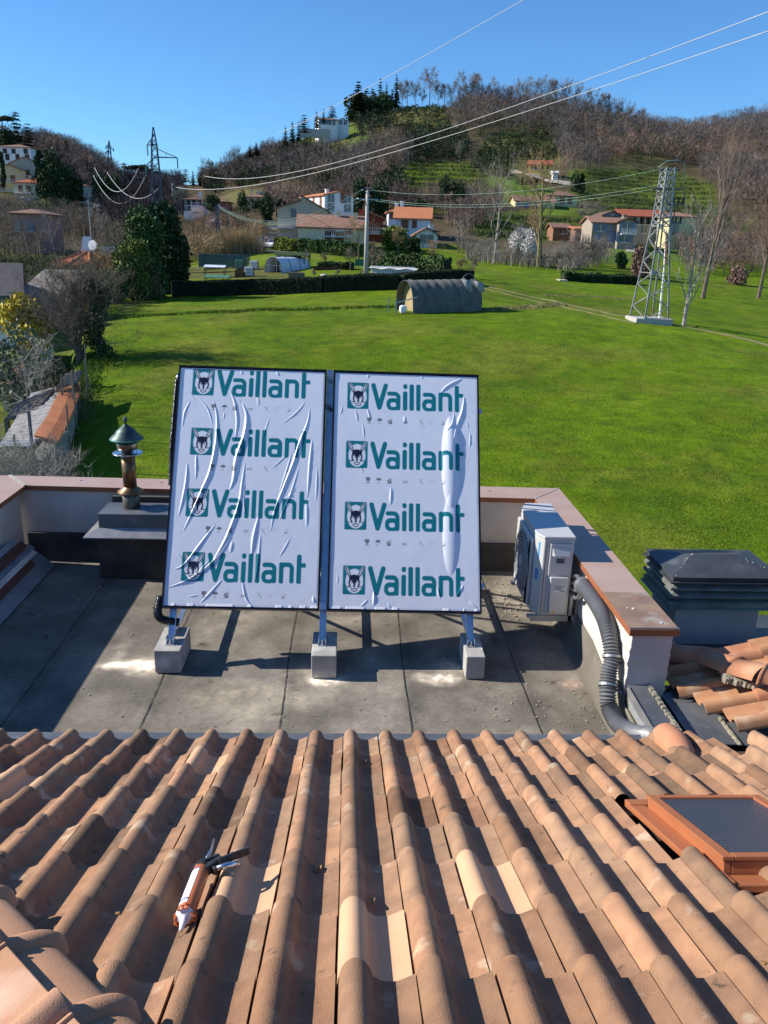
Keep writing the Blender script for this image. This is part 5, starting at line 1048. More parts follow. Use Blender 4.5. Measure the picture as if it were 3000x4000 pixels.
wood_mesh('terrace_hedges', TERR, 1.6, 1.25, 'vine_rows', 27, 120, 600, 'dark low vine and hedge rows following the terraces of the green slopes', over=[[(640, 270), (760, 280), (750, 320), (640, 320)]], tw=.35, nper=14, kind_shape=(1, .5), tlen=(.4, .8), contour=.15, cellf=.9)
wood_mesh('evergreen_wood', [[(70, 360), (120, 370), (180, 400), (225, 430), (205, 460), (120, 455), (70, 440)], [(600, 330), (660, 320), (700, 345), (640, 400), (600, 380)], [(860, 300), (1000, 300), (1010, 345), (870, 350)], [(800, 400), (860, 380), (880, 460), (800, 470)], [(745, 270), (830, 262), (850, 290), (770, 310)], [(500, 380), (560, 360), (580, 400), (520, 415)], [(680, 400), (760, 395), (760, 430), (700, 435)], [(440, 395), (480, 385), (480, 425), (440, 425)]], .8, 8, 'ivy_dark', 28, 230, 600, 'dark evergreen patches among the leafless woods', tw=.5, nper=70, kind_shape=(1, .34), tlen=(.12, .25), cellf=.55)
# ---- individually readable trees
def T_bare(seed, key=None, **k): return lambda: branchy(seed, **k)
def add_tree(kind, u, v, hpx, label, name, cat='tree', group=None, wpx=None, key=None, Y=None, seed=0, rz=None, mats=None, **kw):
    p = G(u, v) if Y is None else GY(u, Y, v)
    if Y is not None and kw.pop('usev', True): q = P(u, v, Y); p = Vector((q[0], Y, min(q[2], p.z + 30) if abs(q[2] - p.z) < 25 else p.z))
    h = px2m(hpx, p.y) * 1.02; w = px2m(wpx or hpx * .5, p.y); rz = seed * 1.7 if rz is None else rz
    if kind == 'bare':
        hh = 10.0; key = key or ('bare%d' % (seed % 5)); f = lambda: branchy(100 + seed % 5, hh, 1.0, .17, 3, (9, 6, 4), .5, .25, twn=4, twl=1.0, tww=.02 * max(1, p.y / 200)); m_ = mats or ('bark', 'twig'); sc_ = (w / 6.5, w / 6.5, h / hh)
    elif kind == 'fir': w *= 1.6; hh = 10.0; key = key or ('fir%d' % (seed % 4)); f = lambda: conifer(200 + seed % 4, hh, 4.0, 15, 11); m_ = mats or ('bark', 'leaf_dark'); sc_ = (w / 4.0, w / 4.0, h / hh)
    elif kind == 'cedar': hh = 10.0; key = key or ('cedar%d' % (seed % 2)); f = lambda: conifer(300 + seed % 2, hh, 9.0, 8, 13, droop=-.02, gap=.3, size=.75, top=1.2); m_ = mats or ('bark', 'leaf_blue'); sc_ = (w / 9.0, w / 9.0, h / hh)
    elif kind == 'leafy': hh = 10.0; kk = seed % 4; key = key or ('leafy%d%s' % (kk, (mats or ('', 'leaf_dark'))[1])); f = lambda: leafy(400 + kk, hh, 8.0, 11, 2600, .5); m_ = mats or ('bark', 'leaf_dark'); sc_ = (w / 8.0, w / 8.0, h / hh)
    elif kind == 'column': hh = 10.0; key = key or ('col%d' % (seed % 2)); f = lambda: cypress(500 + seed % 2, hh, 3.0); m_ = mats or ('bark', 'leaf_dark'); sc_ = (w / 3.0, w / 3.0, h / hh)
    elif kind == 'pine': hh = 10.0; key = key or ('pine%d' % (seed % 2)); f = lambda: umbrella_pine(600 + seed % 2, hh, 10.0); m_ = mats or ('bark', 'leaf_dark'); sc_ = (w / 10.0, w / 10.0, h / hh)
    return tree_obj(name, f, m_, ('trunk', 'crown'), p, sc_, rz, label, cat, group, key + m_[0] + m_[1])
# ================================================================ trees one can tell apart (image column, base row, height in px)
FIRS = [('fir', 617, 318, 38, 'narrow dark spruce, first of the trio left of the hilltop villa', 14), ('fir', 632, 312, 42, 'tallest dark spruce of the trio left of the hilltop villa', 16), ('fir', 645, 308, 34, 'rightmost dark spruce of the trio left of the hilltop villa', 13),
 ('cedar', 657, 300, 44, 'flat-branched cedar standing just left of the hilltop villa', 36), ('fir', 684, 280, 34, 'slim fir rising behind the left end of the hilltop villa', 12), ('fir', 699, 268, 28, 'thin small fir behind the roof of the hilltop villa', 8), ('cedar', 717, 264, 30, 'cedar with level branches right behind the hilltop villa', 30),
 ('fir', 773, 266, 74, 'broad dark fir, highest of the clump right of the villa', 40), ('fir', 790, 266, 62, 'dark fir in the middle of the clump right of the villa', 36), ('fir', 804, 264, 60, 'dark fir at the right side of the clump beside the villa', 30), ('fir', 820, 258, 72, 'pointed green fir standing apart on the ridge right of the clump', 22),
 ('fir', 834, 244, 54, 'slim dark fir just left of the tallest skyline conifer', 14), ('fir', 855, 238, 62, 'tallest slender conifer on the skyline left of the bare row', 18), ('fir', 846, 240, 40, 'bushy yellowish conifer between the two tallest skyline firs', 16),
 ('fir', 540, 342, 24, 'round dark fir on the lower ridge left of the hill', 16), ('fir', 554, 338, 26, 'pale dark fir second on the lower ridge', 16), ('cedar', 403, 404, 34, 'dark cedar at the left foot of the big hill', 28), ('fir', 418, 404, 30, 'narrow spruce beside the cedar at the left foot of the hill', 14), ('fir', 432, 404, 20, 'smallest conifer in the group at the left foot of the hill', 12),
 ('cedar', 112, 345, 34, 'spreading fir on the crest of the left hill, first from the left', 24), ('fir', 126, 340, 30, 'thin fir second on the crest of the left hill', 14), ('fir', 146, 345, 36, 'open tall pine third on the crest of the left hill', 22), ('cedar', 192, 395, 40, 'layered fir lower down the crest of the left hill', 26)]
for i, (kd, u, v, h, lb, w) in enumerate(FIRS): add_tree(kd, u, v, h, lb, 'conifer', 'conifer', wpx=w, seed=i, Y=(430 + (u > 700) * 90 + (u > 780) * 30 if u > 500 else (440 if u > 300 else 400)), mats=('bark', 'leaf_mid') if 'green' in lb or 'yellowish' in lb else None)
for i, (u, v, h, w, lb) in enumerate([(768, 266, 50, 50, 'broad dark evergreen filling the left of the clump beside the hilltop villa'), (800, 264, 44, 46, 'broad dark evergreen filling the right of the clump beside the hilltop villa'), (832, 250, 36, 34, 'round olive evergreen between the ridge firs')]): add_tree('leafy', u, v, h, lb, 'evergreen_tree', 'tree', wpx=w, seed=i, Y=535, mats=('bark', 'leaf_mid') if i == 2 else None)
for i, (u, v, h, w, lb) in enumerate([(8, 300, 40, 44, 'stone pine cut by the left edge on top of the left hill'), (300, 392, 30, 34, 'flat-topped stone pine, left one behind the tall pylon'), (318, 394, 26, 30, 'flat-topped stone pine, middle one behind the tall pylon'), (335, 396, 22, 26, 'flat-topped stone pine, right one behind the tall pylon'), (276, 390, 26, 26, 'dark round pine at the left end of the far ridge group')]):
    add_tree('pine', u, v, h, lb, 'stone_pine', 'pine', wpx=w * 1.2, seed=i, Y=400 if u < 50 else 550)
for i, (u, v, h, w, lb) in enumerate([(42, 330, 76, 46, 'huge dark cedar crowning the top of the left hill'), (66, 335, 58, 42, 'dark cedar just right of the huge one on the left hilltop'), (22, 335, 44, 40, 'dark evergreen below the stone pine on the left hilltop')]): add_tree('cedar' if i < 2 else 'leafy', u, v, h, lb, 'cedar', 'tree', wpx=w, seed=i, Y=395)
for i, (u, v, h, w, k_, lb) in enumerate([(66, 395, 68, 20, 'column', 'tall dark cypress right of the white hillside house'), (80, 430, 82, 34, 'leafy', 'dark evergreen mass left part, below the left hilltop'), (104, 440, 84, 36, 'leafy', 'dark evergreen mass middle part, below the left hilltop'), (126, 445, 66, 34, 'leafy', 'dark evergreen mass right part, below the left hilltop'), (152, 455, 62, 28, 'column', 'dark evergreen right of the evergreen mass on the left hill'),
   (182, 462, 52, 24, 'fir', 'green fir low on the shaded left hill'), (10, 400, 70, 12, 'column', 'slim cypress in front of the white hillside house'), (200, 450, 60, 34, 'leafy', 'dark shaded tree at the right foot of the left hill'), (222, 440, 50, 30, 'leafy', 'dark tree where the left hill meets the far slope')]): add_tree(k_, u + (24 if u > 40 else 0), v + 6, h * (1.0 if u < 90 else 1.1), lb, 'evergreen_tree', 'tree', wpx=w * 1.15, seed=i, Y=262)
SKY = [(868, 232, 40), (880, 232, 46), (898, 230, 40), (912, 230, 30), (928, 228, 58), (946, 228, 34), (960, 228, 38), (975, 228, 34), (993, 228, 50), (1010, 228, 36), (1022, 228, 44), (1033, 228, 54), (1046, 228, 34), (1062, 228, 42), (1076, 230, 34), (1092, 230, 32), (1106, 230, 36), (1122, 230, 42), (1140, 230, 44), (1160, 232, 46), (1180, 232, 46), (1200, 232, 46), (1222, 236, 46), (1244, 240, 44), (1266, 248, 42), (1290, 258, 44), (1312, 262, 46), (1334, 268, 40), (1356, 276, 40), (1380, 280, 36)]
ordn = ['first', 'second', 'third', 'fourth', 'fifth', 'sixth', 'seventh', 'eighth', 'ninth', 'tenth', 'eleventh', 'twelfth', 'thirteenth', 'fourteenth', 'fifteenth', 'sixteenth', 'seventeenth', 'eighteenth', 'nineteenth', 'twentieth', 'twenty-first', 'twenty-second', 'twenty-third', 'twenty-fourth', 'twenty-fifth', 'twenty-sixth', 'twenty-seventh', 'twenty-eighth', 'twenty-ninth', 'thirtieth']
for i, (u, v, h) in enumerate(SKY): add_tree('bare', u, v + 4, h, 'leafless tree on the skyline, %s from the left along the big hill crest' % ordn[i], 'leafless_tree', wpx=h * .62, seed=i * 3, Y=555, group='leafless trees along the hill crest', mats=('twig', 'twig_grey'))
for i, (u, v, h) in enumerate([(448, 402, 44), (462, 396, 36), (484, 388, 34), (498, 380, 40), (512, 376, 42), (574, 340, 26)]): add_tree('bare', u, v, h, 'leafless tree on the lower left ridge, %s from the left' % ordn[i], 'leafless_tree', wpx=h * .6, seed=i + 7, Y=440, group='leafless trees on the lower ridge')
for i, (u, v, h, w, kd, mt, lb) in enumerate([
 (700, 440, 70, 38, 'bare', 'twig_red', 'rounded reddish leafless tree left of the terraced meadow'), (835, 425, 92, 70, 'bare', 'twig_red', 'biggest rounded reddish leafless tree above the white flat building'), (780, 430, 64, 40, 'bare', 'twig_grey', 'pale leafless tree above the white apartment block'), (993, 350, 36, 20, 'bare', 'twig_grey', 'small pale leafless tree alone on the upper terraces'),
 (773, 470, 72, 34, 'leafy', 'leaf_dark', 'dark evergreen just left of the tall concrete pole'), (815, 490, 80, 50, 'leafy', 'leaf_dark', 'dark evergreen just right of the tall concrete pole'), (905, 472, 34, 34, 'leafy', 'leaf_dark', 'dark bush tree behind the white house with orange roof'), (960, 455, 60, 30, 'leafy', 'leaf_dark', 'dark evergreen below the terraced meadow, left one'), (985, 458, 56, 34, 'leafy', 'leaf_dark', 'dark evergreen below the terraced meadow, right one'),
 (700, 425, 36, 20, 'fir', 'leaf_dark', 'dark fir with open top behind the white apartment block, left'), (722, 425, 42, 24, 'fir', 'leaf_dark', 'dark fir with open top behind the white apartment block, right'), (580, 500, 66, 30, 'leafy', 'leaf_dark', 'dark tree left of the beige gabled building'), (556, 490, 50, 26, 'leafy', 'leaf_dark', 'dark tree second left of the beige gabled building'), (528, 485, 56, 26, 'leafy', 'leaf_dark', 'dark tree right of the orange house among scrub'),
 (604, 470, 38, 16, 'column', 'leaf_blue', 'bluish cypress behind the beige gabled building, left'), (616, 470, 34, 14, 'column', 'leaf_blue', 'bluish cypress behind the beige gabled building, right'), (457, 458, 32, 32, 'leafy', 'leaf_dark', 'round dark tree between the white and orange houses'), (1245, 440, 52, 26, 'leafy', 'leaf_dark', 'dark tree between the long yellow house and the vineyard slope'), (1075, 470, 50, 34, 'bare', 'twig_red', 'dark red leafless tree left of the long yellow house'),
 (1145, 400, 14, 50, 'leafy', 'leaf_dark', 'dark shrubs under the yellow farmhouse'), (1255, 400, 24, 14, 'column', 'leaf_dark', 'dark narrow cypress at the bend of the hillside track'), (1000, 478, 60, 26, 'bare', 'twig_grey', 'pale leafless tree below the terraced meadow'), (1260, 490, 44, 46, 'bare', 'twig_grey', 'spreading leafless orchard tree on the slope, left of two'), (1284, 488, 42, 42, 'bare', 'twig_grey', 'spreading leafless orchard tree on the slope, right of two')]):
    add_tree(kd, u, v, h, lb, {'bare': 'leafless_tree', 'leafy': 'evergreen_tree', 'fir': 'conifer', 'column': 'cypress'}[kd], wpx=w, seed=i, Y={0: 300}.get(i) or (300 if v < 445 else 215), mats=('bark', mt))
# near and middle trees
def near_tree(u, v, h, spread, name, label, f, mats, cat='tree', rz=0, group=None, Y=None):
    p = G(u, v) if Y is None else GY(u, Y, v); return tree_obj(name, f, mats, ('trunk', 'crown'), p, 1.0, rz, label, cat, group)
def hm(u, v, px): return px2m(px, G(u, v).y)
H_ = lambda u, v, px: hm(u, v, px)
near_tree(1477, 703, 0, 1, 'leafless_tree', 'young leafless tree with upswept branches just right of the lattice tower', lambda: branchy(21, H_(1477, 703, 215), 1.0, .16, 3, (13, 5, 3), .62, .12, twn=3, twl=.6, tww=.008, wob=.05), ('bark_pale', 'bark_pale'))
near_tree(1518, 645, 0, 1, 'leafless_tree', 'tall leafless poplar with dark lower trunk behind the young tree', lambda: branchy(22, H_(1518, 645, 285), .8, .28, 3, (17, 5, 4), .70, .20, twn=3, twl=.9, tww=.012, wob=.04), ('bark', 'twig'))
near_tree(1638, 645, 0, 1, 'leafless_tree', 'leafless tree with a dark trunk at the right edge of the field', lambda: branchy(23, H_(1638, 645, 175), .9, .26, 3, (10, 5, 4), .5, .40, twn=5, twl=.8, tww=.016), ('bark', 'twig_red'))
near_tree(1068, 567, 0, 1, 'leafless_tree', 'pale-barked leafless tree left of the white blossom bush', lambda: branchy(24, H_(1068, 567, 185), 1.0, .24, 3, (13, 5, 3), .58, .2, twn=3, twl=.8, tww=.012), ('bark_pale', 'twig_grey'))
near_tree(1163, 577, 0, 1, 'leafless_tree', 'ivy-green leafless tree right of the white blossom bush', lambda: branchy(25, H_(1163, 577, 215), 1.0, .42, 3, (15, 5, 4), .56, .14, twn=3, twl=.9, tww=.013), ('bark_ivy', 'twig_ochre'))
near_tree(990, 545, 0, 1, 'leafless_tree', 'spreading leafless tree between the white house and the pale-barked tree', lambda: branchy(26, H_(990, 545, 72), 1.2, .16, 3, (9, 5, 4), .4, .25, twn=3, twl=.6, tww=.015), ('bark', 'twig_grey'))
for i, (u, v, h, lb) in enumerate([(1240, 575, 66, 'many-stemmed grey leafless shrub on the bank'), (1290, 578, 60, 'pale leafless shrub right of the stone steps')]): near_tree(u, v, 0, 1, 'leafless_shrub', lb, lambda i=i, h=h, u=u, v=v: branchy(30 + i, H_(u, v, h), 1, .05, 2, (8, 6), .6, .1, twn=8, twl=.7, tww=.014, forks=6), ('bark_pale', 'twig_grey'), 'shrub')
def petals(seed, w, h, n, size, mat_l):
    def f():
        tr, cr = branchy(seed, h, 1.1, .08, 2, (8, 6), .5, .1, twn=8, twl=.5, tww=.012, forks=5); g = rnd(seed); cen = [(g.uniform(-.35, .35) * w, g.uniform(-.3, .3) * w, h * g.uniform(.3, .75)) for _ in range(10)]; V, Fq = leafcloud(g, cen, np.array([w * .22] * 10), n, size, .3); m2 = MB(); m2.arr(V, Fq); return tr, cr, m2
    return f
def blossom(u, v, wpx, hpx, lb, mat='blossom', n=2600, seed=1):
    p = G(u, v); w = px2m(wpx, p.y); h = px2m(hpx, p.y); return tree_obj('blossoming_tree', petals(seed, w, h, n, .16 * max(1, p.y / 130), mat), ('bark', 'twig_grey', mat), ('trunk', 'crown', 'blossom'), p, 1, 0, lb, 'tree')
blossom(1118, 572, 75, 84, 'big white blossoming bush between two leafless trees at the field edge', n=9000, seed=41)
blossom(465, 520, 30, 50, 'pink blossoming tree left of the village', 'blossom_pink', 1300, 42)
for i, (u, v, w, h, lb) in enumerate([(273, 510, 26, 50, 'white blossoming tree under the shaded far slope'), (208, 480, 22, 45, 'white blossoming tree left of the taller white one'), (60, 470, 16, 46, 'pale greenish-white blossoming tree below the yellow house'), (24, 318, 26, 20, 'white blossoming shrub above the white hillside house')]): blossom(u, v, w, h, lb, n=900, seed=50 + i)
M('leaf_yelgreen', (.15, .17, .03), (.08, .11, .022), scale=.9, rough=.8); M('scrub_leaf', (.19, .16, .06), (.10, .10, .035), scale=.8, rough=.9)
# large evergreen bush group left of the dark hedge
def blobtree(u, v, wpx, hpx, lb, mat, n, size, seed, name='evergreen_bush', cat='bush', con=0.0, low=.08, Y=None):
    p = G(u, v) if Y is None else GY(u, Y, v); w = px2m(wpx, p.y); h = px2m(hpx, p.y); return tree_obj(name, lambda: leafy(seed, h, w, 13, n, size, low, con), ('bark', mat), ('trunk', 'crown'), p, 1, 0, lb, cat)
blobtree(362, 632, 78, 170, 'tall dark evergreen tree at the left end of the dark hedge', 'leaf_dark', 9000, .32, 61, 'evergreen_tree', 'tree')
blobtree(322, 644, 84, 158, 'wide olive green leafy bush left of the tall dark evergreen', 'leaf_mid', 12000, .2, 62)
blobtree(288, 650, 78, 122, 'yellow-green bamboo-like bush in front of the orange roof', 'leaf_yelgreen', 8000, .18, 63)
blobtree(320, 648, 60, 84, 'ochre and olive scrub bush at the corner of the meadow', 'scrub_leaf', 4200, .16, 64)
blobtree(255, 655, 60, 70, 'dark green low bush at the left edge of the meadow', 'leaf_mid', 3200, .22, 65)
blobtree(395, 590, 28, 80, 'ivy-dark bush tree between the evergreen and the reeds', 'leaf_dark', 2200, .26, 66)
blobtree(240, 470 + 60, 70, 26, 'bright green low tree in the left valley', 'leaf_lime', 1400, .5, 67, Y=150)
blobtree(165, 545, 34, 34, 'glossy green bush left of the white chimney', 'leaf_mid', 1400, .3, 68, Y=105)
blobtree(90, 462, 60, 22, 'bright yellow-green hedge bush below the hillside houses', 'leaf_lime', 1300, .6, 69, Y=240)
for i, (u, v, h, w, lb) in enumerate([(235, 650, 100, 90, 'grey upright leafless willow shrub left of the meadow corner'), (185, 640, 80, 80, 'grey leafless shrub under the orange roof'), (60, 590, 110, 90, 'tangled brown leafless tree at the far left'), (120, 560, 95, 70, 'tall grey leafless tree left of the orange round roof'), (20, 560, 90, 70, 'brown leafless tree at the left picture edge'), (150, 500, 60, 50, 'leafless tree between the hillside houses and the valley'), (230, 555, 90, 26, 'slim pale leafless tree behind the antenna')]):
    near_tree(u, v, 0, 1, 'leafless_tree', lb, lambda i=i, u=u, v=v, h=h: branchy(70 + i, H_(u, v, h) * .85, 1.0, .12, 3, (8, 5, 3), .55, .12, twn=3, twl=.6, tww=.010 * max(1, G(u, v).y / 80), forks=3 if i < 2 else 1), ('bark', ('twig_ochre', 'twig', 'twig', 'twig_grey', 'twig_red', 'twig', 'twig_grey')[i]))
# big leafless bush with ivy at the meadow edge
pb = G(172, 788)
tree_obj('leafless_tree', lambda: branchy(81, 5.8, 1.7, .11, 3, (9, 6, 5), .45, .12, twn=5, twl=.45, tww=.006, forks=7, wob=.1), ('bark', 'twig'), ('trunk', 'crown'), pb, 1, 0, 'wide tangled leafless bush tree at the left edge of the meadow', 'tree')
def ivy_f():
    g = rnd(5); cen = [(g.uniform(-.35, .45), g.uniform(-.3, .3), z) for z in np.linspace(.6, 4.2, 9)]; V, Fq = leafcloud(g, cen, np.array([.55] * 9), 2200, .13, .4); m = MB(); m.arr(V, Fq); tr = MB(); tr.path([(0, 0, -.3), (.1, 0, 4.4)], [.14, .08], 6); return tr, m
tree_obj('ivy_tree', ivy_f, ('bark', 'leaf_ivy'), ('trunk', 'crown'), pb + Vector((1.1, .3, 0)), 1, 0, 'trunk thickly covered in dark ivy in the middle of the tangled bush', 'tree')
pf = G(70, 715)
tree_obj('flowering_shrub', lambda: leafy(82, 4.4, 3.0, 9, 4200, .17, .5), ('bark', 'leaf_yellow'), ('trunk', 'crown'), Vector((P(52, 690, 48)[0], 48, float(tz(P(52, 690, 48)[0], 48)))), 1, 0, 'bright yellow flowering shrub in front of the white house at the left', 'shrub')
tree_obj('olive_tree', lambda: leafy(83, 4.2, 4.4, 9, 2200, .15, .3), ('bark', 'leaf_olive'), ('trunk', 'crown'), GY(15, 40, 760), 1, 0, 'grey-green olive tree at the left edge below the white house', 'tree')
# leafless shrubs close to the terrace, lower left
for i, (u, Y, h, lb, fk, sc2) in enumerate([(30, 21.5, 3.6, 'dense leafless bush just beyond the left terrace corner', 9, .010), (75, 23.5, 2.6, 'leafless bush right of the one at the terrace corner', 8, .010), (-30, 23, 5.0, 'tall leafless shrub at the left picture edge above the terrace corner', 8, .010), (110, 22.5, 1.8, 'low leafless shrub at the foot of the tiled garden wall', 8, .008), (0, 27, 3.4, 'leafless shrub in front of the grey shed roof', 7, .008)]):
    p = GY(u, Y, 950); tree_obj('leafless_shrub', lambda i=i, h=h, fk=fk, sc2=sc2: branchy(90 + i, h * .8, 1.3, .04, 3, (6, 5, 3), .5, .1, twn=3, twl=.35, tww=sc2 * .4, forks=fk, wob=.11), ('bark_pale', 'bark_pale' if i % 2 == 0 else 'twig_grey'), ('trunk', 'crown'), p, 1, i, lb, 'shrub')
near_tree(45, 720, 0, 1, 'leafless_tree', 'pale-barked garden tree above the ruined shed roofs', lambda: branchy(97, 4.5, 1.3, .10, 3, (8, 6, 4), .4, .2, twn=4, twl=.4, tww=.006), ('bark_pale', 'bark_pale'), Y=37)
near_tree(135, 880, 0, 1, 'leafless_tree', 'small dark leafless fruit tree beside the ruined shed roofs', lambda: branchy(98, 3.2, 1.3, .07, 3, (8, 6, 4), .4, .2, twn=4, twl=.3, tww=.006), ('bark', 'bark'), Y=34)
# orchard near the vegetable plots
for i, (u, v, h, lb, mt) in enumerate([(812, 610 - 12, 60, 'small pruned orchard tree right of the pole', 'twig'), (690, 532, 62, 'greenish leafless fruit tree before the long brown-roofed house', 'twig_ochre'), (775, 560, 74, 'greenish leafless fruit tree just left of the pole', 'twig_ochre'), (645, 530, 40, 'dark bent leafless tree at the left end of the long house', 'twig'), (860, 548, 46, 'leafless fruit tree under the bright green bush', 'twig_ochre'), (935, 578, 50, 'ivy-clad leafless tree near the end of the garden hedge', 'twig_ochre'),
  (995, 600, 36, 'small reddish round fruit tree above the dark hedge, left of two', 'twig_red'), (1020, 606, 44, 'small brown round fruit tree at the end of the dark hedge', 'twig'), (700, 575, 22, 'low pruned fruit tree in the vegetable garden', 'twig'), (665, 570, 24, 'low pruned fruit tree near the black shelter', 'twig'), (567, 553, 16, 'tiny pruned tree on the lawn behind the white polytunnel', 'twig'), (757, 585, 40, 'thin pruned fruit tree left of the pole base', 'twig'), (680, 603, 16, 'tiny sapling just behind the dark hedge', 'twig_grey'), (730, 600, 14, 'second tiny sapling just behind the dark hedge', 'twig_grey')]):
    near_tree(u, v, 0, 1, 'fruit_tree', lb, lambda i=i, u=u, v=v, h=h: branchy(110 + i, H_(u, v, h), 1.2, H_(u, v, h) * .03, 3, (7, 6, 4), .5, .28, twn=5, twl=H_(u, v, h) * .12, tww=.012), ('bark', mt))
blobtree(858, 540, 52, 42, 'bright lime green round bush right of the pole', 'leaf_lime', 3000, .32, 121)
blobtree(893, 548, 30, 30, 'dark green bush below the white house', 'leaf_dark', 1400, .32, 122); blobtree(628, 520, 34, 24, 'dark shrub in front of the beige gabled building', 'leaf_dark', 1500, .35, 123)
blobtree(1268, 528 - 5, 26, 14, 'rounded dark shrub left of the stone house door', 'leaf_dark', 900, .3, 124); blobtree(1392, 508, 22, 30, 'dark green conical shrub right of the stone house', 'leaf_dark', 1100, .35, 125); blobtree(1340, 580, 30, 34, 'dark green bush left of the lattice tower', 'leaf_mid', 1500, .25, 126)
blobtree(1385, 600, 44, 56, 'dense reddish-brown thicket bush just left of the lattice tower', 'twig_red', 4500, .2, 127); blobtree(1398, 525, 26, 16, 'low dark shrub below the stone house', 'leaf_dark', 900, .3, 128); blobtree(1590, 615, 44, 34, 'brown leafless bush at the right edge of the field', 'twig_red', 2600, .2, 129)
for i, (u, v, lb) in enumerate([(505, 552, 'clump of tall ochre reeds, left one behind the vegetable plots'), (475, 556, 'clump of tall ochre reeds, left of the first clump'), (530, 550, 'clump of tall ochre reeds nearest the parked cars')]):
    p = G(u, v); g = rnd(140 + i); n = 900; b = np.stack([g.normal(size=n) * 1.3, g.normal(size=n) * .8, np.zeros(n)], 1); d = np.stack([g.normal(size=n) * .16, g.normal(size=n) * .16, np.ones(n)], 1); mb = MB(); V, Fq = slivers(g, b, d, g.uniform(2, 4.6, n)[:, None], .05); mb.arr(V, Fq); o = mb.build('reed_clump', 'reed'); o.location = p; tag(o, lb, 'reeds', 'clumps of reeds')

# ---- hedges and banks
def hedge(pts_uv, h, th, lb, mat, n, size, name='hedge', Ys=None, cat='hedge', kind=None, tight=False):
    P3 = [G(u, v) for u, v in pts_uv]; g = rnd(len(lb)); L_ = [0]; 
    for a, b in zip(P3[:-1], P3[1:]): L_.append(L_[-1] + (b - a).length)
    t = g.uniform(0, L_[-1], n); idx = np.clip(np.searchsorted(L_, t) - 1, 0, len(P3) - 2); A = np.array(P3)[idx]; B = np.array(P3)[idx + 1]; f = ((t - np.array(L_)[idx]) / (np.array(L_)[idx + 1] - np.array(L_)[idx]))[:, None]
    c = A + (B - A) * f; d = (B - A); d /= np.linalg.norm(d, axis=1)[:, None]; s = np.stack([-d[:, 1], d[:, 0], d[:, 2] * 0], 1); o = g.uniform(-1, 1, n); z = g.random(n); side = g.random(n) < .7
    o = np.where(side, np.sign(o) * (.8 + .25 * g.random(n)), o); z = np.where(side, z, .92 + .12 * g.random(n))
    if tight: o = np.where(side, np.sign(o) * (.93 + .1 * g.random(n)), o); z = np.where(side, z * .97, .95 + .06 * g.random(n))
    c = c + s * (o * th / 2)[:, None]; hz = h * (1 + (.02 if tight else .08) * np.sin(t * 1.7) + (.01 if tight else .05) * np.sin(t * 5.1)); c[:, 2] = tz(c[:, 0], c[:, 1]) + z * hz
    a = g.normal(size=(n, 3)); a /= np.linalg.norm(a, axis=1)[:, None]; b = np.cross(a, g.normal(size=(n, 3))); b /= np.linalg.norm(b, axis=1)[:, None]; sz = size * (.5 + g.random(n)); V, Fq = quads(c, a * sz[:, None] * .5, b * sz[:, None] * .4)
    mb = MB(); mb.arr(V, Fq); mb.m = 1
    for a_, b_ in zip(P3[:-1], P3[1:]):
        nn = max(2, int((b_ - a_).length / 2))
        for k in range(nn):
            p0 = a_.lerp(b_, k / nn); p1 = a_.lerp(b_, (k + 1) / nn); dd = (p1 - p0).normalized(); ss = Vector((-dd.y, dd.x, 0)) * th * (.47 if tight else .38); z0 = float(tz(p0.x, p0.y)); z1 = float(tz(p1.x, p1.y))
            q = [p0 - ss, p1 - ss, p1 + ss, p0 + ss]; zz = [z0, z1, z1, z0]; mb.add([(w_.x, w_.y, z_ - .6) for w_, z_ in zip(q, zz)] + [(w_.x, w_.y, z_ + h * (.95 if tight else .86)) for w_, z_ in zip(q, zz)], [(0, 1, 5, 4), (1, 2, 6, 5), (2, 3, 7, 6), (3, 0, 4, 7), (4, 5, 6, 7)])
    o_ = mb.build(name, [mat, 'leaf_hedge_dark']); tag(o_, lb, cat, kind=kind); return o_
hedge([(372, 641), (520, 637), (700, 631), (860, 625), (1012, 614)], 1.4, 1.5, 'long low dark clipped hedge between the meadow and the vegetable plots', 'leaf_hedge_dark', 36000, .075, tight=True)
hedge([(648, 545), (700, 549), (760, 554), (800, 556)], 1.9, 1.4, 'sunlit clipped hedge left of the pole in front of the long house', 'leaf_mid', 5000, .26)
hedge([(600, 541), (636, 543)], 1.9, 2.0, 'short square clipped hedge beside the parked white car', 'leaf_lime', 2200, .24)
hedge([(800, 585), (860, 592), (930, 600), (965, 606)], 2.2, 1.2, 'vine-like hedge right of the pole behind the tarpaulin shelter', 'leaf_mid', 5200, .2)
hedge([(688, 583), (762, 583)], .8, 1.0, 'small dark box hedge in the vegetable garden', 'leaf_dark', 1600, .16)
hedge([(1215, 606), (1300, 611), (1375, 614)], 1.0, 1.5, 'dark bramble strip along the bank left of the lattice tower', 'leaf_dark', 4200, .18, 'bramble_strip', cat='brambles')
M('grass_blades', (.13, .21, .012), (.075, .13, .01), scale=2, rough=.9); M('grass_dry', (.30, .26, .12), (.16, .16, .05), scale=2, rough=.9)
def grass_bank(pts_uv, wd, n, hgt, lb, mat):
    P3 = np.array([G(u, v) for u, v in pts_uv]); g = rnd(len(lb) + 3); t = g.uniform(0, len(P3) - 1.001, n); i = t.astype(int); f = (t - i)[:, None]; c = P3[i] * (1 - f) + P3[i + 1] * f; c[:, :2] += g.normal(size=(n, 2)) * wd; c[:, 2] = tz(c[:, 0], c[:, 1]) - .03; d = np.stack([g.normal(size=n) * .5, g.normal(size=n) * .5, np.ones(n)], 1); mb = MB(); V, Fq = slivers(g, c, d, (hgt * g.uniform(.4, 1.2, n))[:, None], .035); mb.arr(V, Fq); tag(mb.build('rough_grass', mat), lb, 'grass', kind='stuff')
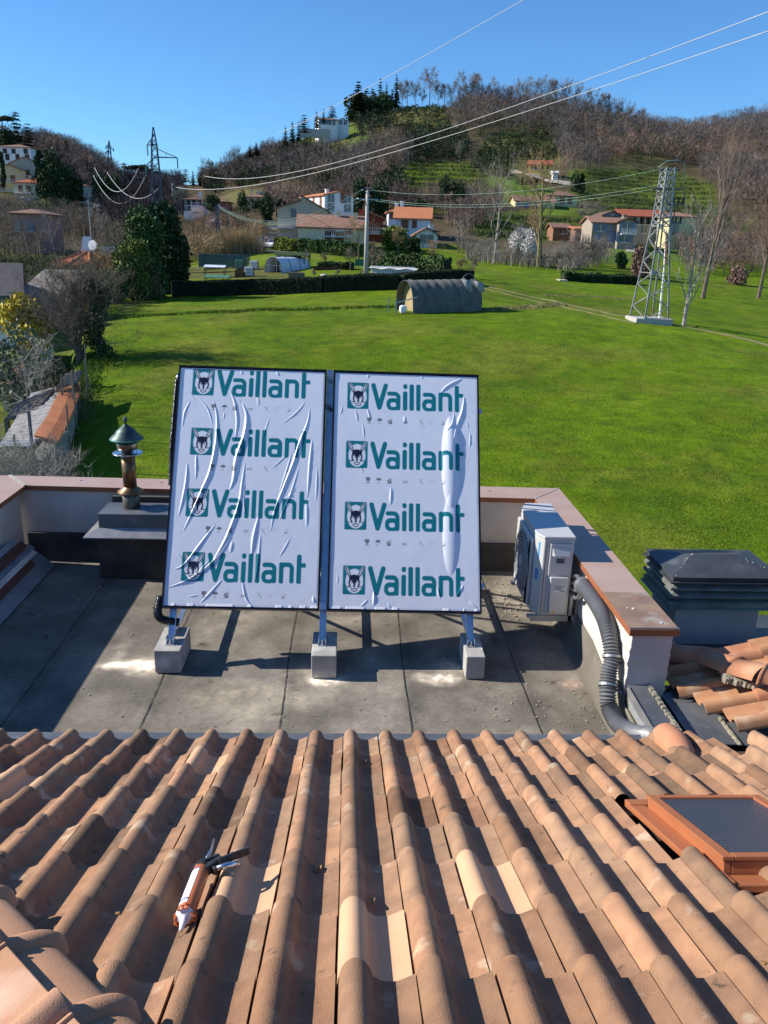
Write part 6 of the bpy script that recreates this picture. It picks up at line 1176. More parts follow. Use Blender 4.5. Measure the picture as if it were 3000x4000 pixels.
grass_bank([(240, 690), (330, 682), (480, 676), (620, 670), (760, 666), (862, 664)], .35, 9000, .22, 'rough dark grass along the small bank left of the mesh tunnel', 'grass_blades')
grass_bank([(1040, 672), (1110, 668), (1180, 662), (1215, 658)], .35, 4000, .24, 'rough grass along the small bank right of the mesh tunnel', 'grass_dry'); grass_bank([(1180, 640), (1260, 640), (1350, 646)], .3, 1500, .15, 'strip of dry straw lying on the field', 'grass_dry')
grass_bank([(128, 1010), (150, 940), (175, 860), (195, 800), (212, 770)], .35, 5000, .35, 'tall rough grass along the foot of the tiled garden wall', 'grass_blades')
# near meadow grass blades
def meadow():
    g = rnd(77); n = 150000; y = 21 + 34 * g.random(n) ** 1.3; x = g.uniform(-.62, .62, n) * y; k = x > wall_x(y) + .3; x, y = x[k], y[k]; n = len(x); cl = vnoise(x, y, 1.1, 80) * .6 + vnoise(x, y, .35, 81) * .4; k = g.random(n) < (.2 + 1.1 * cl); x, y, cl = x[k], y[k], cl[k]; n = len(x); c = np.stack([x, y, tz(x, y) - .02], 1); d = np.stack([g.normal(size=n) * .6, g.normal(size=n) * .6, np.ones(n)], 1)
    V, Fq = slivers(g, c, d, (.04 + .10 * cl * g.random(n))[:, None], .012); return V, Fq
V, Fq = meadow(); mb = MB(); mb.arr(V, Fq); tag(mb.build('meadow_grass', 'grass_blades'), 'short green tufted grass of the meadow beyond the terrace', 'grass', kind='stuff')
# dirt track
def strip(pts_uv, w, name, mat, lift=.05, n=14):
    P3 = spline([G(u, v) for u, v in pts_uv], n); V = []; Fc = []
    for i, p in enumerate(P3):
        d = (P3[min(i + 1, len(P3) - 1)] - P3[max(i - 1, 0)]).normalized(); s = Vector((-d.y, d.x, 0)).normalized()
        for o_ in (-.5, -.25, .25, .5):
            q = p + s * o_ * w * (1 + .2 * math.sin(i * 1.3 + o_ * 4)); V.append((q.x, q.y, float(tz(q.x, q.y)) + lift - (.04 if abs(o_) == .5 else 0)))
    for i in range(len(P3) - 1):
        for k in range(3): Fc.append((i * 4 + k, i * 4 + k + 1, i * 4 + k + 5, i * 4 + k + 4))
    mb = MB(); mb.smooth = True; mb.add(V, Fc); return tag(mb.build(name, mat), kind='structure')
M('track', (.27, .20, .11), (.13, .15, .04), scale=1.1, rough=1, bump=.6, bscale=8); M('road', (.12, .12, .12), (.15, .15, .145), scale=.5, rough=.95); M('road_pale', (.42, .38, .30), (.3, .27, .2), scale=.5, rough=1)
strip([(1045, 618), (1085, 628), (1140, 640), (1210, 655), (1290, 672), (1380, 690), (1470, 705), (1560, 722), (1659, 748), (1760, 780)], .7, 'dirt_track', 'track')
strip([(1046, 624), (1090, 636), (1150, 650), (1215, 664), (1290, 681), (1375, 700)], .35, 'dirt_track', 'track')
strip([(520, 542), (570, 543), (625, 545)], 3.0, 'road', 'road', .08)
strip([(1105, 375), (1150, 384), (1200, 396), (1262, 408)], 5.0, 'hillside_track', 'road_pale', .5)
strip([(1366, 518), (1362, 532), (1364, 545)], 2.0, 'paved_path', 'road_pale', .06)
# ================================================================ buildings
for n_, a, b in [('wall_white', (.80, .80, .80), (.72, .72, .72)), ('wall_cream', (.68, .60, .43), (.60, .53, .37)), ('wall_beige', (.52, .44, .33), (.47, .40, .30)), ('wall_yellow', (.72, .48, .14), (.66, .43, .12)), ('wall_pale_yellow', (.62, .54, .28), (.55, .48, .26)), ('wall_red', (.22, .05, .03), (.19, .045, .03)), ('wall_pink', (.36, .20, .17), (.32, .18, .15)), ('wall_orange', (.50, .23, .12), (.45, .2, .1)), ('wall_stone', (.36, .31, .23), (.26, .225, .17)), ('wall_brick', (.28, .14, .09), (.22, .11, .07)), ('wall_grey', (.36, .35, .33), (.3, .29, .28))]:
    M(n_, a, b, scale=.7 if n_ != 'wall_stone' else 3.5, rough=.95, c3=tuple(x * .8 for x in a), s3=.35, thr3=(.55, .8))
for n_, a, b in [('roof_orange', (.50, .20, .09), (.40, .15, .07)), ('roof_brown', (.25, .14, .09), (.17, .10, .075)), ('roof_mixed', (.32, .17, .11), (.20, .12, .09)), ('roof_red', (.36, .10, .05), (.28, .08, .045)), ('roof_grey', (.105, .095, .095), (.08, .073, .073)), ('roof_dark', (.15, .085, .065), (.11, .065, .05)), ('roof_sheet', (.22, .20, .18), (.28, .25, .22))]:
    M(n_, a, b, scale=1.6, rough=.9, detail=8, wave=None)
M('shutter_brown', (.22, .10, .05), rough=.7); M('shutter_blue', (.16, .22, .32), rough=.7); M('shutter_dark', (.05, .045, .04), rough=.7); M('window_glass', (.03, .04, .06), rough=.12, spec=.8); M('trim_white', (.7, .7, .68), rough=.7); M('wood_old', (.20, .17, .14), (.13, .11, .09), scale=4, rough=1, stretch=(1, 6, 6)); M('plastic_white', (.72, .73, .72), rough=.4); M('plastic_green', (.04, .16, .10), (.07, .2, .13), scale=2, rough=.7); M('tarp_dark', (.02, .025, .025), rough=.8); M('net_dark', (.095, .10, .095), (.15, .145, .125), scale=1.3, rough=.85, c3=(.13, .085, .075), s3=.7, thr3=(.6, .75)); M('stone_pale', (.5, .46, .38), (.4, .36, .3), scale=3, rough=1); M('log_end', (.48, .33, .18), (.3, .2, .11), scale=9, rough=1); M('log_bark', (.12, .085, .06), rough=1); M('pole_concrete', (.44, .42, .38), (.38, .36, .33), scale=3, rough=.95); M('iron_grey', (.33, .34, .34), (.22, .22, .215), scale=1.2, rough=.6, metal=.4, c3=(.26, .15, .09), s3=.6, thr3=(.55, .7)); M('iron_dark', (.10, .115, .14), rough=.6, metal=.3); M('wire_white', (.5, .5, .49), rough=.5, metal=.3); M('torn_film', (.30, .32, .31), (.22, .24, .23), scale=3, rough=.8); M('straw_panel', (.40, .31, .16), (.3, .23, .12), scale=3, rough=1); M('wire_grey', (.38, .38, .38), rough=.6); M('wire_green', (.22, .34, .30), rough=.5, metal=.3); M('insulator', (.2, .42, .6), rough=.25); M('insulator_green', (.05, .22, .18), rough=.25); M('car_white', (.75, .77, .8), rough=.25, spec=.6); M('car_blue', (.12, .25, .5), rough=.25, spec=.6); M('tyre', (.02, .02, .02), rough=.8); M('tunnel_film', (.66, .70, .74), (.56, .6, .66), scale=1, rough=.35)
def house(u, vbase, Y, wpx, hpx, dep, lb, wall, roof_, kind='gable', pitch=.38, rz=0.0, ov=.5, wins=(), shut='shutter_brown', name='house', chim=(), side_wins=(), zoff=0.0, cat='house', ridge='x', balc=()):
    p = P(u, vbase, Y); x, y, z = p; w = px2m(wpx, Y); h = px2m(hpx, Y); zg = float(tz(x, y)); zb = z
    t = thing(name, (x, y, zb), lb, cat, None, rz); ROOT[t] = Matrix.Identity(4)   # local build
    mb = MB(); zl = min(-1.5, zg - zb - 1.0); hw = w / 2; top = []
    if ridge == 'x': rh = dep / 2 * pitch
    else: rh = w / 2 * pitch
    mb.box(-hw, hw, 0, dep, zl, h)
    if kind == 'gable':
        if ridge == 'x': mb.add([(-hw, 0, h), (-hw, dep, h), (-hw, dep / 2, h + rh)], [(0, 1, 2)]); mb.add([(hw, 0, h), (hw, dep, h), (hw, dep / 2, h + rh)], [(0, 2, 1)])
        else: mb.add([(-hw, 0, h), (hw, 0, h), (0, 0, h + rh)], [(0, 1, 2)]); mb.add([(-hw, dep, h), (hw, dep, h), (0, dep, h + rh)], [(0, 2, 1)])
    part(mb, 'wall', wall, t)
    mb = MB(); th = .22; e = ov; zf = lambda d_: -d_ * pitch
    if kind == 'gable' and ridge == 'x':
        for sy in (0, 1):
            y0 = -e if sy == 0 else dep + e; a = [(-hw - e, y0, h - e * pitch), (hw + e, y0, h - e * pitch), (hw + e, dep / 2, h + rh), (-hw - e, dep / 2, h + rh)]
            if sy: a = a[::-1]
            mb.poly([(q[0], q[1], q[2] + .02 + th) for q in a], th)
    elif kind == 'gable':
        for sx in (-1, 1):
            a = [(sx * (hw + e), -e, h - e * pitch), (sx * (hw + e), dep + e, h - e * pitch), (0, dep + e, h + rh), (0, -e, h + rh)]
            if sx < 0: a = a[::-1]
            mb.poly([(q[0], q[1], q[2] + .02 + th) for q in a], th)
    elif kind == 'hip':
        m_ = min(hw + e, dep / 2 + e); r0 = (hw + e - m_); r1 = (dep / 2 + e - m_); cy = dep / 2; zt_ = h + m_ * pitch; b_ = [(-hw - e, -e, h), (hw + e, -e, h), (hw + e, dep + e, h), (-hw - e, dep + e, h)]; T_ = [(-r0, cy - r1, zt_), (r0, cy - r1, zt_), (r0, cy + r1, zt_), (-r0, cy + r1, zt_)]
        mb.add([(q[0], q[1], q[2] + .02) for q in b_] + [(q[0], q[1], q[2] + .2) for q in b_] + T_, [(3, 2, 1, 0), (0, 1, 5, 4), (1, 2, 6, 5), (2, 3, 7, 6), (3, 0, 4, 7), (4, 5, 9, 8), (5, 6, 10, 9), (6, 7, 11, 10), (7, 4, 8, 11)])
    elif kind == 'flat': mb.box(-hw - .1, hw + .1, -.1, dep + .1, h + .005, h + .25)
    elif kind == 'shed': mb.poly([(-hw - e, -e, h - e * pitch + .25), (hw + e, -e, h - e * pitch + .25), (hw + e, dep + e, h + (dep + e) * pitch + .25), (-hw - e, dep + e, h + (dep + e) * pitch + .25)], .2); 
    rf = part(mb, 'roof', roof_, t)
    for cx_, cy_ in chim:
        mb = MB(); zc = h + rh * (1 - abs(cy_ - dep / 2) / (dep / 2)) if ridge == 'x' else h + rh * .6; mb.box(cx_ * hw - .35, cx_ * hw + .35, cy_ - .35, cy_ + .35, zc - .6, zc + .95); mb.box(cx_ * hw - .48, cx_ * hw + .48, cy_ - .48, cy_ + .48, zc + .951, zc + 1.08); mb.build('chimney', wall, rf)
    def win(fx, fz, ww, wh, sh, side=False):
        c0 = fx * w - hw if not side else fx * dep; z0 = fz * h; w2 = ww / 2
        def bx(mb, a0, a1, o0, o1, b0, b1):
            if side: s_ = -1 if side == 'l' else 1; xx = sorted((s_ * (hw + o0), s_ * (hw + o1))); mb.box(xx[0], xx[1], c0 + a0, c0 + a1, b0, b1)
            else: mb.box(c0 + a0, c0 + a1, -o1, -o0, b0, b1)
        mb = MB(); bx(mb, -w2, w2, .003, .05, z0, z0 + wh); wn = part(mb, 'window', 'window_glass', t)
        mb = MB(); bx(mb, -w2 - .1, w2 + .1, .003, .12, z0 - .12, z0 - .005); bx(mb, -.04, .04, .052, .075, z0, z0 + wh); mb.build('frame', 'trim_white', wn)
        if sh == 'closed': mb = MB(); bx(mb, -w2 - .02, w2 + .02, .08, .12, z0, z0 + wh); mb.build('shutter', shut, wn)
        elif sh == 'open':
            for s_ in (-1, 1): mb = MB(); bx(mb, s_ * (w2 + .35) - .3, s_ * (w2 + .35) + .3, .003, .07, z0, z0 + wh); mb.build('shutter', shut, wn)
    for q in wins: win(*q)
    for q in side_wins: win(*q[:5], side=q[5])
    for (f0, f1, fz) in balc:
        mb = MB(); mb.box(f0 * w - hw, f1 * w - hw, -1.2, -.005, fz * h - .15, fz * h); 
        n_ = max(4, int((f1 - f0) * w / .35))
        for k in range(n_ + 1): xx = f0 * w - hw + (f1 - f0) * w * k / n_; mb.box(xx - .03, xx + .03, -1.19, -1.13, fz * h, fz * h + .95)
        mb.box(f0 * w - hw, f1 * w - hw, -1.2, -1.12, fz * h + .951, fz * h + 1.02); part(mb, 'balcony', 'trim_white', t)
    ROOT[t] = Matrix.Translation(Vector((x, y, zb))) @ Matrix.Rotation(rz, 4, 'Z'); return t
c = 'closed'; o = 'open'
def half_gable():   # beige building with two offset half gables
    Y = 160; u0, u1, um = 591, 704, 650; p = P(um, 520, Y); x, y, z = p; t = thing('apartment_building', (x, y, z), 'beige building with two offset half-gable roofs left of the village centre', 'building'); ROOT[t] = Matrix.Identity(4)
    a0 = px2m(u0 + 12 - um, Y); a1 = px2m(u1 - um, Y); hL = px2m(520 - 458, Y); hR = px2m(520 - 462, Y); hT = px2m(520 - 433, Y); hT2 = px2m(520 - 443, Y)
    for nm, prof in (('wall', [(a0, -3), (.0, -3), (0, hT2), (a0, hL)]), ('wall', [(.005, -3), (a1, -3), (a1, hR), (.005, hT)])):
        mb = MB(); n = len(prof); mb.add([(q, 0, w_) for q, w_ in prof] + [(q, 11, w_) for q, w_ in prof], [tuple(range(n)), tuple(range(2 * n - 1, n - 1, -1))] + [(i + n, (i + 1) % n + n, (i + 1) % n, i) for i in range(n)]); part(mb, nm, 'wall_beige', t)
    mb = MB(); mb.poly([(a0 - .8, -.5, hL - .15), (0, -.5, hT2 + .1), (0, 11.4, hT2 + .1), (a0 - .8, 11.4, hL - .15)], .2); mb.poly([(.01, -.5, hT + .1), (a1 + .7, -.5, hR - .15), (a1 + .7, 11.4, hR - .15), (.01, 11.4, hT + .1)], .2); part(mb, 'roof', 'roof_dark', t)
    mb = MB(); mb.box(-1.9, -.9, -.05, -.003, hL * .72, hL * .72 + 1.5); wn = part(mb, 'window', 'window_glass', t)
    for k, zf in enumerate((.40, .05)):
        mb = MB(); zz = hL * zf; mb.box(a0 - 1.6, a0 + 3.2 if k == 0 else a0, -1.0, -.004, zz - .2, zz); mb.box(a0 - 1.6, a0 - .004, -.003, 7, zz - .2, zz)
        for q in range(14): xx = a0 - 1.6 + q * .33; mb.box(xx, xx + .04, -.98, -.93, zz, zz + .9)
        mb.box(a0 - 1.6, a0 + 3.2 if k == 0 else a0, -1.0, -.92, zz + .9, zz + .96); part(mb, 'balcony', 'trim_white', t)
    mb = MB(); mb.box(a0 - .06, a0 - .004, 1, 2.2, hL * .45, hL * .45 + 2.0); mb.box(a0 - .06, a0 - .004, 4, 5.2, hL * .45, hL * .45 + 2.0); part(mb, 'balcony_door', 'shutter_brown', t)
    ROOT[t] = Matrix.Translation(Vector(p))
half_gable()
house(732, 462, 192, 62, 34, 16, 'three-storey white apartment block with balconies on its orange left side', 'wall_white', 'roof_orange', ridge='y', pitch=.22, wins=[(.22, .12, 1.6, 1.7, ''), (.22, .62, 1.6, 1.7, ''), (.80, .12, 1.7, 1.7, ''), (.80, .62, 1.7, 1.7, ''), (.62, .62, .9, 2.6, c)], side_wins=[(.15, .1, 1.2, 2.2, c, 'l'), (.45, .1, 1.2, 2.2, c, 'l'), (.75, .1, 1.2, 2.2, c, 'l'), (.15, .6, 1.2, 1.4, c, 'l'), (.45, .6, 1.2, 1.4, c, 'l')], rz=rad(22), name='apartment_building', cat='building', chim=((-.3, 5),))
house(716, 530, 140, 134, 34, 9, 'long low house with a mottled brown tile roof and brown shutters', 'wall_cream', 'roof_mixed', ridge='x', pitch=.42, wins=[(.48, .62, 1.7, 1.3, c), (.76, .62, 1.2, 1.3, c), (.62, .05, 1.4, 2.0, c), (.45, .05, 1.0, 2.0, c)], chim=((.2, 4), (.72, 3.5)), balc=((.40, .80, .52),))
house(795, 512, 156, 60, 36, 12, 'dark red house with an orange roof behind the concrete pole', 'wall_red', 'roof_orange', ridge='y', pitch=.35, wins=[(.75, .3, 1.5, 1.5, c), (.3, .3, 1.3, 1.5, c)], balc=((.5, 1.0, .2),), chim=((-.5, 4),))
house(890, 508, 165, 70, 32, 9, 'white two-storey house with a bright terracotta roof', 'wall_white', 'roof_orange', ridge='x', pitch=.45, wins=[(.28, .42, 1.4, 1.5, c), (.56, .42, .9, 1.5, c)], rz=rad(-6), side_wins=[(.4, .4, .9, 1.6, c, 'l')])
house(921, 536, 150, 44, 26, 8, 'small white house wing with a brown gable roof below the white two-storey house', 'wall_white', 'roof_brown', ridge='y', pitch=.55, wins=[(.5, .35, 2.4, 1.5, ''), (.18, .5, .4, .6, '')], chim=((.5, 3),))
house(862, 480, 186, 44, 18, 9, 'house with an orange hip roof behind the white two-storey house', 'wall_white', 'roof_orange', 'hip', wins=[(.2, .3, 1.3, 1.3, c)], chim=((.35, 4), (-.2, 3)))
house(885, 434, 262, 30, 9, 8, 'flat white building, left block, below the terraced meadow', 'wall_white', 'trim_white', 'flat', wins=[(.3, .3, 1.2, .9, '')]); house(914, 434, 262, 26, 8, 8, 'flat white building, right block, below the terraced meadow', 'wall_white', 'trim_white', 'flat', wins=[(.6, .3, 1.2, .9, '')])
house(898, 440, 250, 40, 5, 8, 'low brown-roofed building in front of the flat white blocks', 'wall_grey', 'roof_brown', 'hip', pitch=.3)
house(418, 460, 232, 38, 24, 9, 'white three-storey house with balconies at the left foot of the hill', 'wall_white', 'roof_dark', 'hip', pitch=.3, wins=[(.15, .15, 1.1, 1.6, o), (.15, .6, 1.1, 1.4, o), (.4, .6, 1.1, 1.4, o), (.7, .6, 1.1, 1.4, o)], shut='shutter_dark', balc=((.4, .9, .5), (.4, .9, .12)), chim=((.5, 4),))
house(474, 462, 225, 34, 22, 8, 'orange house with balconies right of the white house at the hill foot', 'wall_orange', 'roof_brown', 'hip', pitch=.25, wins=[(.3, .6, 1.3, 1.3, c), (.7, .6, 1.3, 1.3, c)], balc=((.0, .6, .5), (.0, .6, .15)))
house(553, 442, 250, 48, 13, 9, 'low house with a wide brown roof, front one of the brown-roofed pair', 'wall_cream', 'roof_brown', 'hip', pitch=.3, wins=[(.3, .3, 1.2, 1.1, c), (.6, .3, 1.2, 1.1, c)], chim=((-.5, 4), (.1, 4), (.5, 4))); house(580, 430, 262, 44, 10, 9, 'brown-roofed house behind the front one, up the slope', 'wall_grey', 'roof_brown', 'hip', pitch=.35, chim=((0, 4),), wins=[(.3, .3, 1.2, 1.1, c)])
house(648, 436, 240, 32, 9, 8, 'small house with an orange hip roof above the beige building', 'wall_grey', 'roof_orange', 'hip', pitch=.4, wins=[(.3, .3, 1.2, 1.0, c)])
house(386, 414, 340, 22, 7, 8, 'tiny pale yellow house at the gap between the hills', 'wall_pale_yellow', 'roof_dark', 'hip', pitch=.3, wins=[(.3, .3, 1.4, 1.4, c)])
house(1165, 373, 330, 46, 15, 10, 'bright yellow farmhouse high among the terraces', 'wall_yellow', 'roof_red', ridge='x', pitch=.35, wins=[(.15, .4, 1.2, 1.4, c), (.35, .4, 1.2, 1.4, c), (.6, .4, 1.0, 2.6, c), (.85, .4, 1.0, 2.6, c)], chim=((.3, 4),), rz=rad(-12))
house(1200, 378, 322, 10, 4, 3, 'small white hut right of the yellow farmhouse', 'wall_white', 'trim_white', 'gable', wins=[(.5, .2, .9, .9, '')], name='hut', cat='hut')
house(1155, 457, 250, 82, 19, 9, 'long pale yellow farmhouse, left wing with a brown roof', 'wall_pale_yellow', 'roof_brown', ridge='x', pitch=.35, wins=[(.12, .35, 1.5, 2.0, c), (.3, .35, 1.5, 2.0, c), (.55, .35, 1.5, 2.0, c)], shut='shutter_blue'); house(1213, 449, 256, 62, 22, 10, 'long pale yellow farmhouse, taller right wing with a brown hip roof', 'wall_pale_yellow', 'roof_brown', 'hip', pitch=.35, wins=[(.15, .35, 1.3, 2.0, c), (.5, .35, 1.3, 2.0, c), (.75, .35, 1.3, 2.0, c)])
house(1308, 524, 172, 62, 38, 8, 'stone-fronted house with an arched blue door and pale shutters, main block', 'wall_stone', 'roof_mixed', ridge='x', pitch=.3, wins=[(.28, .58, 1.5, 1.5, o), (.22, .08, 1.0, 1.4, c), (.66, .0, 1.8, 2.2, c), (.78, .58, 1.3, 1.5, o)], shut='shutter_blue')
house(1318, 508, 176, 36, 38, 9, 'gabled upper block rising behind the stone-fronted house', 'wall_stone', 'roof_dark', ridge='y', pitch=.4, wins=[(.5, .72, 1.6, 1.6, o)], shut='shutter_blue'); house(1351, 524, 170, 34, 40, 8, 'right gabled block of the stone house with a balcony', 'wall_stone', 'roof_dark', ridge='y', pitch=.4, wins=[(.5, .48, 2.0, 2.0, o), (.4, .02, 2.0, 2.0, o)], shut='shutter_blue', balc=((.1, .98, .42),), chim=((.1, 3),))
house(1390, 505, 186, 96, 33, 8, 'long two-storey wing with dark-shuttered windows behind the stone house', 'wall_grey', 'roof_red', ridge='x', pitch=.35, wins=[(f, .55, 1.1, 1.5, o) for f in (.36, .5, .64, .78, .92)] + [(.5, .05, 1.2, 2.0, ''), (.72, .05, 1.2, 2.0, '')], shut='shutter_dark')
house(1470, 512, 178, 54, 38, 9, 'ochre house with a hip roof behind the lattice tower', 'wall_pale_yellow', 'roof_mixed', 'hip', pitch=.35, wins=[(.12, .1, .9, 2.6, ''), (.3, .1, .9, 2.6, '')])
house(1212, 508, 195, 34, 14, 6, 'small brick shed with a brown roof left of the stone house', 'wall_brick', 'roof_brown', 'gable', pitch=.3, wins=[(.6, .2, 1.5, .8, '')], name='shed', cat='shed'); house(1258, 504, 190, 30, 7, 6, 'low lean-to with a flat orange roof beside the stone house', 'wall_brick', 'roof_orange', 'shed', pitch=.1, name='shed', cat='shed')
house(709, 274, 470, 38, 12, 9, 'white villa on the hilltop shoulder, long left block', 'wall_white', 'roof_dark', ridge='x', pitch=.3, wins=[(f, .3, 1.6, 2.2, '') for f in (.12, .28, .44, .6, .8)], rz=rad(14)); house(741, 273, 474, 22, 10, 8, 'white villa on the hilltop shoulder, small right block', 'wall_white', 'roof_dark', ridge='y', pitch=.4, wins=[(.3, .3, 1.6, 2.2, ''), (.7, .3, 1.6, 2.2, '')])
house(32, 350, 320, 66, 26, 12, 'white two-storey house with a brown roof high on the left hill', 'wall_white', 'roof_brown', 'hip', pitch=.25, wins=[(.1, .1, 1.4, 2.2, c), (.3, .1, 1.4, 2.2, c), (.6, .1, 1.4, 2.2, c), (.88, .1, 1.4, 2.2, c), (.25, .58, 1.4, 1.6, c), (.5, .58, 1.4, 1.6, c), (.85, .58, 1.4, 1.8, c)], shut='shutter_dark')
house(60, 402, 300, 58, 40, 14, 'big beige gabled house in the middle of the left hillside', 'wall_beige', 'roof_orange', ridge='y', pitch=.45, rz=rad(24), wins=[(.25, .55, 2.2, 1.4, c), (.55, .5, 1.2, 1.8, c)], side_wins=[(.15, .55, 1.2, 1.6, c, 'r'), (.45, .55, 1.2, 1.6, c, 'r'), (.75, .55, 1.2, 1.6, c, 'r')])
house(24, 418, 288, 62, 42, 12, 'yellow balconied house at the left edge of the hillside', 'wall_pale_yellow', 'roof_brown', ridge='y', pitch=.35, rz=rad(20), wins=[(.2, .52, 1.4, 2.0, c), (.6, .52, 1.4, 2.0, c), (.25, .12, 1.4, 2.0, c), (.7, .12, 1.4, 2.0, c)], balc=((.1, .9, .48), (.1, .9, .08)))
house(66, 424, 276, 60, 24, 12, 'low white and yellow house with a dark red hip roof below the beige gable', 'wall_cream', 'roof_red', 'hip', pitch=.35, wins=[(.2, .3, 1.3, 2.0, c), (.45, .3, 1.3, 2.0, c), (.85, .3, 1.3, 2.0, c)], balc=((.0, .6, .2),), chim=((-.2, 4),)); house(108, 426, 278, 22, 26, 8, 'grey-white flat wing right of the dark red hip roof', 'wall_grey', 'roof_grey', 'flat', wins=[(.3, .4, 1.2, 1.6, c)]); house(128, 408, 290, 24, 16, 8, 'small house with a brown roof right of the hillside houses', 'wall_brick', 'roof_brown', 'gable', pitch=.25, wins=[(.5, .1, 2, 2, '')]); house(168, 418, 290, 40, 14, 8, 'low house with a brown roof among blossoming trees', 'wall_cream', 'roof_brown', 'hip', pitch=.25, wins=[(.7, .3, 1.3, 1.4, c)])
house(62, 520, 150, 62, 50, 10, 'dull pink house with an orange-brown roof half hidden by leafless trees', 'wall_pink', 'roof_brown', 'hip', pitch=.3, wins=[(.22, .35, 1.3, 1.5, ''), (.6, .35, 1.3, 1.5, 'closed')], shut='shutter_blue')
# round-ended orange roof house
def round_house():
    Y = 92; p = P(176, 600, Y); x, y, z = p; t = thing('house', (x, y, z), 'low house with a faceted orange-red roof, tapered white chimney and satellite dish', 'house'); ROOT[t] = Matrix.Identity(4); R1 = px2m(78, Y); hE = px2m(22, Y); hT = px2m(50, Y)
    mb = MB(); mb.lathe([(R1 * .86, -3), (R1 * .86, hE)], (0, R1 * .8, 0), 10); part(mb, 'wall', 'wall_cream', t)
    mb = MB(); mb.lathe([(R1, hE - .1), (R1, hE + .1), (.3, hT)], (0, R1 * .8, 0), 10); rf = part(mb, 'roof', 'roof_red', t)
    mb = MB()
    for k in range(10): a = 2 * math.pi * k / 10; mb.path([(R1 * math.cos(a), R1 * .8 + R1 * math.sin(a), hE + .16), (.3 * math.cos(a), R1 * .8 + .3 * math.sin(a), hT + .05)], .11, 5)
    for k in range(10):
        for q in range(1, 9):
            a0_ = 2 * math.pi * k / 10; a1_ = 2 * math.pi * (k + 1) / 10; f = q / 9; bx_ = R1 * (math.cos(a0_) * (1 - f) + math.cos(a1_) * f); by_ = R1 * (math.sin(a0_) * (1 - f) + math.sin(a1_) * f); mb.path([(bx_, R1 * .8 + by_, hE + .12), (bx_ * .12, R1 * .8 + by_ * .12, hT - (hT - hE) * .09)], .045, 3, cap=False)
    mb.build('ridge_tiles', 'roof_orange', rf)
    mb = MB(); mb.add([(-.9, R1 * .8 - .5, hT - .8), (.5, R1 * .8 - .5, hT - .8), (.5, R1 * .8 + .6, hT - .8), (-.9, R1 * .8 + .6, hT - .8), (-.45, R1 * .8 - .3, hT + 1.6), (.25, R1 * .8 - .3, hT + 1.6), (.25, R1 * .8 + .4, hT + 1.6), (-.45, R1 * .8 + .4, hT + 1.6)], [(0, 1, 5, 4), (1, 2, 6, 5), (2, 3, 7, 6), (3, 0, 4, 7), (4, 5, 6, 7)]); mb.build('chimney', 'wall_white', rf)
    mb = MB(); mb.box(1.0, 5.2, R1 * .8 + 1, R1 * .8 + 1.3, hT - .9, hT + .6); mb.build('parapet', 'wall_white', rf)
    mb = MB(); mb.lathe([(0, 0), (.4, .06), (.55, .18)], (.85, R1 * .8 - .9, hT + .7), 14, (-.3, -1, .2)); part(mb, 'satellite_dish', 'trim_white', t); mb = MB(); mb.path([(.85, R1 * .8 - .75, hT - .6), (.85, R1 * .8 - .75, hT + .7)], .04, 5); mb.path([(.4, R1 * .8, hT), (.4, R1 * .8, hT + 5.4)], .04, 5); mb.path([(-.5, R1 * .8, hT + 5.2), (1.4, R1 * .8, hT + 5.0)], .05, 4); mb.path([(-.1, R1 * .8, hT + 4.6), (1.0, R1 * .8, hT + 4.7)], .05, 4)
    for k in range(6): mb.path([(-.3 + k * .28, R1 * .8 - .35, hT + 5.15), (-.3 + k * .28, R1 * .8 + .35, hT + 5.15)], .03, 3)
    part(mb, 'antenna', 'galv', t); ROOT[t] = Matrix.Translation(Vector(p))
round_house()
house(-14, 722, 54, 104, 78, 8, 'white bungalow with a dark grey-brown roof at the left edge', 'wall_white', 'roof_grey', ridge='x', pitch=.42, wins=[(.55, .2, .5, 2.2, c), (.9, .2, .5, 2.2, c), (.72, .1, 1.1, 2.1, c)], shut='wall_grey', rz=rad(20))
house(92, 676, 60, 62, 34, 5, 'low annex with a corrugated brown roof right of the white bungalow', 'wall_grey', 'roof_sheet', 'shed', pitch=.25, wins=[(.2, .3, .9, .9, '')])

# ---- left yard: sheds and tiled wall
def tiled_wall():
    t = thing('garden_wall', tuple(GY(150, 33, 860)), 'stepped garden wall with a terracotta tile coping along the left edge of the meadow', 'wall')
    ys = np.linspace(23.5, 38, 28); top = lambda y: -3.55 + .012 * (y - 24) + .02 * math.sin(y)
    mb = MB(); vs = []
    for y in ys: x = float(wall_x(y)); vs += [(x - .5, y, -7.5), (x - .5, y, top(y) + .02), (x - .1, y, top(y) - .10), (x - .1, y, -7.5)]
    mb.add(vs, [(i * 4 + k, i * 4 + k + 1, i * 4 + k + 5, i * 4 + k + 4) for i in range(len(ys) - 1) for k in range(3)] + [(0, 3, 2, 1)]); part(mb, 'wall', 'wall_stone', t)
    mb = MB(); n = 70
    for k in range(n):
        y = 26.6 + 10.4 * k / n; x = float(wall_x(y)); g = .9 + .2 * rng0.random(); z = top(y); mb.path([(x - .75, y + .1, z + .20), (x - .3, y, z + .13), (x + .06, y, z + .05)], [.085, .09, .095], 6)
    part(mb, 'tile_coping', 'roof_orange', t); return top
wt_top = tiled_wall()
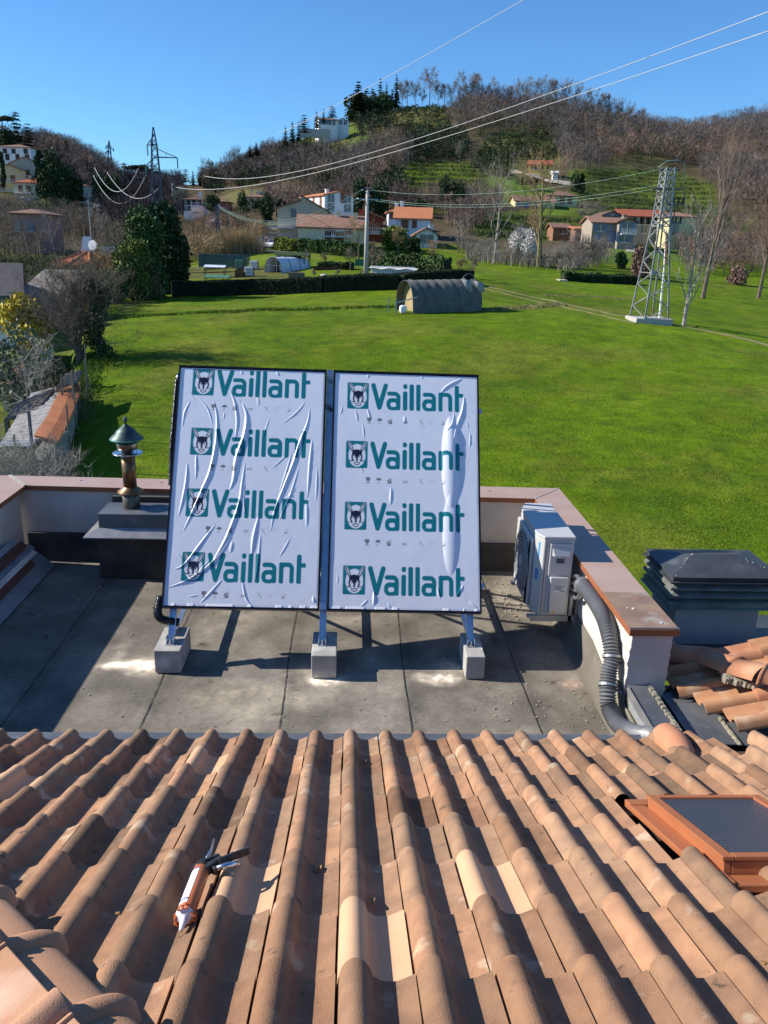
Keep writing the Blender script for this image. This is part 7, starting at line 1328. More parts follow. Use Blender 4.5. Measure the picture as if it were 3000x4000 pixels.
def plank_roof(pts3, th, name, mat, lb, cat='roof', wave_n=0, seed=1):
    P3 = [Vector(p) for p in pts3]; mb = MB(); g = random.Random(seed); nx = 14; ny = 26; V = []
    for j in range(ny + 1):
        for i in range(nx + 1):
            a = P3[0].lerp(P3[1], i / nx); b = P3[3].lerp(P3[2], i / nx); q = a.lerp(b, j / ny); V.append(q + Vector((0, 0, (.035 * math.sin(j * math.pi * 1.0) + .02 * g.random()) + .03 * (j % 2))))
    w = nx + 1; F_ = [(j * w + i, j * w + i + 1, (j + 1) * w + i + 1, (j + 1) * w + i) for j in range(ny) for i in range(nx)]; mb.add(V, F_); n_ = len(V)
    mb.add([v - Vector((0, 0, th)) for v in V], [f[::-1] for f in F_]); ed = [i for i in range(w)]; mb.add([V[i] for i in ed] + [V[i] - Vector((0, 0, th)) for i in ed], [(w + k, w + k + 1, k + 1, k) for k in range(nx)])
    mb.add([V[ny * w + i] for i in range(w)] + [V[ny * w + i] - Vector((0, 0, th)) for i in range(w)], [(k, k + 1, w + k + 1, w + k) for k in range(nx)]); return mb
M('sheet_old', (.34, .33, .31), (.22, .21, .2), scale=3, rough=.9, bump=.5, bscale=14, bdist=.03, stretch=(.6, 3, 1)); M('sheet_wood', (.25, .215, .165), (.14, .12, .095), scale=2, rough=1, stretch=(.4, 5, 1)); M('sheet_white', (.62, .62, .6), (.5, .5, .48), scale=3, rough=.7, wave=None)
q = [P(60, 962, 24.5), P(128, 955 - 20, 25.3), P(158, 850, 31.5), P(104, 862, 31.5)]
t = thing('shed', (q[0][0], 28, -5.8), 'low shed with a big worn grey sheet roof against the tiled garden wall', 'shed'); part(plank_roof([(-11.5, 25.7, -3.52), (-10.45, 26.6, -3.38), (-12.55, 36.8, -3.22), (-13.9, 35.0, -3.45)], .08, 'roof', 'sheet_old', ''), 'roof', 'sheet_old', t)
mb = MB(); mb.box(-11.4, -10.4, 26.5, 26.65, -7.4, -3.7); mb.box(-13.7, -13.55, 33.0, 35.0, -7.4, -3.8) ; part(mb, 'wall', 'wood_old', t)
mb = MB()
for k in range(6): mb.box(-11.45, -10.5, 25.75 + k * .09, 25.79 + k * .09, -3.42 + (k % 2) * .02, -3.38 + (k % 2) * .02)
mb.box(-11.45, -10.5, 25.7, 26.3, -3.44, -3.421); part(mb, 'patch_sheet', 'sheet_white', t)
t = thing('ruined_shed', tuple(P(90, 880, 34)), 'collapsed brown plank roof crossing the yard behind the grey shed', 'shed'); a = P(22, 895, 33); b = P(130, 868, 34.5); c_ = P(135, 838, 38); d_ = P(40, 880, 36.5)
mb = plank_roof([Pz(11, 905, -3.5), Pz(84, 885, -3.4), Pz(118, 838, -3.2), Pz(34, 872, -3.35)], .12, '', '', '', seed=4); part(mb, 'roof', 'sheet_wood', t); mb = MB(); [mb.box(x - .08, x + .08, y - .08, y + .08, -7, z) for x, y, z in (Pz(14, 903, -3.6), Pz(80, 884, -3.5), Pz(114, 842, -3.3))]; part(mb, 'post', 'wood_old', t)
t = thing('ruined_shed', tuple(P(150, 850, 37)), 'small dark plank shelter at the foot of the tangled bush tree', 'shed'); a = P(135, 835, 37); mb = plank_roof([Pz(122, 838, -3.0), Pz(168, 822, -2.9), Pz(178, 800, -2.75), Pz(140, 808, -2.8)], .12, '', '', '', seed=6); part(mb, 'roof', 'sheet_wood', t); mb = MB(); [mb.box(x - .08, x + .08, y - .08, y + .08, -7, z) for x, y, z in (Pz(126, 837, -3.1), Pz(164, 822, -3.0))]; part(mb, 'post', 'wood_old', t)
for i, (y, hh, dx) in enumerate([(24.7, 2.1, -.35), (25.6, 1.1, -1.2), (27.5, 1.7, .25), (31.0, 2.3, .15), (33.0, 1.9, -.1), (33.2, 1.7, -.55), (38.5, 2.2, .3), (40.0, 2.6, .4)]):
    x = float(wall_x(y)) + dx; z0 = wt_top(y) - .6 if y < 37 else float(tz(x + .3, y)) - .3
    mb = MB(); mb.path([(x, y, z0), (x + .04, y, z0 + hh)], .035 if i else .055, 6); o_ = mb.build('fence_post', 'wood_old' if i else 'iron_dark'); tag(o_, 'thin leaning fence post along the tiled garden wall, %s from the terrace' % ordn[i], 'fence post', 'fence posts along the garden wall')
def low_wall(): 
    t = thing('low_wall', tuple(GY(60, 44, 760)), 'long low wall with a tile coping crossing the left yard diagonally', 'wall'); a = Vector(P(-5, 740, 42)); b = Vector(P(105, 692, 52)); a.z = float(tz(a.x, a.y)) + 1.2; b.z = float(tz(b.x, b.y)) + 1.2; mb = MB(); mb.bar(a - Vector((0, 0, 1.1)), b - Vector((0, 0, 1.1)), .25, 2.4); part(mb, 'wall', 'wall_cream', t); mb = MB(); mb.bar(a + Vector((0, 0, .15)), b + Vector((0, 0, .15)), .5, .08); part(mb, 'tile_coping', 'roof_orange', t)
low_wall()

# ================================================================ mesh tunnel in the meadow
def tunnel_shape(Wd, Ht, n=14): return [(Wd / 2 * math.cos(math.pi * k / n) * (1 if True else 1), Ht * math.sin(math.pi * k / n) ** .75) for k in range(n + 1)]
def tunnel(u0, u1, v, name, lb, mat, Wd=3.2, Ht=2.4, ends=True, skirt=None):
    a = G(u0, v); b = Vector(P(u1 - 6, v - 6, a.y + 2.4)); b.z = float(tz(b.x, b.y)); t = thing(name, tuple(a), lb, 'tunnel'); d = (b - a); L_ = d.length; d.normalize(); s = Vector((-d.y, d.x, 0)); pr = tunnel_shape(Wd, Ht); return t, a, b, d, s, L_, pr
t, a, b, d, s, L_, pr = tunnel(892, 1046, 680, 'mesh_tunnel', 'long arched dark mesh tunnel, torn at its right end, standing in the meadow', None, 3.0, 2.35)
a2 = a + s * 1.5; mb = MB(); mb.smooth = True; N_ = 26; V = []
g = rnd(3)
for i in range(N_ + 1):
    for k, (x, z) in enumerate(pr): 
        sag = .05 * math.sin(i * 1.9) * (z > .8) + .03 * g.normal(); V.append(a2 + d * (L_ * i / N_ * (1.0)) + s * (x + sag * .5) + Vector((0, 0, z - sag - (.10 * max(0, (i - 21) / 5) if z > 1.0 else 0))))
w = len(pr); mb.add(V, [(i * w + k, (i + 1) * w + k, (i + 1) * w + k + 1, i * w + k + 1) for i in range(N_) for k in range(w - 1)]); part(mb, 'mesh_cover', 'net_dark', t)
mb = MB(); mb.smooth = True
for f in (0, .17, .34, .5, .67, .84, 1.0): c0 = a2 + d * L_ * f; mb.path([c0 + s * x * 1.0 + Vector((0, 0, z * 1.0)) for x, z in pr], .022, 5, cap=False)
cc = a2 + d * (L_ * .93) + Vector((0, 0, 2.2)); mb.path([cc + d * (-.6 * math.cos(math.pi * k / 8)) + Vector((0, 0, .55 * math.sin(math.pi * k / 8))) for k in range(9)], .035, 5, cap=False); part(mb, 'hoop', 'iron_dark', t)
mb = MB(); mb.smooth = True; e0 = a2 + d * (L_ * .80)
for (x0, z0, x1, z1, x2, z2) in ((-.3, 2.36, .6, 2.25, .0, 1.5), (.8, 2.25, 1.7, 2.05, 1.0, 1.45)): mb.poly([e0 + d * x0 - s * .75 + Vector((0, 0, z0 + .03)), e0 + d * x1 - s * .7 + Vector((0, 0, z1 + .05)), e0 + d * (x1 - .2) - s * 1.35 + Vector((0, 0, z2)), e0 + d * x2 - s * 1.4 + Vector((0, 0, z2 - .05))], .02, s)
part(mb, 'torn_sheet', 'torn_film', t)
mb = MB(); mb.add([tuple(a2 + d * .6 + s * x + Vector((0, 0, z))) for x, z in pr], [tuple(range(len(pr)))]); part(mb, 'end_panel', 'straw_panel', t)
mb = MB(); mb.box(-.28, .28, -.25, .25, 0, .6, Matrix.Rotation(.3, 3, 'Z'), a - d * .55 + s * .6); ba = mb.build('sack', 'car_white', bevel=.18); tag(ba, 'white and blue bulky bag lying at the open left end of the mesh tunnel', 'bag')
mb = MB(); mb.bar(a - d * 1.3 + s * .3, a - d * 1.3 + s * .3 + Vector((0, 0, 1.1)), .09); mb.bar(a - d * 1.3 + s * .3 + Vector((0, 0, .8)), a + d * .3 + Vector((0, 0, 1.2)), .07); mb.bar(a - d * 1.3 + s * 1.6, a - d * 1.3 + s * 1.6 + Vector((0, 0, 1.1)), .08); part(mb, 'end_frame', 'galv', t)

# ================================================================ vegetable plots
def gbox(u, v, wpx, hpx, dep, name, mat, lb, cat, legs=False, rz=0, roof=None, extra=None, frame=None):
    p = G(u, v); w = px2m(wpx, p.y); h = px2m(hpx, p.y); t = thing(name, tuple(p), lb, cat); ROOT[t] = Matrix.Identity(4); t.rotation_euler = (0, 0, rz); return t, w, h
t, w, h = gbox(590, 590, 56, 30, 5, 'polytunnel', None, 'white plastic polytunnel with an open arched front in the vegetable plots', 'polytunnel', rz=rad(-35)); pr = tunnel_shape(w * .78, h * 1.05); mb = MB(); mb.smooth = True; V = [(x, y, z) for y in (0, 1.5, 3, 4.5, 6) for x, z in pr]; k_ = len(pr); mb.add(V, [(i * k_ + k, i * k_ + k + 1, (i + 1) * k_ + k + 1, (i + 1) * k_ + k) for i in range(4) for k in range(k_ - 1)]); mb.add([(x, 6, z) for x, z in pr], [tuple(range(k_))]); part(mb, 'film_cover', 'tunnel_film', t)
mb = MB()
for y in (0, 2, 4): mb.path([(x * 1.01, y - .02, z * 1.01) for x, z in pr], .045, 5, cap=False)
for xx in (-.6, .6): mb.path([(xx, 0, 0), (xx, 0, h * .95)], .04, 4)
mb.path([(-w * .36, 0, h * .5), (w * .36, 0, h * .5)], .035, 4); part(mb, 'hoop', 'iron_dark', t); ROOT[t] = Matrix.Translation(t.location)
def ibc(u, v, lb, mat='plastic_white'):
    p = G(u, v); t = thing('water_tank', tuple(p), lb, 'water tank', 'caged water tanks in the vegetable plots'); mb = MB(); x, y, z = p; mb.box(x - .5, x + .5, y - .5, y + .5, z + .12, z + 1.1); part(mb, 'tank', mat, t, bevel=.06); mb = MB()
    for k in range(6):
        q_ = -.53 + k * .212
        for s_ in (-.53, .53): mb.bar((x + q_, y + s_, z), (x + q_, y + s_, z + 1.14), .03); mb.bar((x + s_, y + q_, z), (x + s_, y + q_, z + 1.14), .03)
    for zz in (.1, .45, .8, 1.13):
        for s_ in (-.53, .53): mb.bar((x - .53, y + s_, z + zz), (x + .53, y + s_, z + zz), .03); mb.bar((x + s_, y - .53, z + zz), (x + s_, y + .53, z + zz), .03)
    part(mb, 'cage', 'galv', t)
ibc(549, 582, 'caged water tank left of the white polytunnel'); ibc(539, 598, 'white caged water tank in front of the polytunnel'); ibc(613, 587, 'caged water tank at the right side of the polytunnel'); ibc(517, 582, 'greenish caged water tank beside the green net cage', 'plastic_green')
t, w, h = gbox(482, 582, 98, 28, 5, 'net_cage', None, 'long green net cage over the vegetable plots at the left', 'net cage'); mb = MB(); mb.box(-w / 2, w / 2, 0, .03, .15, h * .97); mb.box(-w / 2, w / 2, 3.5, 3.53, .15, h * .97); mb.box(-w / 2, -w / 2 + .03, .03, 3.5, .15, h * .97); M('net_green', (.08, .17, .15), rough=.9, alpha=.55); part(mb, 'netting', 'net_green', t); mb = MB()
for k in range(8): xx = -w / 2 + w * k / 7; mb.path([(xx, -.04, -.2), (xx, -.04, h)], .04, 5); mb.path([(xx, -.04, h), (xx, 3.55, h)], .03, 4)
mb.path([(-w / 2, -.04, h), (w / 2, -.04, h)], .04, 5); part(mb, 'frame', 'iron_dark', t); ROOT[t] = Matrix.Translation(t.location)
def table_frame(u, v, wpx, hpx, lb, top, name='cold_frame'):
    t, w, h = gbox(u, v, wpx, hpx, 1, name, None, lb, 'cold frame'); mb = MB(); [mb.box(x - .04, x + .04, y - .04, y + .04, -.2, h) for x in (-w / 2, w / 2) for y in (0, 1.2)]; part(mb, 'frame', 'wood_old', t); mb = MB(); mb.poly([(-w / 2 - .1, -.1, h + .03), (w / 2 + .1, -.1, h + .03), (w / 2 + .1, 1.3, h + .25), (-w / 2 - .1, 1.3, h + .25)], .05); part(mb, 'cover', top, t); ROOT[t] = Matrix.Translation(t.location)
table_frame(463, 600, 40, 20, 'small shelter with a pale blue-green plastic roof in front of the net cage', 'tunnel_film'); table_frame(468, 608, 48, 7, 'low green-covered frame just behind the dark hedge', 'plastic_green'); table_frame(628, 585, 26, 14, 'green table frame right of the polytunnel', 'plastic_green')
t, w, h = gbox(628, 583, 62, 34, 5, 'shelter', None, 'black-walled shelter with a dark green sheet roof behind the polytunnel', 'shelter'); mb = MB(); mb.box(-w / 2, w * .32, .1, 3.2, 0, h * .78); part(mb, 'wall', 'tarp_dark', t); mb = MB(); mb.poly([(-w / 2 - .2, -.3, h * .86), (w * .62, -.3, h * .84), (w * .62, 1.7, h), (-w / 2 - .2, 1.7, h * 1.02)], .07); mb.poly([(-w / 2 - .2, 1.7, h * 1.02), (w * .62, 1.7, h), (w * .62, 3.6, h * .86), (-w / 2 - .2, 3.6, h * .88)], .07); part(mb, 'roof', 'leaf_dark', t); mb = MB(); [mb.box(x - .05, x + .05, y - .05, y + .05, -.2, h * .84) for x in (w * .45, w * .6) for y in (0, 3)]; part(mb, 'post', 'rust', t); ROOT[t] = Matrix.Translation(t.location)
t, w, h = gbox(640, 601, 32, 10, 1, 'planter', None, 'low brown planting box behind the dark hedge right of the polytunnel', 'planter'); mb = MB(); mb.box(-w / 2, w / 2, 0, 1.4, 0, h); part(mb, 'box', 'wood_old', t); mb = MB(); mb.box(-w / 2 + .08, w / 2 - .08, .08, 1.32, h + .004, h + .04); part(mb, 'soil', 'bark', t); ROOT[t] = Matrix.Translation(t.location)
t, w, h = gbox(517, 600, 18, 12, 1, 'crate', None, 'rusty brown compost crate left of the white caged tank', 'crate'); mb = MB(); [mb.box(-w / 2, w / 2, y, y + .05, .1 + k * .2, .25 + k * .2) for y in (0, 1) for k in range(4)]; mb.box(-w / 2, -w / 2 + .05, .05, 1, 0, h); mb.box(w / 2 - .05, w / 2, .05, 1, 0, h); part(mb, 'slats', 'rust', t); ROOT[t] = Matrix.Translation(t.location)
t, w, h = gbox(712, 585, 66, 6, .3, 'fence', None, 'low brown wattle fence along the box hedge', 'fence'); mb = MB(); [mb.box(-w / 2 + w * k / 40, -w / 2 + w * k / 40 + .12, 0, .04, -.1, h * (.7 + .3 * ((k * 7) % 5) / 5)) for k in range(40)]; part(mb, 'slats', 'rust', t); ROOT[t] = Matrix.Translation(t.location)
# lying white dog-sized thing on the lawn : pale stone
p = G(700, 603 - 3); g = rnd(2); mb = MB(); mb.smooth = True; mb.lathe([(.1, 0), (.42, .05), (.5, .2), (.36, .36), (.1, .42), (0, .42)], p, 9); o_ = mb.build('boulder', 'stone_pale'); o_.scale = (1, 1, 1); tag(o_, 'pale rounded stone lying on the lawn just behind the dark hedge', 'stone')
# tarpaulin covered pallets and wood pile
t, w, h = gbox(848, 601, 94, 22, 3, 'pallet_shelter', None, 'long row of white pallets under a sagging white tarpaulin right of the pole', 'shelter', rz=rad(-14)); mb = MB()
for k in range(26): x = -w / 2 + w * (k + .5) / 26; mb.box(x - .11, x + .02, -.03, .03, 0, h * .8)
for zz in (.1, .5, .9, 1.15): mb.box(-w / 2, w / 2, .031, .06, zz, zz + .1)
part(mb, 'pallet', 'plastic_white', t); mb = MB(); mb.smooth = True; V = []
for i in range(15):
    for j in range(4): V.append((-w / 2 - .2 + (w + .4) * i / 14, -.2 + 2.6 * j / 3, h * (.84 + .14 * math.sin(math.pi * j / 3)) + .07 * math.sin(i * 1.3)))
mb.add(V, [(i * 4 + j, (i + 1) * 4 + j, (i + 1) * 4 + j + 1, i * 4 + j + 1) for i in range(14) for j in range(3)]); part(mb, 'tarpaulin', 'sheet_white', t); mb = MB(); mb.box(-w / 2 + .1, w / 2 - .1, .1, 2.2, 0, h * .8); part(mb, 'stored_wood', 'tarp_dark', t); ROOT[t] = Matrix.Translation(t.location)
def woodpile(u, v, wpx, hpx, lb, seed):
    p = G(u, v); w = px2m(wpx, p.y); h = px2m(hpx, p.y); mb = MB(); g = random.Random(seed); r = .13; t = thing('wood_pile', tuple(p), lb, 'wood pile')
    z = r; row = 0; mb.m = 0
    while z < h:
        x = -w / 2 + row * .12 + r
        while x < w / 2 - row * .22:
            y0 = g.uniform(-.06, .06); rr_ = r * g.uniform(.75, 1.05); q = 7; vs = [(p.x + x + rr_ * math.cos(6.283 * k / q), p.y + y_, p.z + z + rr_ * math.sin(6.283 * k / q)) for y_ in (y0, y0 + .9) for k in range(q)]; mb.m = 0; mb.add(vs, [tuple(range(q - 1, -1, -1))]); mb.m = 1; mb.add(vs, [(k, (k + 1) % q, (k + 1) % q + q, k + q) for k in range(q)]); x += 2 * r * .98
        z += r * 1.75; row += 1
    part(mb, 'logs', ['log_end', 'log_bark'], t)
woodpile(922, 603, 60, 15, 'stacked firewood with pale cut ends right of the white tarpaulin', 1); woodpile(788, 594, 24, 10, 'small heap of firewood logs just behind the concrete pole', 2)
p = G(782, 585); mb = MB(); mb.box(p.x - .9, p.x + .9, p.y, p.y + .05, p.z + .5, p.z + 1.3); mb.bar((p.x - .8, p.y, p.z - .2), (p.x - .8, p.y, p.z + .5), .06); mb.bar((p.x + .8, p.y, p.z - .2), (p.x + .8, p.y, p.z + .5), .06); tag(mb.build('garden_panel', 'plastic_green'), 'small green panel on legs behind the concrete pole', 'panel')
# cars and carport
def car(u, v, lb, mat, rz, name='parked_car'):
    p = G(u, v); t = thing(name, tuple(p), lb, 'car', 'parked cars by the road', rz); ROOT[t] = Matrix.Identity(4); prof = [(-1.95, .35), (-1.95, .75), (-1.75, .95), (-1.0, 1.0), (-.35, 1.45), (1.1, 1.5), (1.75, 1.05), (1.95, .9), (1.97, .35)]; n = len(prof)
    mb = MB(); mb.add([(x, -.8, z) for x, z in prof] + [(x, .8, z) for x, z in prof], [tuple(range(n)), tuple(range(2 * n - 1, n - 1, -1))] + [(i + n, (i + 1) % n + n, (i + 1) % n, i) for i in range(n)]); part(mb, 'body', mat, t, bevel=.06)
    mb = MB(); [mb.poly([(x0, s_ * .815, .98), (x1, s_ * .815, .98), (x3, s_ * .805, 1.38), (x2, s_ * .805, 1.38)], .012, (0, s_, 0)) for s_ in (-1, 1) for x0, x1, x2, x3 in ((-.85, .25, -.35, .22), (.33, 1.45, .3, 1.05))]; mb.poly([(-.98, -.7, 1.03), (-.98, .7, 1.03), (-.38, .65, 1.46), (-.38, -.65, 1.46)], .012, (-1, 0, 1)); mb.poly([(1.72, -.7, 1.09), (1.72, .7, 1.09), (1.14, .65, 1.5), (1.14, -.65, 1.5)], .012, (1, 0, 1)); part(mb, 'window', 'window_glass', t)
    for x in (-1.25, 1.25):
        for y in (-.8, .8): mb = MB(); mb.lathe([(.31, -.1), (.31, .1)], (x, y, .31), 14, (0, 1, 0)); part(mb, 'wheel', 'tyre', t)
    for y in (-.6, .6): mb = MB(); mb.box(-2.0, -1.94, y - .14, y + .14, .62, .76); part(mb, 'headlight', 'label_white', t)
    ROOT[t] = Matrix.Translation(p) @ Matrix.Rotation(rz, 4, 'Z')
car(591, 537, 'white car parked at the roadside in front of the short square hedge', 'car_white', rad(70)); car(565, 530, 'blue and white car under the carport', 'car_blue', rad(80))
t, w, h = gbox(570, 537, 46, 26, 5, 'carport', None, 'open carport with a grey wall left of the parked white car', 'carport'); mb = MB(); mb.box(-w / 2, w / 2, -.1, 5, h, h + .12); part(mb, 'roof', 'iron_dark', t); mb = MB(); [mb.box(x - .07, x + .07, y - .07, y + .07, -.5, h - .004) for x in (-w / 2 + .1, w / 2 - .1) for y in (0, 4.8)]; part(mb, 'post', 'iron_dark', t); mb = MB(); mb.box(-w / 2, w / 2 - .5, -.4, -.2, -.5, 1.1); part(mb, 'wall', 'wall_grey', t); ROOT[t] = Matrix.Translation(t.location)

# ================================================================ poles and pylons
def lattice(mb, base, top, wb, wt_, n, th=.07, cross=True, yaw=0.0, gap=0.0):
    base = Vector(base); top = Vector(top); R = Matrix.Rotation(yaw, 3, 'Z'); cs = [(-1, -1), (1, -1), (1, 1), (-1, 1)]
    def cn(f, c): wv = (wb + (wt_ - wb) * f) / 2; return base.lerp(top, f) + R @ Vector((c[0] * wv, c[1] * wv, 0))
    for c in cs: mb.bar(cn(0, c), cn(1, c), th * 1.3)
    for i in range(n):
        f0 = 1 - (1 - i / n) ** 1.0; f1 = 1 - (1 - (i + 1) / n); 
        for k in range(4):
            a_, b_ = cs[k], cs[(k + 1) % 4]
            if (i + k) % 2 == 0 or cross: mb.bar(cn(f0, a_), cn(f1, b_), th * .6)
            if (i + k) % 2 == 1 or cross: mb.bar(cn(f0, b_), cn(f1, a_), th * .6)
            if i % 4 == 0: mb.bar(cn(f0, a_), cn(f0, b_), th * .7)
    return cn
# right lattice tower
pt = G(1400, 697); Yt = pt.y; tt_ = Vector(P(1440, 362, Yt)); tt_.x = pt.x + (tt_.x - pt.x) * .35; hT = tt_.z - pt.z
tw = thing('lattice_tower', tuple(pt), 'grey and rust steel lattice tower on a concrete slab at the right of the field', 'power tower')
mb = MB(); mb.box(pt.x - 1.45, pt.x + 1.5, pt.y - 1.3, pt.y + 1.4, pt.z - .5, pt.z + .42); part(mb, 'base_slab', 'pole_concrete', tw, bevel=.04)
b0 = pt + Vector((0, 0, .42)); tp = Vector((pt.x, pt.y, pt.z + hT)); mb = MB(); cn = lattice(mb, b0, b0.lerp(tp, .62), 2.1, .98, 8, .085, cross=False, yaw=.25); part(mb, 'lower_section', 'iron_grey', tw)
mb = MB(); lattice(mb, b0.lerp(tp, .622), tp, .95, .72, 8, .09, cross=True, yaw=.25); part(mb, 'upper_section', 'iron_grey', tw)
mb = MB(); mb.path([b0 + Vector((.75, -.3, 0)), b0 + Vector((.62, -.2, 4)), b0.lerp(tp, .6) + Vector((.45, 0, 0))], [.09, .07, .06], 6); cb = part(mb, 'cable_duct', 'trim_white', tw)
mb = MB(); mb.path([b0 + Vector((.66, -.22, 4.0)), b0.lerp(tp, .58) + Vector((.5, -.05, 0))], .10, 6); mb.build('rusty_sleeve', 'wall_pink', cb)
mb = MB(); mb.bar(tp + Vector((-.7, 0, -.15)), tp + Vector((.9, 0, -.15)), .12); mb.bar(tp + Vector((-1.0, 0, -1.5)), tp + Vector((1.2, 0, -1.5)), .12); mb.bar(tp + Vector((.2, -.3, -2.6)), tp + Vector((1.4, -.3, -2.6)), .1); mb.bar(tp + Vector((1.4, -.3, -2.6)), tp + Vector((1.4, -.3, -1.6)), .08); mb.bar(tp + Vector((.5, -.3, -3.9)), tp + Vector((1.5, -.3, -3.9)), .1); mb.bar(tp + Vector((.8, -.3, -3.9)), tp + Vector((.8, -.3, -2.6)), .07); part(mb, 'switchgear_arm', 'iron_dark', tw)
for k in range(3):
    mb = MB(); mb.lathe([(.05, 0), (.1, .06), (.05, .12), (.1, .18), (.05, .24), (.1, .3), (.05, .4)], tp + Vector((.65 + k * .35, -.3, -2.5)), 8); part(mb, 'insulator', 'gun_black', tw); mb = MB(); mb.lathe([(.05, 0), (.1, .06), (.05, .12), (.1, .18), (.05, .24), (.1, .3), (.05, .4)], tp + Vector((.65 + k * .35, -.3, -3.85)), 8); part(mb, 'insulator', 'gun_black', tw)
mb = MB(); mb.smooth = True; mb.path([tp + Vector((-.8, 0, .0)), tp + Vector((-.2, 0, .45)), tp + Vector((.6, 0, .55)), tp + Vector((1.2, 0, .3)), tp + Vector((1.3, 0, -1.8))], .03, 5); part(mb, 'jumper_cable', 'wire_green', tw)
# concrete pole
pp_ = G(790, 602); ptop = P(795, 412, pp_.y); pole = thing('concrete_pole', tuple(pp_), 'tall tapered grey concrete pole with a small crossarm standing behind the dark hedge', 'pole')
mb = MB(); mb.smooth = True; mb.path([pp_ - Vector((0, 0, .5)), (pp_.x, pp_.y, ptop[2])], [.27, .17], 14); part(mb, 'shaft', 'pole_concrete', pole)
PTOP = Vector((pp_.x, pp_.y, ptop[2])); mb = MB(); mb.bar(PTOP + Vector((-.9, 0, -.85)), PTOP + Vector((.9, 0, -.85)), .09); mb.bar(PTOP + Vector((0, 0, 0)), PTOP + Vector((0, 0, .35)), .08); mb.bar(PTOP + Vector((-.3, 0, .3)), PTOP + Vector((.4, 0, .3)), .06); part(mb, 'crossarm', 'galv', pole)
INS = []
for dx, dz in ((-.45, .05), (.45, .05), (-.95, -.85), (.95, -.85), (-.4, -.95), (.45, -.95)):
    mb = MB(); sx = 1 if dx > 0 else -1; mb.lathe([(.03, 0), (.09, .05), (.04, .1), (.09, .15), (.03, .2)], PTOP + Vector((dx, 0, dz)), 8, (sx, 0, .1)); part(mb, 'insulator', 'insulator', pole); INS.append(PTOP + Vector((dx + sx * .2, 0, dz)))
# big pylon left
Yp = 205; pb_ = GY(346, Yp, 530); ttop = P(346, 275, Yp); hP = ttop[2] - pb_.z; pyl = thing('power_pylon', tuple(pb_), 'tall steel pylon with three arms rising from the left valley', 'pylon'); ax_ = pb_.x
mb = MB(); B_ = Vector((pb_.x, pb_.y, pb_.z - 1)); hA = P(346, 312, Yp)[2]; lattice(mb, B_, (pb_.x, pb_.y, hA), 3.4, 1.15, 12, .165, yaw=.12); lattice(mb, (pb_.x, pb_.y, hA), (pb_.x, pb_.y, ttop[2]), 1.15, .12, 3, .15, yaw=.12); part(mb, 'tower', 'iron_dark', pyl)
ARM = {}
for k, (ua, va, ub, vb) in enumerate(((318, 313, 344, 308), (383, 341, 348, 330), (315, 358, 344, 352))):
    tip = Vector(P(ua, va, Yp)); ins_ = Vector(P(ub, vb, Yp)); low_ = Vector((pb_.x, Yp, tip.z)); mb = MB(); mb.bar(tip, low_ + Vector((0, -.6, 0)), .19); mb.bar(tip, low_ + Vector((0, .6, 0)), .19); mb.bar(tip, Vector((pb_.x, Yp, tip.z + 2.0)), .17); m_ = tip.lerp(low_, .5); mb.bar(m_, Vector((pb_.x * .5 + tip.x * .5, Yp, tip.z + 1.0)), .09); part(mb, 'arm', 'iron_dark', pyl)
    mb = MB(); mb.lathe([(.08, 0)] + [(r_, z_) for q_ in range(9) for r_, z_ in ((.2, -.1 - q_ * .26), (.07, -.22 - q_ * .26))], tip, 7); part(mb, 'insulator', 'insulator_green', pyl); ARM[k] = tip - Vector((0, 0, 2.5))
# far pylon
Yf = 520; pf_ = P(238, 384, Yf); pft = P(235, 303, Yf); py2 = thing('power_pylon', tuple(pf_), 'small distant pylon on the far slope left of the tall one', 'pylon'); mb = MB(); lattice(mb, (pf_[0], Yf, pf_[2] - 3), (pft[0], Yf, P(236, 312, Yf)[2]), 3.6, 1.0, 7, .2); lattice(mb, (pft[0], Yf, P(236, 312, Yf)[2]), (pft[0], Yf, pft[2]), 1.0, .15, 2, .2); part(mb, 'tower', 'iron_dark', py2)
for ua, va in ((229, 317), (245, 322), (229, 328)): mb = MB(); tp_ = Vector(P(ua, va, Yf)); mb.bar(tp_, (pft[0], Yf, tp_.z + .4), .35); mb.bar(tp_, (pft[0], Yf, tp_.z + 2), .25); mb.bar(tp_, tp_ - Vector((0, 0, 1.2)), .6); part(mb, 'arm', 'iron_dark', py2)
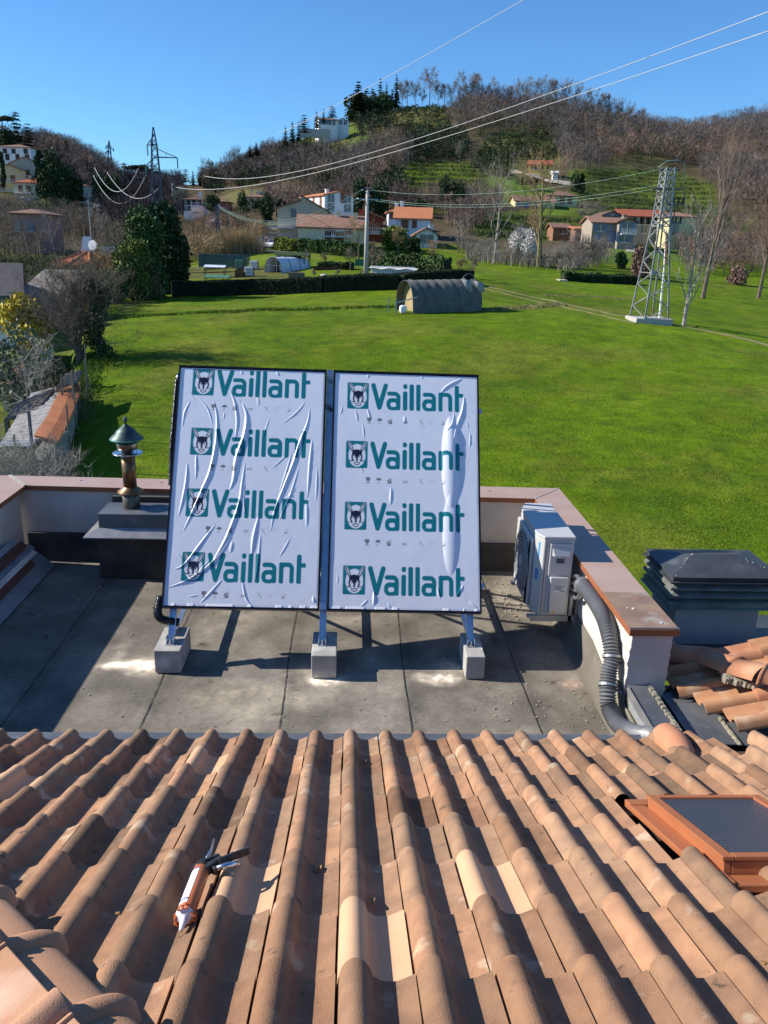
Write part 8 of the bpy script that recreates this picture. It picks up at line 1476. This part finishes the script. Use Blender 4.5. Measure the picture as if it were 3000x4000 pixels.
# small trellis pole left of village, wooden poles
Yq = 140; pq = GY(472, Yq, 540); pqt = P(470, 440, Yq); tq = thing('trellis_pole', tuple(pq), 'slim dark trellis pole with a rectangular head in front of the pink blossoming tree', 'pole'); mb = MB(); lattice(mb, pq, (pq.x, pq.y, pqt[2]), .7, .35, 12, .07); part(mb, 'mast', 'iron_dark', tq); mb = MB(); mb.bar((pq.x - .4, Yq, pqt[2] - .6), (pq.x + 1.7, Yq, pqt[2] - .8), .1); mb.bar((pq.x - .4, Yq, pqt[2] - 3), (pq.x + 1.7, Yq, pqt[2] - 3.2), .1); mb.bar((pq.x + 1.7, Yq, pqt[2] - .8), (pq.x + 1.7, Yq, pqt[2] - 3.2), .1); part(mb, 'head_frame', 'iron_dark', tq)
for i, (u, v, hpx_, Y, lb) in enumerate([(270, 392, 34, 540, 'thin pole with crossbar beside the stone pines on the far ridge'), (341, 492, 22, 150, 'pale post beside the foot of the tall pylon'), (373, 415, 16, 340, 'thin pole next to the tiny pale yellow house'), (913, 545, 18, 150, 'garden lamp post in front of the small white house wing')]):
    p = P(u, v, Y); h = px2m(hpx_, Y); mb = MB(); mb.path([(p[0], Y, p[2] - 1.5), (p[0], Y, p[2] + h)], .0011 * Y, 6); mb.bar((p[0] - .003 * Y, Y, p[2] + h * .92), (p[0] + .003 * Y, Y, p[2] + h * .92), .0012 * Y); tag(mb.build('post', 'pole_concrete'), lb, 'post')
# ---- wires
def wire(pts_uv, Y0, Y1, r, mat, lb, name='power_line', endA=None, endB=None, group=None):
    us = np.array([p[0] for p in pts_uv], float); inv = 1 / Y0 + (1 / Y1 - 1 / Y0) * (us - us[0]) / (us[-1] - us[0]); P3 = np.array([P(u, v, 1 / i) for (u, v), i in zip(pts_uv, inv)])
    if endA is not None: P3[0] = endA
    if endB is not None: P3[-1] = endB
    D = np.hypot(P3[:, 0] - P3[0, 0], P3[:, 1] - P3[0, 1]); wgt = np.ones(len(D)); wgt[0] = wgt[-1] = 4; cf_ = np.polyfit(D, P3[:, 2], 2, w=wgt) if len(D) > 2 else np.polyfit(D, P3[:, 2], 1)
    t = np.linspace(0, 1, 60); X = P3[0, 0] + (P3[-1, 0] - P3[0, 0]) * t; Yv = P3[0, 1] + (P3[-1, 1] - P3[0, 1]) * t; Z = np.polyval(cf_, t * D[-1]); mb = MB(); mb.smooth = True; rr = [r * max(.6, y / 100) if hasattr(r, '__float__') else r for y in Yv]; mb.path(list(zip(X, Yv, Z)), rr, 5); o_ = mb.build(name, mat); tag(o_, lb, 'power line', group); return o_
wire([(1720, 3, 0)[:2], (1659, 28), (1440, 109), (1220, 190), (980, 275), (845, 323), (760, 348), (680, 367), (600, 379), (520, 384), (440, 380)], 36, 205, .032, 'wire_white', 'upper of the two thick white power lines sweeping to the right')
wire([(1720, 47), (1659, 68), (1460, 136), (1260, 205), (1010, 285), (845, 330), (740, 362), (640, 387), (540, 403), (455, 408), (380, 405)], 36, 205, .032, 'wire_white', 'lower of the two thick white power lines sweeping to the right')
wire([(1200, -40), (1135, 0), (1000, 80), (860, 157), (740, 222), (600, 288)], 45, 420, .032, 'wire_white', 'thin white line crossing the sky above the hilltop villa')
wire([(384, 344), (372, 374), (384, 404)], 205, 200, .05, 'wire_white', 'short drop line near the tall pylon') if False else None
for pts_, lb, ea in (([(797, 413), (900, 420), (1000, 420), (1100, 414), (1250, 397), (1430, 365)], 'topmost green line from the concrete pole to the lattice tower', INS[1]), ([(800, 430), (900, 439), (1000, 441), (1130, 438), (1250, 426), (1425, 399)], 'middle green line from the concrete pole to the lattice tower', INS[3]), ([(803, 432), (900, 443), (1000, 448), (1130, 444), (1250, 432), (1432, 405)], 'lowest green line from the concrete pole to the lattice tower', INS[5])): wire(pts_, pp_.y, Yt, .014, 'wire_green', lb, endA=ea)
for pts_, lb, ea in (([(788, 414), (740, 438), (680, 462), (630, 475), (560, 476), (520, 464), (470, 443)], 'topmost green line from the concrete pole towards the left', INS[0]), ([(785, 430), (740, 452), (680, 472), (630, 481), (560, 479), (520, 468), (472, 447)], 'middle green line from the concrete pole towards the left', INS[2]), ([(787, 433), (740, 458), (680, 478), (630, 484), (570, 482), (520, 470), (475, 450)], 'lowest green line from the concrete pole towards the left', INS[4])): wire(pts_, pp_.y, Yq, .014, 'wire_green', lb, endA=ea)
for pts_, lb in (([(204, 362), (215, 388), (232, 406), (250, 411), (268, 407), (284, 393), (299, 364)], 'hanging cable loop left of the tall pylon, highest one'), ([(202, 379), (215, 412), (232, 432), (250, 439), (272, 430), (292, 412), (316, 376)], 'hanging cable loop left of the tall pylon, lowest one'), ([(232, 373), (248, 400), (268, 420), (290, 428), (312, 424), (330, 414), (346, 402)], 'hanging cable loop crossing behind the tall pylon')): wire(pts_, 240, 205, .038, 'wire_grey', lb)
# terrace details on the hill: small things
for i, (u, v, wp, hp, Y, mt, lb) in enumerate([(1385, 470, 26, 8, 260, 'sheet_white', 'white greenhouse on the green slope behind the lattice tower'), (968, 338, 30, 10, 430, 'wall_grey', 'grey ruined retaining wall on the upper terraces, left part'), (1000, 340, 20, 10, 430, 'wall_grey', 'grey ruined retaining wall on the upper terraces, right part'), (1220, 586, 18, 3, 104, 'stone_pale', 'low pale stone steps on the bank below the slope'), (680, 284, 60, 5, 460, 'stone_pale', 'pale stone retaining wall under the hilltop villa')]):
    p = P(u, v, Y); w = px2m(wp, Y); h = px2m(hp, Y); z0 = float(tz(p[0], Y)); mb = MB(); n_ = 6
    zb = (p[2] if abs(p[2] - z0) < 12 else z0) if i != 3 else z0
    for k in range(n_): mb.box(p[0] - w / 2 + w * k / n_, p[0] - w / 2 + w * (k + 1) / n_ - .02, Y, Y + 2.0, zb - 3, zb + h * (.85 + .15 * ((k * 5) % 3) / 2))
    tag(mb.build('greenhouse' if i == 0 else ('stone_steps' if i == 3 else 'retaining_wall'), mt), lb, 'greenhouse' if i == 0 else 'wall')
